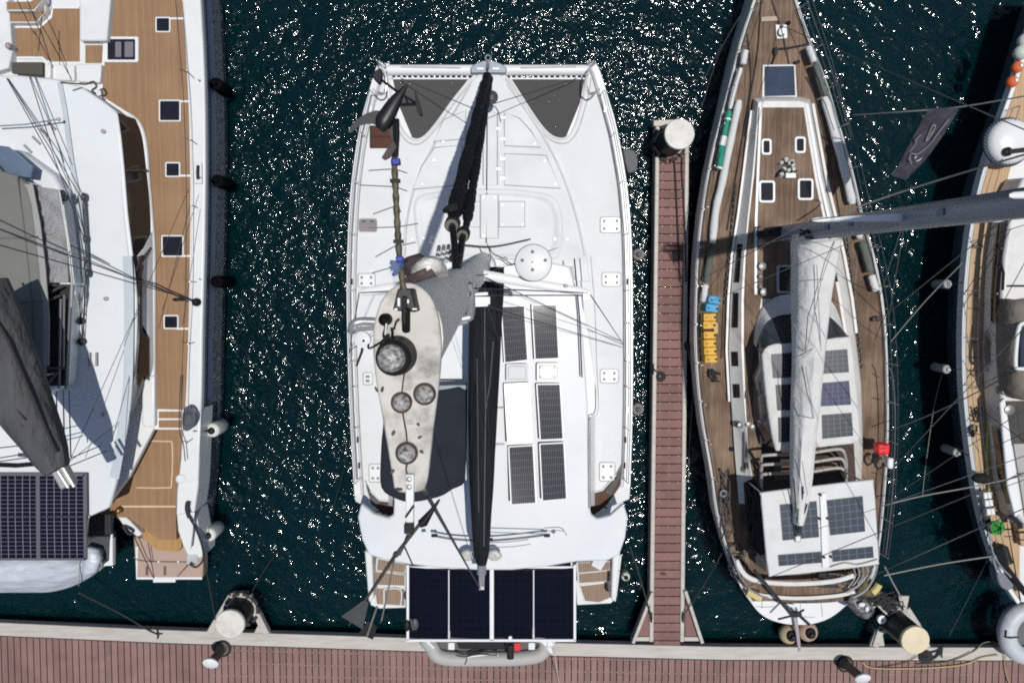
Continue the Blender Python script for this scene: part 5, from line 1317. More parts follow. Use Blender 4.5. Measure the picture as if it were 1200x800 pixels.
mb = MB(); mb.strip(O([(34, 216), (43, 262), (49, 312), (53.5, 372), (53, 428)], 4.44), .20, .03); lc.part('bimini_edge', mb, M('bimini_light_edge', (.30, .30, .295), .7), bm_)
mb = MB(); mb.strip(O([(-30, 280), (20, 279), (44, 277)], 4.53), .03, .004); mb.strip(O([(-30, 356), (20, 355), (50, 353)], 4.53), .03, .004); mb.strip(O([(20, 205), (30, 280), (38, 360), (40, 450)], 4.52), .03, .004); lc.part('bimini_seam', mb, M('bimini_dark_seam', (.11, .11, .105), .8), bm_)
for a in ((30, 214), (50, 440)):
    mb = MB(); mb.tube([P(*a, 4.35), P(*a, 4.35) - Vector((0, 0, .6))], .03, 8); lc.part('bimini_leg', mb, STEEL, bm_)
# ---- boom bag and boom end
BAG2 = M('grey_boom_bag', (.085, .086, .089), .85, spec=.15, var=.25, scale=1.2, bump=.12, bscale=3.5, stretch=(1.5, .5, 1))
st = [(-40, 352, 52), (-12, 400, 44), (10, 440, 37), (30, 478, 30), (48, 512, 24), (60, 535, 18), (68, 550, 11)]
rg = []
for i, (x, y, hw) in enumerate(CR(st, 4, False)):
    c = P(x, y, 6.1); h = hw/px_per_m(6.1); sd = Vector((.86, .51, 0))
    hh = lerp(.75, .35, i/24)
    rg.append([c + sd*((h + mnoise.noise(Vector((k*.5, i*.15, 9)))*.06)*math.cos(2*math.pi*k/26)) + Vector((0, 0, (hh + mnoise.noise(Vector((k*.5, i*.15, 4)))*.1)*math.sin(2*math.pi*k/26))) for k in range(26)])
mb = MB(); mb.loft(rg); lb = lc.part('boom_bag', mb, BAG2, smooth=60)
mb = MB(); mb.tube([P(-30, 330, 6.6), P(10, 400, 6.6), P(40, 470, 6.5), P(66, 530, 6.4)], .03, 6); mb.tube([P(0, 460, 6.65), P(20, 480, 6.6), P(30, 492, 6.6)], .014, 5); mb.tube([P(14, 478, 6.6), P(27, 500, 6.6)], .012, 5); lc.part('bag_zip', mb, BLACK_ROPE, lb)
mb = MB(); mb.bar(P(62, 533, 5.85), P(82, 569, 5.85), .3, .3); lc.part('boom', mb, ALU, bevel=.04); mb = MB(); mb.tube([P(74, 548, 6.6), P(87, 570, 6.6)], .04, 8); mb.tube([P(68, 552, 6.6), P(80, 571, 6.6)], .04, 8); lc.part('boom_end', mb, ALU)
wire('mainsheet', P(72, 548, 5.85), P(140, 494, ZRL), .008, DARK_WIRE, t=lc)
for a, b_ in (((-5, 525), (40, 520)), ((-5, 537), (44, 529)), ((-5, 541), (46, 534)), ((74, 540), (118, 522)), ((76, 548), (125, 528))):
    wire('mainsheet', P(*a, 4.6 if a[0] < 10 else 5.7), P(*b_, 5.7 if a[0] < 10 else ZRL), .014, DARK_WIRE, t=lc)
for x in (66, 74, 81): wire('mainsheet', P(x, 458, 4.6), P(x + 2, 535, 5.0), .016, M('grey_fall', (.2, .22, .25), .6), t=lc)
mb = MB(); mb.tube([P(-5, 544, 4.4), P(20, 545, 4.4), P(44, 543, 4.4)], .06, 6); lc.part('traveller_track', mb, BLACK)
# ---- rig wires: the mast stands just outside the picture
LMAST = P(-100, 185, 4.2)
mb = MB(); mb.loft([ell(LMAST + Vector((0, 0, z)), .2, .3) for z in (0, 6, 12.6)]); lm = lc.part('mast', mb, GREY_ALU, smooth=60)
def lmz(z): return Vector((LMAST.x, LMAST.y, z))
for a, z, r_ in (((228, 352), 15, .014), ((226, 353), 9.5, .016), ((222, 354), 5.6, .012)):
    wire('shroud', P(*a, ZL), lmz(z), r_, DARK_WIRE, lm, lc)
mb = MB(); mb.ball(P(207, 351, ZL + .5), (.12, .05, .05), 8); mb.ball(P(230, 354, ZL + .1), (.12, .12, .12), 8); lc.part('turnbuckle', mb, BLACK)
for a, b_ in (((8, 92), (46, 160)), ((9, 92), (60, 176)), ((34, 88), (62, 176)), ((41, 90), (75, 190))):
    wire('halyard', P(*a, ZRL + .05), P(b_[0] - 0, b_[1], ZRL + .5), .012, DARK_WIRE, t=lc)
for a, b_ in (((46, 160), (80, 220)), ((60, 176), (98, 278)), ((62, 176), (100, 240))):
    wire('halyard', P(*a, ZRL + .5), P(*b_, ZRL + .15), .012, DARK_WIRE, t=lc)
for a, b_ in (((160, 365), (78, 548)), ((152, 440), (128, 528)), ((221, 222), (160, 365)), ((223, 240), (186, 385))):
    wire('running_line', P(*a, 3.3), P(*b_, 4.4), .008, DARK_WIRE, t=lc)
for a, b_ in (((20, 0), (40, 40)), ((32, 0), (46, 36)), ((40, 36), (62, 78)), ((47, 34), (62, 80)), ((49, 20), (45, 60))):
    wire('fore_rigging', P(*a, ZL + 1.0), P(*b_, ZL + 1.2), .012, BROWN, t=lc)
# ---- gantry solar panel and stern
PV_L = pv('mono_solar_cells', (.0065, .0065, .018), (.34, .34, .40), 12, 12, .035, .15, spec=.15)
PV_L2 = pv('mono_solar_cells_half', (.0065, .0065, .018), (.24, .24, .29), 6, 10, .035, .15, spec=.15)
ZP = 3.42
for x0, x1 in ((-8, 43.5), (46, 98)):
    for y0, y1 in ((557, 604.5), (606, 653.5)):
        solar(lc, [(x0 + (y1 > 640)*1, y1), (x1 + (y1 > 640)*1, y1), (x1, y0), (x0, y0)], ZP, [PV_L2, ALU], name='solar_panel', t_=.04)
mb = MB(); AL2 = M('panel_frame_grey', (.16, .165, .18), .4, metal=.5)
mb.bar(P(-10, 555.5, ZP), P(99.5, 556, ZP), .06, .06); mb.bar(P(-10, 654.5, ZP), P(101, 654.5, ZP), .06, .06); mb.bar(P(44.8, 555, ZP), P(45.6, 654, ZP), .10, .05); mb.bar(P(99.5, 555, ZP), P(100.5, 655, ZP), .07, .06)
lc.part('panel_frame', mb, AL2)
mb = MB(); mb.prism(O([(99, 606), (130, 602), (131, 626), (100, 628)], 2.2), .1); lc.part('stern_locker', mb, teak('dark_slats', (.02, .02, .022), (.045, .045, .05), seam=(.008, .008, .008), pitch=.09, seamw=.3))
mb = MB(); mb.prism(O([(104, 630), (131, 622), (132, 656), (112, 660)], 1.5), .3); lc.part('stern_box', mb, M('charcoal_box', (.055, .058, .065), .6), bevel=.06)
mb = MB(); mb.bar(P(131, 604, 2.0), P(131.5, 662, 2.0), .05, .05); mb.prism(O([(129, 630), (133, 630), (133, 662), (119, 663), (128, 656)], 1.7), .1); lc.part('stern_rail', mb, W_LID)

# silver covered tender
tn = Thing('covered_tender', 'tender wrapped in a crinkled silver cover under the left catamaran solar panel', 'dinghy', P(50, 675, 1.0))
SILV = M('silver_cover', (.50, .545, .60), .42, var=.10, scale=2.5, bump=.10, bscale=2.2, stretch=(.7, 1.6, 1), metal=.1)
yt = [(-40, 640, 698), (0, 640, 697.5), (30, 640, 697.5), (56, 640, 696.5), (80, 640, 690), (100, 640, 680), (111, 640, 671), (117, 642, 661), (119, 645, 654)]
rg = []
for i, (x, y0, y1) in enumerate(CR(yt, 4, False)):
    ring = []
    for k in range(33):
        t = k/32; y = lerp(y0, y1, t)
        p = P(x, y, 1.6); hz = .62*math.sin(math.pi*min(1, max(.0, t*.85 + .08)))
        wr = .018*math.sin(t*19 + i*.35 + 2*mnoise.noise(Vector((i*.3, t*3, 0)))) * math.sin(math.pi*t)
        ring.append(Vector((p.x, p.y, 1.25 + hz + wr)))
    ring += [Vector((p.x, p.y, .75)) for p in (ring[-1], ring[0])]
    rg.append(ring)
mb = MB(); mb.loft(rg); cv = tn.part('cover', mb, SILV, smooth=70)
mb = MB(); mb.tube([P(93, 657, 1.95), P(93, 675, 1.9), P(92, 686, 1.6)], .012, 5); mb.tube(O(CR([(100, 658), (112, 653), (119, 660), (117, 668)], 4, False), 1.85), .02, 6); tn.part('cover_strap', mb, GREY_ROPE, cv)
mb = MB(); rg = []
for i, (x, y, r_) in enumerate(((102, 640, .1), (106, 644, .22), (108, 655, .24), (105, 668, .2), (100, 674, .08))):
    rg.append([P(x, y, 1.85) + Vector((r_*math.cos(a)*1.1, 0, r_*.7*math.sin(a))) + Vector((random.uniform(-.03, .03), random.uniform(-.03, .03), random.uniform(-.02, .03))) for a in [2*math.pi*k/14 for k in range(14)]])
mb.loft(rg); tn.part('bow_cover', mb, SILV, smooth=70)
# ================================================================== TEAK SAILBOAT
ZMN = 1.5
mono = Thing('teak_sailboat', 'sailing yacht with weathered brown teak decks and white boom cover beside the finger pier', 'sailboat', P(930, 400, 0))
TEAKW = teak('weathered_teak', (.10, .060, .037), (.295, .205, .14), seam=(.022, .016, .012), pitch=.058, seamw=.13, blot=.95, grain=1.7)
MW = M('aged_white_gelcoat', (.66, .655, .635), .35, var=.04, scale=2, dirt=(.42, .39, .35), dirt_amt=.4, dirt_scale=2.5)
CANV = M('white_canvas', (.62, .62, .605), .85, spec=.2, var=.05, scale=2, bump=.06, bscale=4, dirt=(.42, .42, .41), dirt_amt=.4, dirt_scale=1.5)
mt = [(-70, 908, 912), (-40, 897, 923), (0, 883.5, 933), (50, 867, 950), (100, 854, 969), (150, 841, 984), (200, 829.5, 998.5), (250, 821.5, 1010), (300, 816.5, 1024), (350, 814.5, 1034), (400, 814, 1038.5), (450, 817, 1040), (500, 823, 1040.5), (550, 832, 1038.5), (600, 839, 1034.5), (640, 850, 1030), (670, 861, 1024), (690, 870, 1016), (704, 880, 1004)]
def mL(y): return interp(mt, y)[0]
def mR(y): return interp(mt, y)[1]
rings = []
for y, l, r in mt:
    a = P(l, y, ZMN); b_ = P(r, y, ZMN); c = (a + b_)/2; hw = (b_.x - a.x)/2
    def q(k, z): return Vector((c.x + k*hw, a.y, z))
    rings.append([q(-1, ZMN - .06), q(-.99, .8), q(-.90, 0), q(-.6, -.5), q(0, -.8), q(.6, -.5), q(.90, 0), q(.99, .8), q(1, ZMN - .06)])
mb = MB(); mb.loft(rings); mono.part('hull', mb, MW, smooth=70)
ys = list(range(-60, 700, 12))
SL = CR([(l, y) for y, l, r in mt], 3, False); SR = CR([(r, y) for y, l, r in mt], 3, False)
mb = MB(); mb.prism(O([(x + 1.5, y) for x, y in SL] + [(x - 1.5, y) for x, y in SR][::-1], ZMN + .01), .06); mono.part('deck', mb, TEAKW)
for S, s in ((SL, 1), (SR, -1)):
    mb = MB(); mb.tube(O([(x + s*.8, y) for x, y in S], ZMN + .04), .04, 6); mono.part('toe_rail', mb, MW)
    mb = MB(); mb.strip(O([(x + s*3.5, y) for x, y in S], ZMN + .012), .03, .006); mono.part('deck_margin', mb, M('dark_caulk', (.05, .04, .033), .8))
# coachroof with sloping sides and dark side windows
cr_o = [(883, 116), (893, 113.5), (938, 113.5), (949, 116), (957, 160), (966, 210), (977, 255), (987, 300), (996, 350), (1003, 400), (1009, 450), (1011, 520), (1009, 575), (866, 590), (861, 530), (857, 470), (854, 410), (856, 350), (860, 300), (866, 255), (872, 205), (878, 160)]
cr_i = [(888, 120), (895, 118), (936, 118), (944, 120), (951, 160), (959, 210), (968, 255), (978, 300), (987, 350), (995, 400), (1000, 450), (1001, 520), (999, 575), (884, 590), (876, 530), (871, 470), (868, 410), (868, 350), (871, 300), (875.5, 255), (881, 205), (885, 160)]
mb = MB(); mb.loft([O(cr_o, ZMN + .01), O(cr_o, ZMN + .12), O(cr_i, ZMN + .42), O(shrink(cr_i, .985, .996), ZMN + .45)], cap=True); cr = mono.part('coachroof', mb, MW, smooth=30)
SWIN = glassy('dark_side_glass', (.012, .012, .014), .08)
def side_y(tab, y, k): return interp([(b, a) for a, b in tab], y)[0]
lo = sorted([(b, a) for a, b in cr_o[14:]]); li = sorted([(b, a) for a, b in cr_i[14:]])
for y0, y1 in ((286, 331), (343, 384), (412, 429), (450, 466)):
    def wp(y, k): return P(lerp(interp(lo, y)[0], interp(li, y)[0], k), y, ZMN + .12 + .30*k + .03)
    mb = MB(); mb.prism([wp(y0, .2), wp(y1, .2), wp(y1, .75), wp(y0, .75)], .02); mono.part('side_window', mb, SWIN, cr)
tk = [(889, 126), (942, 126), (947, 160), (955.5, 212), (965, 256), (974, 300), (982, 345), (990, 394), (975, 394), (966, 350), (892, 350), (886, 400), (888, 470), (894, 570), (885, 575), (877, 530), (874, 470), (872, 410), (872, 350), (874, 300), (878, 256), (884, 205), (887.5, 160)]
mb = MB(); mb.prism(O(tk, ZMN + .464), .02); ct = mono.part('coachroof_teak', mb, TEAKW, cr)
mb = MB(); mb.strip(O([(952, 122), (959, 160), (968, 210), (979, 255), (989, 300), (998, 350), (1003, 390)], ZMN + .16), .07, .05); mb.strip(O([(880, 130), (876, 160), (870.5, 205), (864, 255), (857, 300), (853, 350), (851, 410), (854, 470)], ZMN + .08), .06, .05); mono.part('cove_rail', mb, MW, cr)
mb = MB(); mb.strip(O([(891, 126), (889.5, 160), (887.5, 205), (885.5, 255), (885, 300), (885, 345)], ZMN + .455), .07, .05); mb.strip(O([(945, 122), (952, 160), (960, 208), (971, 255), (978, 285)], ZMN + .44), .08, .03); mono.part('roof_rail', mb, W_LID, cr)
# hatches
def mhatch(q, z, m=None, fw=.05, par=None, nm='hatch_frame'):
    pts = q; mb = MB(); mb.prism(O(shrink(pts, 1.0 + 2*fw/.9), z + .05), .06); fr = mono.part(nm, mb, W_LID, par, bevel=.012)
    mb = MB(); mb.prism(O(pts, z + .062), .02); mono.part('hatch_glass', mb, m or glassy('mono_hatch_glass', (.014, .016, .02), .05), fr) if par is None else mono.part('hatch_glass', mb, m or glassy('mono_hatch_glass', (.014, .016, .02), .05), fr)
    return fr
mb = MB(); mb.prism(O([(894, 76), (932, 75.5), (934.5, 115), (893, 116)], ZMN + .05), .06); fr = mono.part('fore_hatch', mb, MW, bevel=.012)
mb = MB(); mb.prism(O([(896, 78), (930.5, 77.5), (932, 112), (896, 113)], ZMN + .064), .02); mono.part('hatch_glass', mb, glassy('blue_hatch_glass', (.035, .052, .085), .05), fr)
def rq(x0, y0, x1, y1, r=2): return rnd_rect(x0, y0, x1, y1, r, 2)
zc = ZMN + .455
for r in ((895, 165, 902, 179), (934, 162.5, 942, 177), (892, 214, 906, 235), (937.5, 211.5, 951, 232)):
    mb = MB(); mb.prism(O(rq(r[0]-2.6, r[1]-2.6, r[2]+2.6, r[3]+2.6, 3), zc + .06), .06); fr = mono.part('deck_hatch', mb, W_LID, bevel=.012)
    mb = MB(); mb.prism(O(rq(*r, 1.5), zc + .072), .02); mono.part('hatch_glass', mb, glassy('mono_hatch_glass', (.014, .016, .02), .05), fr)
mb = MB(); mb.prism(O(rq(910.5, 310.5, 931, 343.5, 2), zc + .06), .06); fr = mono.part('deck_hatch', mb, M('grey_hatch_frame', (.42, .44, .47), .4), bevel=.012)
mb = MB(); mb.prism(O(rq(913.5, 313, 930, 341, 2), zc + .072), .02); mono.part('hatch_glass', mb, glassy('mono_hatch_glass', (.014, .016, .02), .05), fr)
# bow plate, cleats, windlass cluster, winches
mb = MB(); mb.prism(O([(909, 29), (922, 29), (923, 45), (910, 45.5)], ZMN + .06), .05); bp2 = mono.part('windlass_plate', mb, W_LID, bevel=.01)
mb = MB(); mb.tube([P(915.5 + 3.8*math.cos(a*.5), 38 + 4.5*math.sin(a*.5), ZMN + .09) for a in range(1, 9)], .022, 6); mb.ball(P(916, 31.5, ZMN + .08), .05, 8); mono.part('windlass_chain', mb, M('chain_grey', (.12, .12, .12), .5, metal=.5), bp2)
mb = MB(); mb.ball(P(924, 27, ZMN + .06), (.07, .06, .06), 8); mono.part('deck_cleat', mb, BLACK)
mb = MB(); mb.bar(P(892, 23, ZMN + .03), P(911, 22, ZMN + .03), .12, .03); mono.part('deck_strip', mb, M('pale_wood', (.42, .33, .25), .7))
mb = MB(); mb.tube(O(CR([(905, 75), (909, 64), (910, 58), (925, 56), (945, 52), (948, 50)], 3, False), ZMN + .1), .024, 6); mb.ball(P(909, 60, ZMN + .1), (.06, .13, .05), 8); mb.tube([P(931, 74, ZMN + .1), P(937, 72, ZMN + .1)], .05, 6); mono.part('anchor_line', mb, BLACK_ROPE)
mb = MB()
for i, (x, y) in enumerate(((914, 192), (919, 188), (923, 192), (927, 194), (917, 199), (922, 200), (928, 199), (914, 205), (926, 190))):
    mb.lathe([(.07, 0), (.07, .04), (.045, .06), (.055, .16), (.03, .18), (.001, .18)], P(x, y, zc), n=12)
mast_f = mono.part('mast_foot_blocks', mb, M('pale_block', (.45, .46, .42), .45, var=.5, scale=20))
mb = MB()
for x, y in ((917, 193), (925, 192), (921, 197), (915, 201)): mb.lathe([(.04, .14), (.045, .19), (.001, .2)], P(x, y, zc), n=10)
mb.tube(O(CR([(910, 208), (914, 200), (922, 204), (930, 200), (934, 201)], 4, False), zc + .1), .02, 6); mono.part('block_sheave', mb, BLACK, mast_f)
mb = MB(); mb.box(P(926, 206, zc + .08), (.28, .14, .12)); mono.part('line_clutch', mb, W_LID, mast_f, bevel=.02)
for x, y, r_ in ((890, 284, .10), (891, 312, .12), (889, 324, .07), (893, 342, .12), (889, 336, .06)):
    mb = MB(); mb.lathe([(r_, 0), (r_, .05), (r_*.7, .07), (r_*.75, .17), (r_*.85, .19), (r_*.5, .20), (.001, .21)], P(x, y, zc), n=20); mono.part('winch', mb, WINCH, cr)
for x, y in ((1003, 366), (834, 432)):
    pass
mb = MB(); mb.tube(O(CR([(975, 300), (978, 312), (979, 320), (981, 330)], 3, False), zc + .08), .03, 6); mono.part('roof_line', mb, BLACK_ROPE)
# long rolled awnings lashed along both rails
def roll(label, pts, r, m, z=ZMN + .32, name='rolled_awning', cat_='awning', g=None):
    r *= .78; mb = MB(); w_ = [P(a, b, z) for a, b in CR(pts, 4, False)]
    n_ = len(w_); mb.tube(w_, [r*(.75 if i in (0, n_-1) else 1 + .06*math.sin(i*1.9)) for i in range(n_)], 12)
    return solo(name, label, cat_, mb, m, w_[0], g, smooth=60)
WC = M('white_awning_cloth', (.60, .61, .605), .8, var=.06, scale=4, bump=.02, bscale=9)
SAGE = M('sage_awning_cloth', (.10, .12, .105), .85, var=.15, scale=4)
GRN = M('sea_green_cloth', (.012, .26, .17), .6, var=.15, scale=5, bump=.02, bscale=12)
GA = 'rolled covers along the teak sailboat rails'
roll('short white rolled cover on the left bow rail, forward of the green one', [(873.5, 59), (872, 66), (870.5, 76)], .12, WC, g=GA)
roll('long thin white roll on the left bow rail leading into the green roll', [(868, 80), (861, 103), (855, 128)], .085, WC, g=GA)
gr = roll('sea green rolled paddle board cover on the left bow rail of the teak sailboat', [(854.5, 130), (850, 152), (846, 174), (842.5, 198)], .11, GRN, g=GA)
mb = MB()
for a, b in (((853, 139), (852.5, 141)), ((848.5, 160), (846, 171)), ((843, 196), (842.4, 198))): mb.tube([P(*a, ZMN + .33), P(*b, ZMN + .33)], .092, 12)
o = mb.build('cover_band', W_LID, Vector(gr.location), gr)
roll('long white rolled cover inside the left rail beside the green roll', [(866, 118), (856, 165), (846, 215), (839, 245), (835, 285)], .135, WC, z=ZMN + .2, g=GA)
roll('sage green rolled cover on the left rail above the blue jerrycans', [(834, 292), (830, 315), (827.5, 330)], .13, SAGE, z=ZMN + .2, g=GA)
roll('short white roll on the left rail touching the blue jerrycans', [(827, 333), (825, 344), (823.5, 354)], .12, WC, z=ZMN + .2, g=GA)
roll('short white rolled cover at the right bow rail of the teak sailboat', [(947.5, 54), (951, 63), (954.5, 73)], .13, WC, g=GA)
roll('sage green rolled cover at the right bow rail between two white ones', [(955, 75), (961, 95), (966.5, 112)], .125, SAGE, g=GA)
roll('long white rolled cover inside the right rail of the teak sailboat foredeck', [(966, 114), (979, 160), (991, 205), (999, 239)], .14, WC, z=ZMN + .25, g=GA)
roll('short white roll on the right rail just below the grey mast', [(1005, 268), (1008, 280)], .12, WC, z=ZMN + .25, g=GA)
roll('sage green roll on the right rail of the teak sailboat beside the boom cover', [(1010, 283), (1016, 303), (1020, 319)], .135, SAGE, z=ZMN + .25, g=GA)
roll('lowest short white roll on the right rail of the teak sailboat', [(1021, 322), (1024, 332), (1027, 341)], .13, WC, z=ZMN + .25, g=GA)
# dodger (spray hood)
NAVYG = glassy('dodger_glass', (.035, .04, .048), .12)
front_b = O(CR([(883, 402), (886, 378), (895, 358), (915, 346), (945, 345), (970, 350), (981, 364), (990, 392)], 3, False), zc + .05)
front_m = O(CR([(887, 408), (892, 392), (902, 377), (918, 370), (945, 369), (968, 371), (980, 380), (992, 394)], 3, False), zc + .55)
front_t = O(CR([(893, 414), (897, 407), (907, 402), (922, 401), (945, 400), (970, 396), (984, 394), (995, 395)], 3, False), 2.95)
def sheet2(a, b_, th=.02):
    mb = MB(); n_ = len(a); lo_ = [p - Vector((0, 0, th)) for p in a + b_]
    mb.add(a + b_, [[i, i+1, n_+i+1, n_+i] for i in range(n_-1)]); mb.add(lo_, [[i, i+1, n_+i+1, n_+i] for i in range(n_-1)]); return mb
dod = mono.part('spray_hood_base', sheet2(front_b, front_m), CANV, smooth=60)
mono.part('spray_hood_window', sheet2(front_m, front_t), NAVYG, dod, smooth=60)
mb = MB(); mb.tube(front_m, .035, 6); mb.tube(front_t, .03, 6); mono.part('spray_hood_piping', mb, M('navy_piping', (.03, .035, .05), .7), dod)
hood = [(893, 414), (897, 407), (907, 402.5), (945, 400), (990, 394), (996, 396.5), (1000, 420), (1004, 460), (1007, 500), (1006, 517), (985, 521), (950, 525), (915, 528), (908, 524), (901, 490), (896, 450)]
mb = MB(); mb.dome(O(CR(hood, 2), 2.95), .07, .08, steps=((1, 0), (.985, .4), (.95, .7), (.8, .9), (.4, 1))); hd = mono.part('spray_hood', mb, CANV, smooth=60)
sd_b = O([(884, 405), (880, 440), (884, 490), (895, 520), (908, 535)], zc + .1); sd_t = O([(893, 416), (896, 450), (901, 490), (906, 518), (911, 527)], 2.9)
mono.part('spray_hood_side', sheet2(sd_b, sd_t), NAVYG, dod)
PV_M = pv('flexible_cells', (.030, .040, .052), (.21, .235, .25), 5, 5, .022, .3)
PV_MB = pv('blue_flexible_cells', (.018, .022, .075), (.15, .17, .26), 5, 5, .022, .3)
PV_M_SHADED = pv('shaded_flexible_cells', (.012, .016, .028), (.05, .06, .08), 5, 5, .03, .3)  # shade on the left hood panels is put into these darker cell colours
zz = 3.03
for q, m in (([(963, 438), (995, 436), (993, 409), (966, 411)], PV_M), ([(962, 476), (997.5, 474), (995, 446), (964, 448.5)], PV_MB), ([(964, 514), (1000, 510.5), (998, 483.5), (963, 486)], PV_M),
             ([(906, 443), (930, 442), (930, 413), (904, 415)], PV_M_SHADED), ([(911, 481), (930, 480), (930, 450), (909, 451)], PV_M_SHADED), ([(913, 518), (930, 517), (930, 488), (912, 489)], PV_M_SHADED)):
    solar(mono, q, zz, [m, BLACK], name='flexible_solar_panel', t_=.012, parent=hd)
# cockpit between dodger and bimini: dark well, teak seats, steel arches
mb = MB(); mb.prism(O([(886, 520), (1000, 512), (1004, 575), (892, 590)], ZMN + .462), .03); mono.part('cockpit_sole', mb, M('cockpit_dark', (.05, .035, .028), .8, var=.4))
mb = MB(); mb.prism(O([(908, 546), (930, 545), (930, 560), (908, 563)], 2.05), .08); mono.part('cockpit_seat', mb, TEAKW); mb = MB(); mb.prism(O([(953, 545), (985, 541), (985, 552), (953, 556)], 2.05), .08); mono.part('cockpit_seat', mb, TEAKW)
PINK = M('cream_tube', (.42, .385, .36), .4, var=.08, scale=5)
for yy, z in ((529, 2.75), (540, 2.6), (551, 2.45)):
    mb = MB(); mb.tube([P(*p) for p in CR([(893, yy + 22, 2.0), (892, yy + 8, z - .2), (898, yy + 4, z), (945, yy + 2, z + .05), (980, yy - 3, z), (989, yy + 1, z - .1), (992, yy + 18, 2.0)], 4, False)], .045, 8); mono.part('cockpit_arch', mb, PINK, smooth=60)
# bimini hard top
ZB = 3.5
bim2 = [(892, 581), (896, 576.5), (958, 569), (1018, 562.5), (1024, 566), (1027, 600), (1029.5, 640), (1030, 658), (1026, 662), (970, 669), (908, 675), (901, 672), (897, 640), (894, 605)]
mb = MB(); mb.prism(O(CR(bim2, 2), ZB), .1); bt = mono.part('bimini_top', mb, M('bimini_white', (.60, .605, .60), .5, var=.05, dirt=(.48, .47, .45), dirt_amt=.4), bevel=.035, segs=3)
for q, m in (([(973, 627), (1014, 622.5), (1011, 581), (969, 586)], PV_M), ([(917.5, 633), (960, 629), (957, 587), (914, 591)], PV_M), ([(913, 663), (963, 659), (962, 646), (912, 650)], PV_M), ([(976, 658), (1024, 653), (1023, 640), (975, 645)], PV_M)):
    solar(mono, q, ZB + .03, [pv('bimini_cells', (.030, .042, .062), (.19, .225, .25), 5, 5 if q[0][1] - q[2][1] > 20 else 2, .022, .3), ALU], name='bimini_solar_panel', t_=.025, parent=bt)
mb = MB(); mb.prism(O([(961, 578), (968, 577), (972, 664), (964, 665)], ZB + .05), .04); mono.part('bimini_ridge', mb, W_LID, bt, bevel=.01)
mb = MB()
for x, y in ((960, 607), (969, 606.5), (965, 652), (973, 651.5), (961, 579)): mb.lathe([(.035, 0), (.035, .05), (.001, .06)], P(x, y, ZB + .04), n=10)
mono.part('bimini_knob', mb, BLACK, bt)
mb = MB(); mb.tube(O(CR([(972, 664), (990, 659), (1005, 661), (1028, 655)], 3, False), ZB + .03), .016, 5); mono.part('bimini_line', mb, GREY_ROPE, bt)
for a in ((899, 583), (1018, 568), (906, 668), (1024, 656)):
    mb = MB(); mb.tube([P(*a, ZB - .05), P(*a, ZB - .05) - Vector((0, 0, 1.9))], .025, 8); mono.part('bimini_leg', mb, STEEL, bt)
# boom with white cover
st = [(960, 274, 27), (957, 285, 26), (954.5, 305, 24), (951.5, 335, 21.5), (949.5, 370, 20), (947, 420, 17.5), (944, 470, 15.8), (941, 515, 13.5), (938.5, 560, 11.7), (936, 595, 8), (934, 612, 6)]
rg = []
for i, (x, y, hw) in enumerate(CR(st, 4, False)):
    c = P(x, y, 3.55); h = hw/px_per_m(3.6); hh = lerp(.75, .28, min(1, i/36))
    ring = []
    for k in range(30):
        a = 2*math.pi*k/30
        wv = mnoise.noise(Vector((k*.55, i*.10, 7.7)))*.07*(h/.4 + .3)
        ring.append(Vector((c.x + (h + wv*.5)*math.copysign(abs(math.cos(a))**.85, math.cos(a)), c.y, c.z + (hh + wv)*math.sin(a))))
    rg.append(ring)
mb = MB(); mb.loft(rg); bc = mono.part('boom_cover', mb, CANV, smooth=60)
mb = MB(); mb.bar(P(945, 300, 3.2), P(934, 632, 3.3), .2, .26); mono.part('boom', mb, ALU, bevel=.03); mb = MB(); mb.box(P(934, 630, 3.5), (.16, .18, .16)); mono.part('boom_end', mb, ALU, bevel=.03)
mb = MB()
for k, (a, b, c_, d_) in enumerate(((930, 560, 935, 625), (946, 590, 936, 622), (935, 596, 933, 628), (941, 570, 938, 625))): mb.tube([P(a, b, 3.9), P(c_, d_, 3.6)], .018, 5)
mono.part('boom_lashing', mb, BLACK_ROPE, bc)
for a, b_ in (((978, 283), (962, 330)), ((962, 330), (945, 412)), ((957, 310), (962, 413)), ((934, 330), (965, 327)), ((940, 420), (957, 404)), ((941, 488), (953, 490)), ((935, 440), (941, 490)), ((944, 430), (954, 490)), ((931, 380), (944, 412)), ((940, 540), (946, 580))):
    mb = MB(); mb.tube([P(*a, 4.25 if a[1] < 400 else 4.05), P((a[0]+b_[0])/2, (a[1]+b_[1])/2, 4.3 if a[1] < 400 else 4.08), P(*b_, 4.2 if b_[1] < 400 else 4.0)], .010, 5); mono.part('lazy_line', mb, M('grey_lazy_line', (.25, .25, .25), .8), bc)
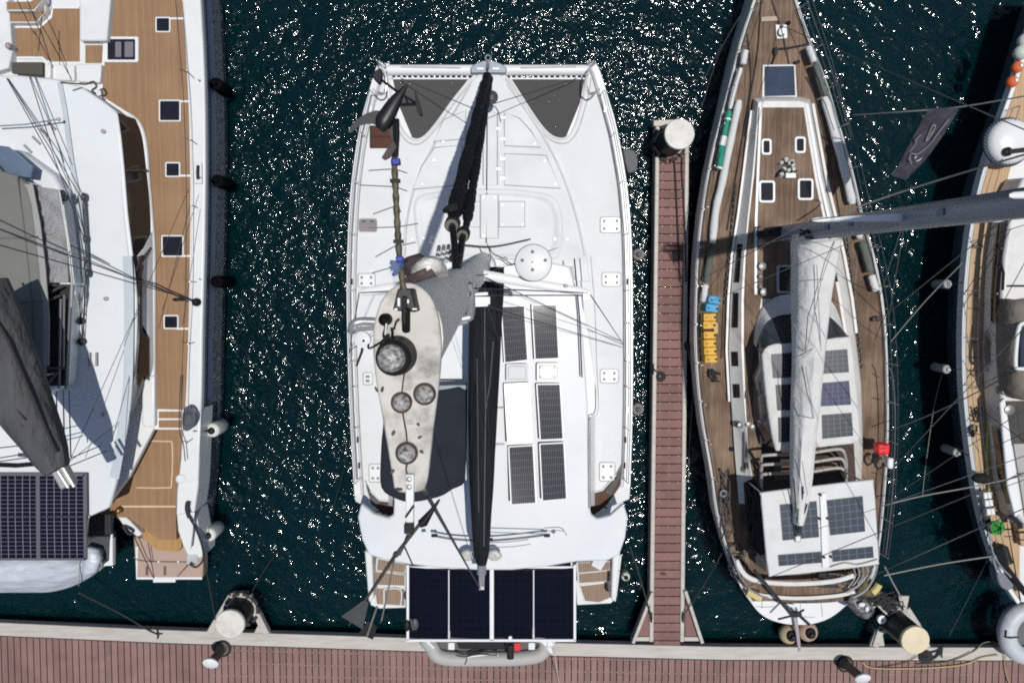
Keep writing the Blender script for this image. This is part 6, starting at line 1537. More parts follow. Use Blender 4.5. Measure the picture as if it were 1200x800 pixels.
# mast and its rig (leans out of the picture to the right)
MB0 = P(916, 274, zc)
mrake = Vector((.0, -.25, 0))
def mm(z, dx=0, dy=0): return Vector((MB0.x + dx, MB0.y + mrake.y*(z - zc)/17 + dy, z))
rgs = []
for k in range(9):
    z = lerp(zc, 19.2, k/8); rgs.append(ell(mm(z), .12, .215))
mb = MB(); mb.loft(rgs); mmast = mono.part('mast', mb, GREY_ALU, smooth=60)
mb = MB()
mb.bar(mm(2.5, 0, -.225), mm(19, 0, -.225), .03, .03); mono.part('sail_track', mb, ALU, mmast)
tips = {}
for z, hl in ((8.5, 1.8), (13.2, 1.2)):
    for s in (-1, 1):
        a = mm(z); tp = mm(z, s*hl, -.05); tips[(z, s)] = tp
        dd = (tp - a).normalized(); sd = Vector((-dd.y, dd.x, 0))
        rg = []
        for t in (0, .5, .95, 1):
            ww = lerp(.15, .08, t)*(1 if t < .97 else .5); c = a.lerp(tp, t)
            rg.append([c + sd*ww*.5*math.cos(q_) + Vector((0, 0, ww*.2*math.sin(q_))) for q_ in [2*math.pi*i/12 for i in range(12)]])
        mb = MB(); mb.loft(rg); mono.part('spreader', mb, W_LID, mmast, smooth=60)
mb = MB()
for z in (5.2, 6.4, 9.8): mb.box(mm(z, -.13, 0), (.03, .12, .2))
mono.part('mast_light', mb, M('light_blue_lens', (.08, .14, .24), .3), mmast)
def mw(name, a, b_, r=.010, m=WIRE): return wire(name, a, b_, r, m, None, mono)
cR = [P(1032, 345, ZMN), P(1035, 372, ZMN), P(1037, 400, ZMN)]; cL = [P(818, 300, ZMN), P(817, 330, ZMN), P(816.5, 360, ZMN)]
mw('shroud', cR[1], tips[(8.5, 1)], .011); mw('shroud', tips[(8.5, 1)], tips[(13.2, 1)], .011); mw('shroud', tips[(13.2, 1)], mm(18.8), .01)
mw('shroud', cR[0], mm(8.2, .1), .009); mw('shroud', cR[2], mm(8.2, .1, -.1), .009); mw('shroud', tips[(8.5, 1)], mm(11.9, .1), .008)
mw('shroud', cL[1], tips[(8.5, -1)], .011); mw('shroud', tips[(8.5, -1)], tips[(13.2, -1)], .011); mw('shroud', cL[0], mm(8.2, -.1), .008); mw('shroud', cL[2], mm(8.2, -.1, -.1), .008)
mw('backstay', P(1028, 672, ZMN + .8), mm(19), .010); mw('backstay', P(868, 690, ZMN + .6), mm(19), .009)
mw('running_backstay', P(1036, 560, ZMN), mm(14), .009); mw('running_backstay', P(1034, 590, ZMN), mm(16.5), .008)
mw('forestay', P(912, -55, ZMN + .1), mm(18.8, 0, .2), .012); mw('inner_forestay', P(915, 30, ZMN + .1), mm(13.5, 0, .2), .010)
mw('topping_lift', P(934, 628, 3.6), mm(19, 0, -.2), .007, GREY_ROPE)
mw('signal_halyard', P(1000, 250, ZMN + .6), mm(11.9, .6, .1), .007, GREY_ROPE)
for a, b_ in (((905, 455), (864, 540)), ((865, 505), (1016, 500)), ((975, 510), (1036, 478))):
    pass
# stanchions, lifelines, rope clutter
for S, s in ((lambda y: mL(y), 1), (lambda y: mR(y), -1)):
    tops = []
    for y in (12, 60, 105, 150, 198, 245, 290, 335, 380, 425, 470, 515, 560, 605, 645):
        b_ = P(S(y) + s*2, y, ZMN); t_ = b_ + Vector((-s*.03, 0, .62)); tops.append(t_)
        mb = MB(); mb.tube([b_, t_], .014, 6); mb.lathe([(.045, 0), (.045, .04), (.02, .06)], b_, n=8); mono.part('stanchion', mb, STEEL)
    for k in (1, .52):
        mb = MB(); mb.tube([Vector((p.x, p.y, ZMN + (p.z - ZMN)*k)) for p in tops], .008, 5); mono.part('lifeline', mb, WIRE)
# steel rub rail outside the right side (outboard rail)
mb = MB(); mb.tube(O(CR([(1041, 430), (1046, 440), (1049, 480), (1048, 540), (1044, 600), (1038, 650)], 3, False), ZMN + .75), .016, 6); mb.tube(O([(1040, 440), (1049, 446)], ZMN + .7), .012, 5); mb.tube(O([(1040, 470), (1050, 472)], ZMN + .7), .012, 5); mb.tube(O([(1039, 560), (1047, 562)], ZMN + .7), .012, 5); mono.part('side_rail', mb, M('dull_steel', (.2, .21, .22), .4, metal=.7))
mb = MB()
for pts in ([(938, 22), (952, 55), (966, 92), (985, 150)], [(945, 0), (956, 30), (968, 62), (985, 118), (1000, 170)], [(952, 0), (964, 36), (977, 78), (993, 140)]): mb.tube(O(CR(pts, 3, False), ZMN + .65), .010, 5)
mono.part('furling_line', mb, WIRE)
mb = MB()
for pts in ([(846, 52), (834, 75), (822, 100)], [(868, 18), (850, 48), (838, 75), (821, 130)], [(876, 40), (880, 95), (872, 150), (862, 210), (852, 270)], [(905, 0), (917, 40), (925, 75)], [(892, 0), (888, 60), (880, 110), (873, 160)], [(945, 90), (958, 120), (975, 200), (993, 300)], [(862, 220), (856, 280), (850, 340), (846, 420)], [(1000, 400), (1006, 470), (1012, 520)], [(866, 400), (873, 450), (880, 490)]):
    mb.tube(O(CR(pts, 4, False), ZMN + .06 if pts[0][0] > 870 else ZMN + .1), .013, 5)
mono.part('deck_sheet', mb, DARK_WIRE)
mb = MB()
yv = 262
for k in range(28):
    y = 262 + k*6.2; mb.ball(P(992 + (y-262)*.115 + math.sin(k*2.1)*.6, y, ZMN + .06), (.05, .07, .03), 6)
mono.part('jib_track', mb, M('dark_track', (.09, .08, .07), .6, var=.4, scale=20))
mb = MB()
for k in range(18):
    y = 218 + k*8; mb.ball(P(865 - (y-218)*.10 - 2 + math.sin(k*1.7)*.5, y, ZMN + .06), (.04, .07, .03), 6)
mono.part('jib_track', mb, M('dark_track2', (.09, .08, .07), .6, var=.4, scale=20))
rr = random.Random(5)
def tangle(cx, cy, w_, h_, z, n_, r, m, name='rope_tangle', part_of=mono):
    mb = MB()
    for k in range(n_):
        pts = []
        x, y = cx + rr.uniform(-w_, w_)*.5, cy + rr.uniform(-h_, h_)*.5
        for j in range(6):
            pts.append((x, y, z + rr.uniform(0, .12))); x = min(cx + w_, max(cx - w_, x + rr.uniform(-w_, w_)*.9)); y = min(cy + h_, max(cy - h_, y + rr.uniform(-h_, h_)*.9))
        mb.tube([P(*p) for p in CR(pts, 5, False)], r, 6)
    return part_of.part(name, mb, m)
tangle(912, 271, 24, 5, zc + .15, 14, .022, M('tangle_dark', (.02, .02, .022), .8), 'halyard_tangle')
tangle(958, 274, 20, 5, 4.1, 10, .02, BLACK_ROPE, 'halyard_tangle')
tangle(840, 440, 9, 7, ZMN + .05, 5, .022, BLACK_ROPE, 'deck_rope')
tangle(852, 590, 8, 40, ZMN + .05, 8, .014, DARK_WIRE, 'deck_rope')
tangle(866, 660, 12, 22, ZMN + .1, 10, .018, DARK_WIRE, 'deck_rope')
tangle(884, 610, 10, 40, ZMN + .5, 10, .026, BLACK_ROPE, 'cockpit_rope')
tangle(876, 500, 4, 50, ZMN + .35, 5, .018, DARK_WIRE, 'cockpit_rope')
tangle(985, 680, 25, 8, ZMN + .3, 12, .02, DARK_WIRE, 'stern_rope')
tangle(915, 705, 18, 5, .85, 4, .012, DARK_WIRE, 'platform_rope')
mb = MB(); mb.prism(O([(884, 560), (893, 580), (898, 670), (886, 660), (874, 600), (872, 566)], ZMN + .47), .05); mono.part('cockpit_side', mb, M('navy_cushion', (.018, .02, .028), .8, var=.3))
mb = MB()
for x, y in ((865, 497), (875, 496), (880, 499)): mb.lathe([(.10, 0), (.10, .06), (.07, .08), (.08, .2), (.001, .22)], P(x, y, ZMN + .3), n=16)
mono.part('winch', mb, WINCH)
for x, y in ((857, 526), (930, 512)): 
    mb = MB(); mb.ball(P(x, y, ZMN + .05), (.07, .07, .05), 8); mono.part('deck_filler', mb, BLACK)
mb = MB(); mb.tube([P(848 + 3.5*math.cos(a), 578 + 3.5*math.sin(a), ZMN + .15) for a in [k*.6 for k in range(11)]], .03, 6); mono.part('fairlead', mb, STEEL)
# stern: curved coamings and boarding platform
def arc(y0, y1, x0, x1, sag): return [(x0, y0), (lerp(x0, x1, .2), y0 + sag*.7), (lerp(x0, x1, .5), lerp(y0, y1, .5) + sag), (lerp(x0, x1, .8), y1 + sag*.7), (x1, y1)]
mb = MB(); mb.strip(O(CR([(862, 655), (872, 672), (890, 680), (930, 683), (975, 680), (1000, 673)], 4, False), ZMN + .45), .14, .08); mono.part('stern_coaming', mb, MW, bevel=.03)
mb = MB(); mb.strip(O(CR([(868, 675), (882, 686), (930, 691), (980, 688), (1006, 680)], 4, False), ZMN + .2), .24, .06); mono.part('stern_bench', mb, TEAKW)
mb = MB(); mb.strip(O(CR([(872, 684), (884, 694), (930, 699), (980, 696), (1004, 690)], 4, False), ZMN + .12), .1, .1); mono.part('transom_cap', mb, MW)
mb = MB(); mb.strip(O(CR([(892, 699), (930, 703), (972, 702), (990, 699)], 4, False), ZMN - .1), .12, .06); mono.part('transom_grating', mb, GRATE)
plat = CR([(869, 688), (878, 703), (890, 718), (905, 727), (928, 732), (952, 731), (973, 724), (990, 711), (997, 702), (960, 704), (915, 703), (885, 696)], 3)
mb = MB(); mb.prism(O(plat, .72), .22); pl2 = mono.part('boarding_platform', mb, W_LID, bevel=.03, segs=3)
mb = MB(); 
for pts in ([(886, 710), (895, 711), (908, 710)], [(893, 697), (893, 712)], [(938, 707), (938, 722), (955, 723)], [(962, 705), (964, 722)]): mb.strip(O(pts, .722), .03, .006)
mono.part('platform_seam', mb, GREY_SEAM, pl2)
mb = MB(); mb.tube([P(884, 668, 2.6), P(905, 693, 2.4), P(925, 717, 2.1), P(936, 720, 1.9), P(948, 731, 1.6)], .045, 8); mb.tube([P(912, 725, 1.2), P(932, 720, 1.6), P(942, 714, 1.8)], .03, 6); mb.ball(P(932, 719, 1.9), (.2, .1, .08), 8); mono.part('passerelle_strut', mb, M('dark_strut', (.03, .032, .035), .5))
mb = MB(); mb.prism(O([(929, 716), (934, 716), (939, 762), (936, 764)], .9), .06); gang = solo('gangplank', 'narrow grey gangplank from the teak sailboat platform to the pontoon edge', 'gangplank', mb, M('grey_plank_paint', (.32, .29, .31), .5), P(934, 740, .8), bevel=.01)
mb = MB(); mb.tube([P(929, 722, .8), P(929, 712, .8)], .02, 6); mb.tube([P(934, 722, .8), P(934, 712, .8)], .02, 6); mono.part('platform_hinge', mb, STEEL)
for (x, y, lab, col) in ((924, 742, 'tan ball fender under the teak sailboat stern platform, left of the gangplank', (.50, .41, .26)), (946, 739, 'pinkish ball fender under the teak sailboat stern platform, right of the gangplank', (.52, .36, .29))):
    c = P(x, y, .45); t = Thing('ball_fender', lab, 'fender', (c.x, c.y, .1), 'ball fenders at the teak sailboat stern')
    mb = MB(); mb.ball(c, .30, 20); t.part('body', mb, M('ball_vinyl', col, .5, var=.08, dirt=(.25, .2, .15), dirt_amt=.4, dirt_scale=6), smooth=80)
    mb = MB(); mb.lathe([(.17, 0), (.15, .08), (.08, .12), (.07, .22), (.001, .23)], c + Vector((0, .04, .22)), n=16); t.part('end_cap', mb, BLACK)
mb = MB(); mb.tube(O(CR([(858, 650), (868, 676), (884, 694), (900, 700)], 4, False), ZMN + .75), .024, 6); mb.tube(O(CR([(1030, 640), (1027, 668), (1016, 690), (1000, 700)], 4, False), ZMN + .75), .026, 6); mb.tube(O(CR([(1024, 640), (1020, 666), (1008, 684), (992, 694)], 4, False), ZMN + .5), .03, 6); mono.part('stern_rail', mb, STEEL)
for k in range(5):
    mb = MB(); mb.tube(O(CR([(1000 + k*5, 664 - k), (1002 + k*5, 676 - k*1.5), (994 + k*5.5, 688 - k*2)], 4, False), ZMN + .4 + .03*k), .02, 6); mono.part('stern_slat', mb, ALU)
YEL = M('pale_yellow_foam', (.60, .50, .20), .7, var=.1)
mb = MB(); mb.tube(O(CR([(875, 693), (884, 697), (891, 701)], 3, False), ZMN + .3), .10, 8); solo('yellow_float', 'pale yellow float lashed at the left stern rail of the teak sailboat', 'float', mb, YEL, P(883, 697, ZMN))
mb = MB(); mb.tube(O(CR([(1022, 694), (1027, 689), (1030, 684)], 3, False), ZMN + .5), .10, 8); solo('yellow_float', 'pale yellow float lashed at the right stern rail of the teak sailboat', 'float', mb, YEL, P(1026, 689, ZMN))
# stern equipment at the right: covered outboard and steel frames
ob = Thing('outboard_motor', 'dark outboard motor in a torn silver cover at the teak sailboat stern corner', 'outboard motor', P(1010, 708, .9))
rg = []
for i, (x, y, r_) in enumerate(((998, 697, .12), (1003, 703, .26), (1009, 710, .30), (1015, 718, .22), (1017, 723, .08))):
    rg.append([P(x, y, 1.7) + Vector((r_*math.cos(a)*.9, r_*.5*math.cos(a), r_*.8*math.sin(a))) + Vector((rr.uniform(-.05, .05), rr.uniform(-.05, .05), rr.uniform(-.04, .04))) for a in [2*math.pi*k/12 for k in range(12)]])
mb = MB(); mb.loft(rg); ob.part('cowling', mb, M('torn_silver_cover', (.16, .165, .175), .35, metal=.3, var=.9, scale=7, bump=.05, bscale=12), smooth=60)
mb = MB(); mb.tube([P(1004, 700, 1.5), P(1012, 690, 1.4), P(1022, 684, 1.7)], .07, 8); mb.box(P(1001, 700, 1.3), (.2, .3, .5)); ob.part('bracket', mb, BLACK)
mb = MB(); mb.ball(P(1010, 708, 2.0), (.1, .07, .05), 8); mb.ball(P(1016, 713, 1.95), (.06, .09, .05), 8); ob.part('cover_patch', mb, W_LID)
mb = MB(); mb.ball(P(1018, 693, ZMN + .35), (.35, .16, .12), 12); mb.ball(P(1010, 684, ZMN + .35), (.2, .2, .15), 10); mono.part('stern_bag', mb, M('olive_brown_bag', (.11, .085, .045), .8, var=.5, scale=8))
tangle(1030, 702, 18, 9, 1.5, 14, .022, BLACK_ROPE, 'stern_rope')
tangle(1044, 712, 14, 7, 1.2, 10, .02, DARK_WIRE, 'stern_rope')
dv = Thing('steel_boarding_frame', 'white painted tube frame between teak sailboat stern and cream capped pile', 'frame', P(1042, 718, .6))
mb = MB(); mb.tube([P(1036, 722, .9), P(1044, 713, 1.1), P(1056, 712, 1.2), P(1064, 722, 1.0)], .06, 8); mb.tube([P(1024, 704, 1.3), P(1040, 720, 1.2), P(1052, 726, 1.1)], .035, 6); mb.tube([P(1030, 726, .8), P(1040, 722, 1.0), P(1050, 721, 1.0)], .045, 8); dv.part('frame_tube', mb, M('dull_white_paint', (.50, .48, .46), .5, var=.1))
for x, y, r_, m in ((1033, 725, .13, W_LID), (1060, 723, .09, W_LID), (1049, 712, .08, STEEL), (1022, 708, .09, W_LID)):
    mb = MB(); mb.lathe([(r_*.5, -.08), (r_, -.05), (r_, .05), (r_*.55, .06), (r_*.5, .02), (.001, .02)], P(x, y, 1.2), n=16); dv.part('roller', mb, m)
mb = MB(); mb.tube([P(1037, 664, ZMN + .8), P(1046, 682, 1.5), P(1056, 700, 1.0)], .022, 6); solo('mooring_line', 'pale line from the teak sailboat quarter down to the white bracket by the cream pile', 'rope', mb, GREY_ROPE, P(1056, 700, .9))

# ---- loose things on the teak sailboat
def jerry(x, y, label, col, g, rz=0.0):
    b_ = P(x, y, ZMN + .02)
    t = Thing('jerrycan', label, 'jerrycan', b_, g)
    m = M('jerrycan_' + g.split()[0], col, .45, var=.1, scale=8, dirt=[c*.5 for c in col], dirt_amt=.35, dirt_scale=8)
    rot = Matrix.Rotation(rz, 3, 'Z')
    mb = MB(); mb.box(b_ + Vector((0, 0, .20)), (.34, .205, .40), rot); mb.box(b_ + Vector((0, 0, .405)), (.26, .13, .05), rot); t.part('body', mb, m, bevel=.035, segs=3, smooth=60)
    mb = MB(); mb.tube([b_ + rot @ Vector((-.10, 0, .42)), b_ + rot @ Vector((-.08, 0, .49)), b_ + rot @ Vector((.05, 0, .49)), b_ + rot @ Vector((.07, 0, .42))], .02, 6); t.part('handle', mb, m)
    mb = MB(); mb.lathe([(.035, 0), (.035, .05), (.001, .055)], b_ + rot @ Vector((.125, 0, .40)), n=10); t.part('cap', mb, BLACK)
    return t
jerry(833, 351, 'light blue jerrycan on the left side deck, nearer the bow of the two blue ones', (.05, .36, .62), 'blue jerrycans', -.12)
jerry(830, 360.5, 'light blue jerrycan on the left side deck, next to the yellow ones', (.05, .36, .62), 'blue jerrycans', -.12)
YL = (.72, .42, .045)
for k, (y, x, lab) in enumerate(((371, 827.5, 'yellow jerrycan directly beside the light blue jerrycans'), (380, 827, 'yellow jerrycan second from the blue ones, before the brown gap in the row'), (391.5, 827.5, 'yellow jerrycan just behind the brown gap in the row'), (401, 827.5, 'yellow jerrycan fourth from the blue ones'), (410, 828, 'yellow jerrycan second from the stern end of the yellow row'), (419, 829, 'yellow jerrycan at the stern end of the row beside the black rope tangle'))):
    jerry(x, y, lab, YL, 'yellow jerrycans', .02)
mb = MB(); mb.prism(O([(836, 377), (841, 378), (842, 391), (837, 390)], ZMN + .3), .28); solo('wooden_board', 'small tan board standing beside the yellow jerrycans', 'board', mb, M('tan_board', (.50, .36, .18), .7), P(839, 384, ZMN), bevel=.01)
mb = MB(); mb.box(P(827.5, 386, ZMN + .25), (.34, .1, .3)); solo('brown_strap_bundle', 'dark brown strap bundle in the gap of the yellow jerrycan row', 'strap', mb, M('dark_brown_strap', (.06, .025, .015), .8), P(827, 386, ZMN), bevel=.03)
rb = Thing('rescue_bag', 'bright red rescue bag on the right rail of the teak sailboat', 'bag', P(1033, 525, ZMN))
mb = MB(); mb.box(P(1033, 525, ZMN + .62), (.36, .32, .3)); rb.part('body', mb, M('bright_red', (.68, .012, .018), .45, var=.12, scale=8, bump=.02, bscale=14), bevel=.07, segs=3)
mb = MB(); mb.tube([P(1027, 521, ZMN + .8), P(1033, 519, ZMN + .85), P(1039, 522, ZMN + .8)], .02, 6); mb.bar(P(1026, 525, ZMN + .775), P(1040, 525, ZMN + .775), .03, .01); rb.part('strap', mb, M('dark_red', (.30, .005, .01), .6))
mb = MB(); mb.box(P(1040, 541, ZMN + .55), (.16, .3, .4)); solo('life_raft_canister', 'small cream canister below the red rescue bag on the rail', 'canister', mb, W_LID, P(1040, 541, ZMN + .3), bevel=.04)
mb = MB(); mb.tube([P(1030 + 5*math.cos(a), 542 + 7*math.sin(a), ZMN + .5) for a in [k*.45 for k in range(13)]], .03, 6); mb.tube([P(1031 + 4*math.cos(a), 543 + 6*math.sin(a), ZMN + .53) for a in [k*.45 for k in range(13)]], .02, 6); solo('hanging_coil', 'dark rope coil hung on the right rail under the red bag', 'rope', mb, BLACK_ROPE, P(1030, 542, ZMN))
mb = MB(); mb.box(P(1026, 374, ZMN + .12), (.2, .12, .1)); mb.ball(P(1028, 373, ZMN + .14), (.1, .08, .08), 8); solo('brown_shoe', 'small dark brown shoe shaped lump on the right side deck', 'shoe', mb, BROWN, P(1027, 374, ZMN), bevel=.03)
# dark flag on a line
FLAG = M('dark_violet_flag', (.050, .048, .062), .8, var=.3, scale=3, bump=.05, bscale=5)
fl = Thing('flag', 'dark grey violet flag with pale markings hanging from a line over the water', 'flag', P(1085, 165, 4.2))
fo = [(1088, 127.5), (1125, 125.5), (1117, 140), (1105, 160), (1092, 178), (1077, 197), (1060, 210.5), (1045, 204), (1055, 190), (1066, 168), (1077, 146)]
zf_ = [5.6, 5.6, 5.4, 5.2, 4.95, 4.7, 4.5, 4.5, 4.7, 5.0, 5.3]
nu, nv = 8, 22
g = []
for j in range(nv + 1):
    v = j/nv
    a = interp([(0, 1088, 127.5), (.3, 1077, 148), (.6, 1062, 176), (.85, 1052, 195), (1, 1043, 205)], v)
    b_ = interp([(0, 1125, 125.5), (.3, 1108, 155), (.6, 1089, 182), (.85, 1073, 200), (1, 1061, 211)], v)
    g.append([P(lerp(a[0], b_[0], i/nu), lerp(a[1], b_[1], i/nu), 5.6 - 1.1*v + .05*math.sin(i*1.3 + j*.5)) for i in range(nu + 1)])
mb = MB()
for dz in (0, -.012):
    mb.add([p + Vector((0, 0, dz)) for r_ in g for p in r_], [[j*(nu+1)+i, j*(nu+1)+i+1, (j+1)*(nu+1)+i+1, (j+1)*(nu+1)+i] for j in range(nv) for i in range(nu)])
fl.part('cloth', mb, FLAG, smooth=70)
def on_flag(x, y):
    v = min(1, max(0, (y - 127)/80)); return P(x, y, 5.63 - 1.1*v + .05)
mb = MB(); mb.tube([on_flag(*p) for p in CR([(1085, 165), (1092, 149), (1095, 147), (1095, 151), (1088, 163), (1085, 165)], 3, False)], .018, 5); mb.tube([on_flag(*p) for p in CR([(1112, 140), (1098, 158), (1086, 173), (1074, 181), (1068, 180), (1066, 186), (1068, 192)], 4, False)], .014, 5); mb.tube([on_flag(*p) for p in CR([(1080, 158), (1074, 163), (1072, 170), (1066, 178)], 4, False)], .012, 5); mb.tube([on_flag(*p) for p in [(1090, 158), (1094, 152)]], .012, 5)
fl.part('flag_emblem', mb, M('pale_print', (.24, .235, .26), .8))
mb = MB(); mb.prism([on_flag(*p) for p in ((1072, 184), (1082, 180), (1087, 178), (1078, 188), (1072, 190))], .02); fl.part('flag_patch', mb, M('flag_white', (.6, .6, .62), .8))
rope('pale halyard line carrying the dark flag across to the right edge', [(1000, 135, 3.2), (1060, 131, 4.8), (1125, 125.5, 5.62), (1205, 112, 7.0)], .016, GREY_ROPE, name='flag_line', cat_='line')
rope('pale line running above the grey mast toward the right edge', [(984, 250, 4.0), (1050, 227, 5.4), (1120, 205, 7.0), (1205, 180, 9.0)], .020, M('cream_line', (.34, .31, .27), .9), name='halyard_line', cat_='line')
# ================================================================== RIGHT SAILBOAT
ZRB = 1.7
rbt = Thing('navy_sailboat', 'navy hulled sailing yacht with pale teak side deck at the right edge', 'sailboat', P(1190, 400, 0))
TAN = teak('pale_teak', (.42, .285, .165), (.56, .41, .26), seam=(.20, .13, .08), pitch=.085, seamw=.09, blot=.2)
NAVYH = M('navy_topside', (.11, .15, .20), .3, var=.12, scale=.7, coat=.4)
NAVYB = M('slate_bottom', (.10, .13, .16), .3, var=.15, scale=2)
eg = [(1222, -20), (1205, 34), (1192, 78), (1176, 124), (1158, 175), (1146, 215), (1136, 262), (1130, 310), (1126.5, 360), (1125.5, 410), (1127, 460), (1132, 510), (1139, 560), (1148, 605), (1160, 645), (1174, 680), (1190, 705)]
e = CR(eg, 3, False)
top = [P(x, y, ZRB) for x, y in e]
mb = MB()
bands = [off(top, 0, ZRB), off(top, .14, 1.3), off(top, .34, .7), off(top, .55, .1), off(top, .9, -.5)]
for k, (a, b_) in enumerate(zip(bands, bands[1:])):
    n = len(a); mb.add(a + b_, [[i, i+1, n+i+1, n+i] for i in range(n-1)], 0 if k < 2 else 1)
far = [Vector((max(p.x + 1.5, P(1260, 400, 1).x), p.y, -.5)) for p in top]; n = len(top); mb.add(bands[-1] + far, [[i, i+1, n+i+1, n+i] for i in range(n-1)], 1)
rbt.part('hull', mb, [NAVYH, NAVYB], smooth=60)
mb = MB(); mb.prism(O(e + [(1290, 705), (1290, -20)], ZRB), .2); rbt.part('deck', mb, W_GEL)
mb = MB(); mb.strip(O([(x + 2.2, y) for x, y in e], ZRB + .01), .11, .09); rbt.part('toe_rail', mb, W_LID, bevel=.02)
mb = MB(); mb.strip(O([(x + 5.4, y) for x, y in e], ZRB + .02), .05, .02); rbt.part('rail_track', mb, DARK_SEAM)
mb = MB(); mb.prism(O([(x + 7, y) for x, y in e] + [(1195, 705), (1195, 640), (1178, 600), (1170, 555), (1163, 500), (1160, 440), (1158, 395), (1160, 340), (1166, 290), (1175, 232), (1186, 190), (1200, 150), (1240, 60), (1240, -20)], ZRB + .02), .02); td = rbt.part('side_deck', mb, TAN)
mb = MB(); mb.strip(O([(1172, 235), (1163, 290), (1156, 340), (1153, 395), (1155, 440), (1159, 500), (1166, 555)], ZRB + .024), .05, .006); 
for y, x0, x1 in ((345, 1131, 1147), (361, 1131, 1147), (400, 1131, 1146), (418, 1131, 1147), (434, 1131, 1147), (454, 1132, 1148)): mb.strip(O([(x0, y), (x1, y + 1)], ZRB + .024), .035, .006)
rbt.part('deck_seam', mb, M('brown_seam', (.20, .13, .08), .8), td)
mb = MB(); mb.bar(P(1134, 290, ZRB + .06), P(1151, 288.5, ZRB + .06), .08, .06); rbt.part('jib_car', mb, BLACK, td)
# cabin with dark window
cab = [(1192, 224), (1183, 262), (1177, 300), (1174, 340), (1173, 380), (1172, 420), (1174, 470), (1178, 520), (1184, 570), (1192, 605), (1205, 618), (1290, 620), (1290, 205), (1200, 208)]
mb = MB(); mb.prism(O(cab, 2.5), .8, inset=-.012); rbt.part('cabin', mb, MW, bevel=.08, segs=3)
mb = MB(); mb.prism([P(*p) for p in ((1172.5, 242, 2.2), (1165, 300, 2.2), (1162.5, 350, 2.2), (1162, 376, 2.25), (1166, 380, 2.54), (1167.5, 340, 2.54), (1170, 300, 2.54), (1175, 262, 2.54), (1177, 240, 2.54))], .05); wn = rbt.part('cabin_window', mb, glassy('right_cabin_glass', (.012, .012, .014), .07))
for y in (292, 313, 345):
    mb = MB(); mb.bar(P(1163 + (345-y)*.05, y, 2.26), P(1169 + (345-y)*.09, y - 1, 2.58), .05, .03); rbt.part('window_mullion', mb, M('mullion_brown', (.06, .055, .05), .4), wn)
mb = MB(); mb.prism([P(*p) for p in ((1158, 386, 2.0), (1167, 394, 2.2), (1168, 425, 2.2), (1158, 436, 2.0), (1154, 425, 1.9), (1154, 396, 1.9))], .12); cl = rbt.part('coaming_panel', mb, M('grey_lilac_panel', (.32, .30, .31), .5), bevel=.01)
mb = MB(); mb.prism([P(*p) for p in ((1155.5, 392, 2.03), (1159.5, 398, 2.1), (1159.5, 424, 2.1), (1156, 428, 2.03), (1154, 410, 2.0))], .03); rbt.part('coaming_vent', mb, M('taupe_vent', (.16, .135, .125), .6), cl)
mb = MB(); mb.strip([P(1158, 386, 2.05), P(1166, 394, 2.25), P(1166.5, 421, 2.25), P(1158, 430, 2.05)], .05, .02); rbt.part('coaming_trim', mb, W_LID, cl)
# forward white dome with navy rubbing strake
dm = Thing('covered_foredeck_tender', 'white rounded tender with navy beaded rim on the navy sailboat foredeck', 'dinghy', P(1183, 166, 1.8))
oc = P(1183, 166, 2.2)
mb = MB(); mb.lathe([(.46, -.3), (.60, -.12), (.59, .05), (.49, .16), (.25, .23), (.001, .25)], oc, n=48); dm.part('hull', mb, W_LID, smooth=70)
mb = MB(); mb.tube([oc + Vector((.615*math.cos(a), .615*math.sin(a), -.1)) for a in [2*math.pi*k/48 for k in range(48)]], .045, 8, closed=True); st_ = dm.part('rubbing_strake', mb, M('navy_rubber', (.03, .04, .075), .5, var=.3, scale=30))
mb = MB()
for k in range(44):
    a = 2*math.pi*k/44; mb.ball(oc + Vector((.63*math.cos(a), .63*math.sin(a), -.03)), .02, 6)
dm.part('strake_beads', mb, M('pale_bead', (.14, .17, .24), .5), st_)['kind'] = 'stuff'
mb = MB(); mb.lathe([(.12, 0), (.12, .05), (.09, .07), (.07, .05), (.04, .06), (.001, .08)], P(1180, 178, 2.42), n=20); mb.bar(P(1182, 178, 2.46), P(1206, 175, 2.46), .12, .08); dm.part('bow_fitting', mb, BLACK)
# ball fenders at the bow
for (x, y, col, lab) in ((1186, 96, (.72, .14, .035), 'orange ball fender nearest the white tender at the top right corner'), (1192, 79, (.70, .15, .05), 'orange ball fender between another orange one and the mint ball, top right corner'), (1196, 62, (.50, .62, .52), 'pale mint ball fender at the top right corner'), (1201, 48, (.62, .60, .56), 'cream ball fender half outside the top right corner')):
    c = P(x, y, 2.15); t = Thing('ball_fender', lab, 'fender', (c.x, c.y, 1.85), 'ball fenders at the navy sailboat bow')
    mb = MB(); mb.ball(c, .155 if x < 1195 else .19, 18); t.part('body', mb, M('ball_vinyl', col, .45, var=.06), smooth=80)
    mb = MB(); mb.lathe([(.05, 0), (.04, .05), (.001, .06)], c + Vector((0, .0, .15)), n=10); t.part('eye', mb, W_LID)
# hanging white fenders
for x, y, lab, b2 in ((1113, 333, 'white fender hanging on the navy hull, nearest the bow', (1128, 331)), (1112, 433, 'white fender hanging on the navy hull, middle of three', (1127, 432)), (1124, 531, 'white fender hanging on the navy hull, nearest the stern', (1136, 533))):
    f, p = fender(x, y, 1.35, .8, .125, lab, m=M('grey_white_fender', (.42, .42, .41), .4, var=.1), g='white fenders along the navy hull', cap=W_LID)
    mb = MB(); mb.tube([p, P(*b2, ZRB + .05)], .012, 5); f.part('lanyard', mb, DARK_WIRE)
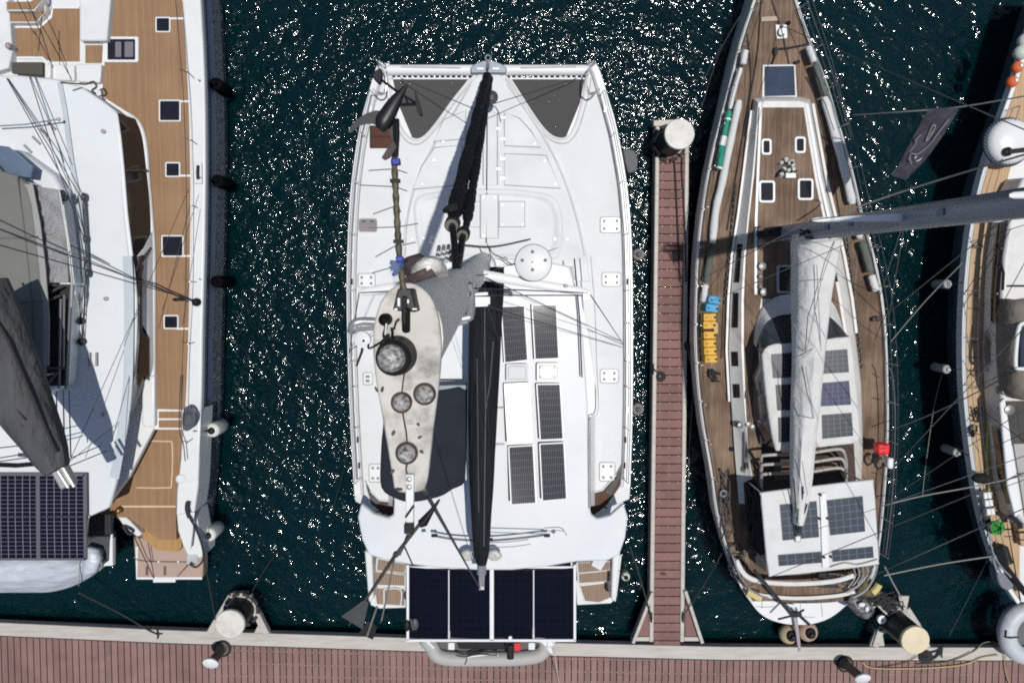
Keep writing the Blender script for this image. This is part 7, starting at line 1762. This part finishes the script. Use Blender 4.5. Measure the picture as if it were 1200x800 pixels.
# grey brown spray hood with hatch
KH = M('taupe_canvas', (.20, .175, .145), .9, var=.15, scale=3, bump=.04, bscale=5)
hd_b = O(CR([(1178, 362), (1173, 400), (1174, 430), (1180, 462)], 3, False), 2.5); hd_m = O(CR([(1180, 353), (1184, 385), (1186, 430), (1187, 455)], 3, False), 3.2); hd_t = O(CR([(1176, 352), (1198, 352), (1212, 400), (1212, 450)], 3, False), 3.3)
mb = MB(); mb.dome(O(CR([(1177, 354), (1196, 351), (1240, 346), (1290, 345), (1290, 470), (1210, 470), (1182, 462), (1176, 440), (1174, 400)], 3), 2.75), .5, .25, steps=((1, 0), (.97, .45), (.9, .8), (.75, 1), (.4, 1.05))); kh = rbt.part('spray_hood', mb, KH, smooth=60)
mb = MB()
fr_ = [(1225, 378), (1200, 378.5), (1194, 384), (1191.5, 400), (1190, 428), (1197, 432), (1225, 432)]
mb.tube(O(CR(fr_, 3, False), 3.28), .05, 8); rbt.part('hood_window_frame', mb, W_LID, kh)
mb = MB(); mb.prism(O([(1199, 383), (1235, 382), (1235, 430), (1196, 430), (1196, 398)], 3.26), .03); rbt.part('hood_window', mb, glassy('hood_glass', (.03, .04, .06), .08), kh)
tangle(1182, 440, 8, 5, 2.75, 7, .018, BLACK_ROPE, 'hood_lashing', rbt)
# cockpit
mb = MB(); mb.prism(O([(1177, 470), (1290, 468), (1290, 520), (1186, 522), (1180, 500)], 2.54), .03); rbt.part('cockpit', mb, M('charcoal_cockpit', (.05, .046, .043), .7, var=.3), bevel=.01)
mb = MB(); mb.prism(O([(1192, 476), (1290, 474), (1290, 516), (1196, 518)], 2.55), .02); rbt.part('cockpit_table', mb, M('slate_table', (.028, .028, .032), .5))
mb = MB(); mb.prism(O([(1172, 472), (1178, 466), (1186, 520), (1198, 600), (1190, 606), (1181, 570)], 2.56), .1); rbt.part('cockpit_coaming', mb, W_LID, bevel=.03)
for x, y in ((1172, 456), (1175, 478)):
    mb = MB(); mb.lathe([(.14, 0), (.14, .10), (.10, .12), (.11, .28), (.13, .3), (.001, .32)], P(x, y, 2.3), n=20); rbt.part('winch', mb, M('grey_winch', (.25, .245, .235), .35, metal=.6))
mb = MB(); mb.prism([P(*p) for p in ((1163, 500, 2.1), (1169, 502, 2.4), (1178, 560, 2.4), (1184, 590, 2.4), (1180, 590, 2.2), (1170, 556, 2.1))], .04); rbt.part('aft_window', mb, glassy('aft_glass', (.012, .011, .012), .08))
mb = MB(); mb.prism(O([(1188, 520), (1290, 518), (1290, 600), (1202, 606)], 2.56), .04); rbt.part('aft_deck', mb, M('grey_aft_deck', (.36, .35, .34), .6))
mb = MB(); mb.prism(O([(1192, 612), (1290, 606), (1290, 640), (1197, 640)], ZRB + .3), .2); rbt.part('aft_locker', mb, TAN, bevel=.02)
mb = MB(); mb.bar(P(1186, 624, ZRB + .32), P(1200, 623, ZRB + .32), .05, .05); mb.bar(P(1186, 632, ZRB + .3), P(1200, 632, ZRB + .3), .03, .03); rbt.part('locker_vent', mb, BLACK)
mb = MB(); mb.prism(O([(1176, 604), (1192, 606), (1200, 618), (1194, 620), (1190, 612)], 2.3), .2); rbt.part('stern_corner', mb, glassy('corner_glass', (.02, .02, .022), .1))
# stanchions and lifelines
tops = []
for y in (130, 175, 230, 290, 340, 395, 450, 505, 560, 610, 650):
    x = interp([(b, a) for a, b in eg], y)[0] + 4
    b_ = P(x, y, ZRB); t_ = b_ + Vector((0, 0, .62)); tops.append(t_)
    mb = MB(); mb.tube([b_, t_], .014, 6); rbt.part('stanchion', mb, STEEL)
for k in (1, .5):
    mb = MB(); mb.tube([Vector((p.x, p.y, ZRB + .62*k)) for p in tops], .008, 5); rbt.part('lifeline', mb, WIRE)
mb = MB(); mb.tube(O(CR([(1178, 440), (1172, 446), (1166, 458), (1159, 475), (1158, 500), (1157, 540), (1160, 580)], 4, False), ZRB + .12), .035, 6); solo('shore_hose', 'yellow green hose lying along the navy sailboat side deck', 'hose', mb, M('lime_hose', (.38, .40, .10), .6), P(1158, 500, ZRB))
tangle(1146, 486, 6, 8, ZRB + .15, 8, .02, BLACK_ROPE, 'rail_rope', rbt); tangle(1140, 505, 5, 6, ZRB + .15, 6, .022, BLACK_ROPE, 'rail_rope', rbt)
tangle(1154, 610, 6, 24, ZRB + .2, 10, .015, DARK_WIRE, 'rail_rope', rbt)
rw = [((1040, 480), (1125, 443)), ((1140, 288), (1205, 228)), ((1136, 284), (1205, 262)), ((1130, 345), (1205, 225)), ((1128, 360), (1185, 268)), ((1140, 420), (1205, 300)), ((1150, 450), (1205, 424)), ((1150, 480), (1205, 520)), ((1150, 530), (1205, 505)), ((1165, 575), (1205, 560))]
for (a, b_) in rw[1:]: wire('rigging', P(*a, ZRB + .1), P(*b_, 4.2), .010, DARK_WIRE, t=rbt)
mb = MB(); mb.tube([P(1172, 305, 2.6), P(1176, 320, 2.62), P(1175, 340, 2.6)], .035, 6); mb.tube([P(1183, 335, 2.6), P(1200, 335, 2.6)], .03, 6); rbt.part('roof_track', mb, BLACK)
# things along the stern rail
cap_ = Thing('black_cap', 'black cap shaped cover on the right boat rail above the white boxes', 'cover', P(1149, 561, ZRB + .3))
mb = MB(); mb.ball(P(1149, 560, ZRB + .5), (.24, .15, .14), 12); mb.ball(P(1156, 565, ZRB + .45), (.14, .07, .04), 10); cap_.part('cloth', mb, M('black_cloth', (.008, .008, .009), .9))
for k, (x, y, lab) in enumerate(((1155, 579, 'white box on the right boat rail, nearest the black cover'), (1156.5, 588, 'white box on the right boat rail, middle of three'), (1158.5, 598, 'white box on the right boat rail, nearest the green coil'))):
    mb = MB(); mb.box(P(x, y, ZRB + .35), (.24, .19, .25), R(6)); solo('white_box', lab, 'box', mb, W_LID, P(x, y, ZRB + .2), 'white boxes on the right boat rail', bevel=.03)
gc = Thing('green_coil', 'round bright green and black coil on the right boat stern rail', 'coil', P(1169, 618, ZRB + .2))
mb = MB(); c = P(1169, 618, ZRB + .5)
for k in range(4): mb.tube([c + Vector(((.18 - .03*k)*math.cos(a), (.18 - .03*k)*math.sin(a), .02*k)) for a in [2*math.pi*i/18 for i in range(18)]], .024, 6, closed=True)
gc.part('coil', mb, M('bright_green_line', (.03, .30, .035), .7, var=.4, scale=40))
mb = MB(); mb.ball(c + Vector((-.06, 0, -.04)), (.26, .19, .06), 14); gc.part('backing', mb, BLACK)
mb = MB()
for k in range(5): mb.tube([c + Vector((.04, 0, .06)), c + Vector((.17*math.cos(k*1.25), .17*math.sin(k*1.25), .09))], .012, 5)
gc.part('spoke', mb, BLACK)
om = Thing('outboard_motor', 'grey outboard motor tilted at the stern of the navy sailboat', 'outboard motor', P(1178, 682, 1.0))
mb = MB(); mb.prism(O(CR([(1169, 667), (1178, 668), (1188, 672), (1188, 687), (1182, 692), (1174, 688), (1170, 680)], 2), 1.9), .4); om.part('cowling', mb, M('grey_cowling', (.19, .20, .23), .35), bevel=.08, segs=3)
mb = MB(); mb.tube([P(1173, 660, 1.9), P(1174, 668, 1.9)], .09, 8); mb.bar(P(1168, 668, 1.92), P(1182, 670, 1.92), .06, .04); om.part('bracket', mb, W_LID)
mb = MB(); mb.tube([P(1168, 640, 2.0), P(1172, 652, 2.0), P(1178, 664, 2.0), P(1192, 682, 2.0), P(1202, 695, 2.0)], [.2, .16, .10, .09, .09], 8); mb.box(P(1178, 650, 2.0), (.2, .5, .2), R(20)); om.part('leg', mb, BLACK)
mb = MB(); mb.tube(O(CR([(1162, 640), (1164, 655), (1168, 668)], 3, False), ZRB + .5), .03, 6); mb.tube(O(CR([(1158, 622), (1163, 645), (1172, 662), (1185, 676)], 4, False), ZRB + .6), .022, 6); mb.ball(P(1163, 653, ZRB + .4), (.12, .12, .1), 10); rbt.part('stern_rail', mb, STEEL)
tn2 = Thing('white_tender', 'white inflatable tender tube at the lower right edge beside the pontoon', 'dinghy', P(1195, 740, .6))
mb = MB(); mb.tube(O(CR([(1206, 716), (1196, 716), (1187, 722), (1181, 733), (1180, 745), (1184, 757), (1194, 766), (1206, 768)], 4, False), 1.1), .26, 14); tn2.part('tube', mb, M('white_tube', (.50, .53, .56), .45, var=.05, bump=.02, bscale=5), smooth=70)
mb = MB(); mb.tube([P(1179 - 1.5, 746, 1.1 + .2), P(1184, 747, 1.1 + .30), P(1193, 746, 1.1 + .26)], .02, 6); mb.box(P(1178.5, 741, 1.25), (.1, .2, .12)); tn2.part('strap', mb, BLACK)
mb = MB(); mb.prism(O([(1192, 724), (1215, 720), (1215, 764), (1194, 758), (1188, 742)], .95), .08); tn2.part('floor', mb, M('tender_floor', (.12, .12, .12), .7))
# lines over the water at the right
rope('thin dark line sagging from the navy sailboat stern to the pontoon coil', [(1165, 640, 1.8), (1140, 690, 1.0), (1112, 745, .62)], .012, DARK_WIRE)
rope('pale line from teak sailboat quarter to the navy sailboat stern, lower of the long lines', [(1036, 674, 2.4), (1100, 661, 2.0), (1165, 651, 2.2)], .018, GREY_ROPE)
rope('pale line from the teak sailboat cockpit side to the navy sailboat rail', [(1035, 592, 2.2), (1080, 581, 2.2), (1140, 570, 2.2), (1205, 556, 2.8)], .016, GREY_ROPE)
rope('dark line crossing between the teak and navy sailboats at mid height', [(1040, 505, 2.2), (1085, 488, 2.3), (1140, 462, 2.4), (1195, 432, 3.2)], .016, DARK_WIRE)
rope('thin line hanging off the middle white fender of the navy sailboat', [(1104, 438, .9), (1094, 480, .5), (1083, 560, .1), (1080, 600, -.1)], .009, GREY_ROPE)
rope('pale diagonal line between the two right hand sailboats, lower one', [(1044, 400, 2.2), (1085, 352, 3.0), (1128, 308, 3.8)], .012, GREY_ROPE)
# yellow hose and lines on the pontoon
rope('yellow hose looping along the pontoon edge at the lower right', [(1010, 775, .62), (1018, 781, .6), (1040, 783, .6), (1090, 782, .6), (1130, 778, .6), (1150, 770, .6), (1170, 767, .62)], .019, M('yellow_hose', (.46, .37, .15), .5), name='water_hose', cat_='hose')
rope('thin brown line on the pontoon beside the yellow hose', [(1030, 782, .6), (1060, 776, .6), (1075, 768, .62)], .012, BROWN)
rope('olive line on the pontoon edge leading to the white tender', [(1075, 778, .6), (1110, 775, .6), (1140, 763, .62), (1152, 753, .65), (1165, 752, .65), (1180, 758, .8)], .018, M('olive_line', (.16, .15, .09), .8))
rope('pale line running off the bottom edge by the white tender', [(1178, 768, .64), (1178, 785, .6), (1184, 805, .6)], .018, M('tan_line', (.40, .27, .18), .8))
tangle_c = Thing('coiled_rope', 'black rope coil on the pontoon at the foot of the cream capped pile', 'rope', P(1085, 769, .55))
mb = MB()
for k in range(4): mb.tube([P(1085 + (7 - 1.6*k)*math.cos(a), 769 + (7 - 1.6*k)*math.sin(a), .6 + .03*k) for a in [2*math.pi*i/20 for i in range(20)]], .035, 6, closed=True)
tangle_c.part('coil', mb, BLACK_ROPE)
mb = MB(); mb.tube(O(CR([(1090, 764), (1098, 762), (1104, 758), (1098, 768), (1092, 772)], 4, False), .62), .03, 6); tangle_c.part('tail', mb, BLACK_ROPE)
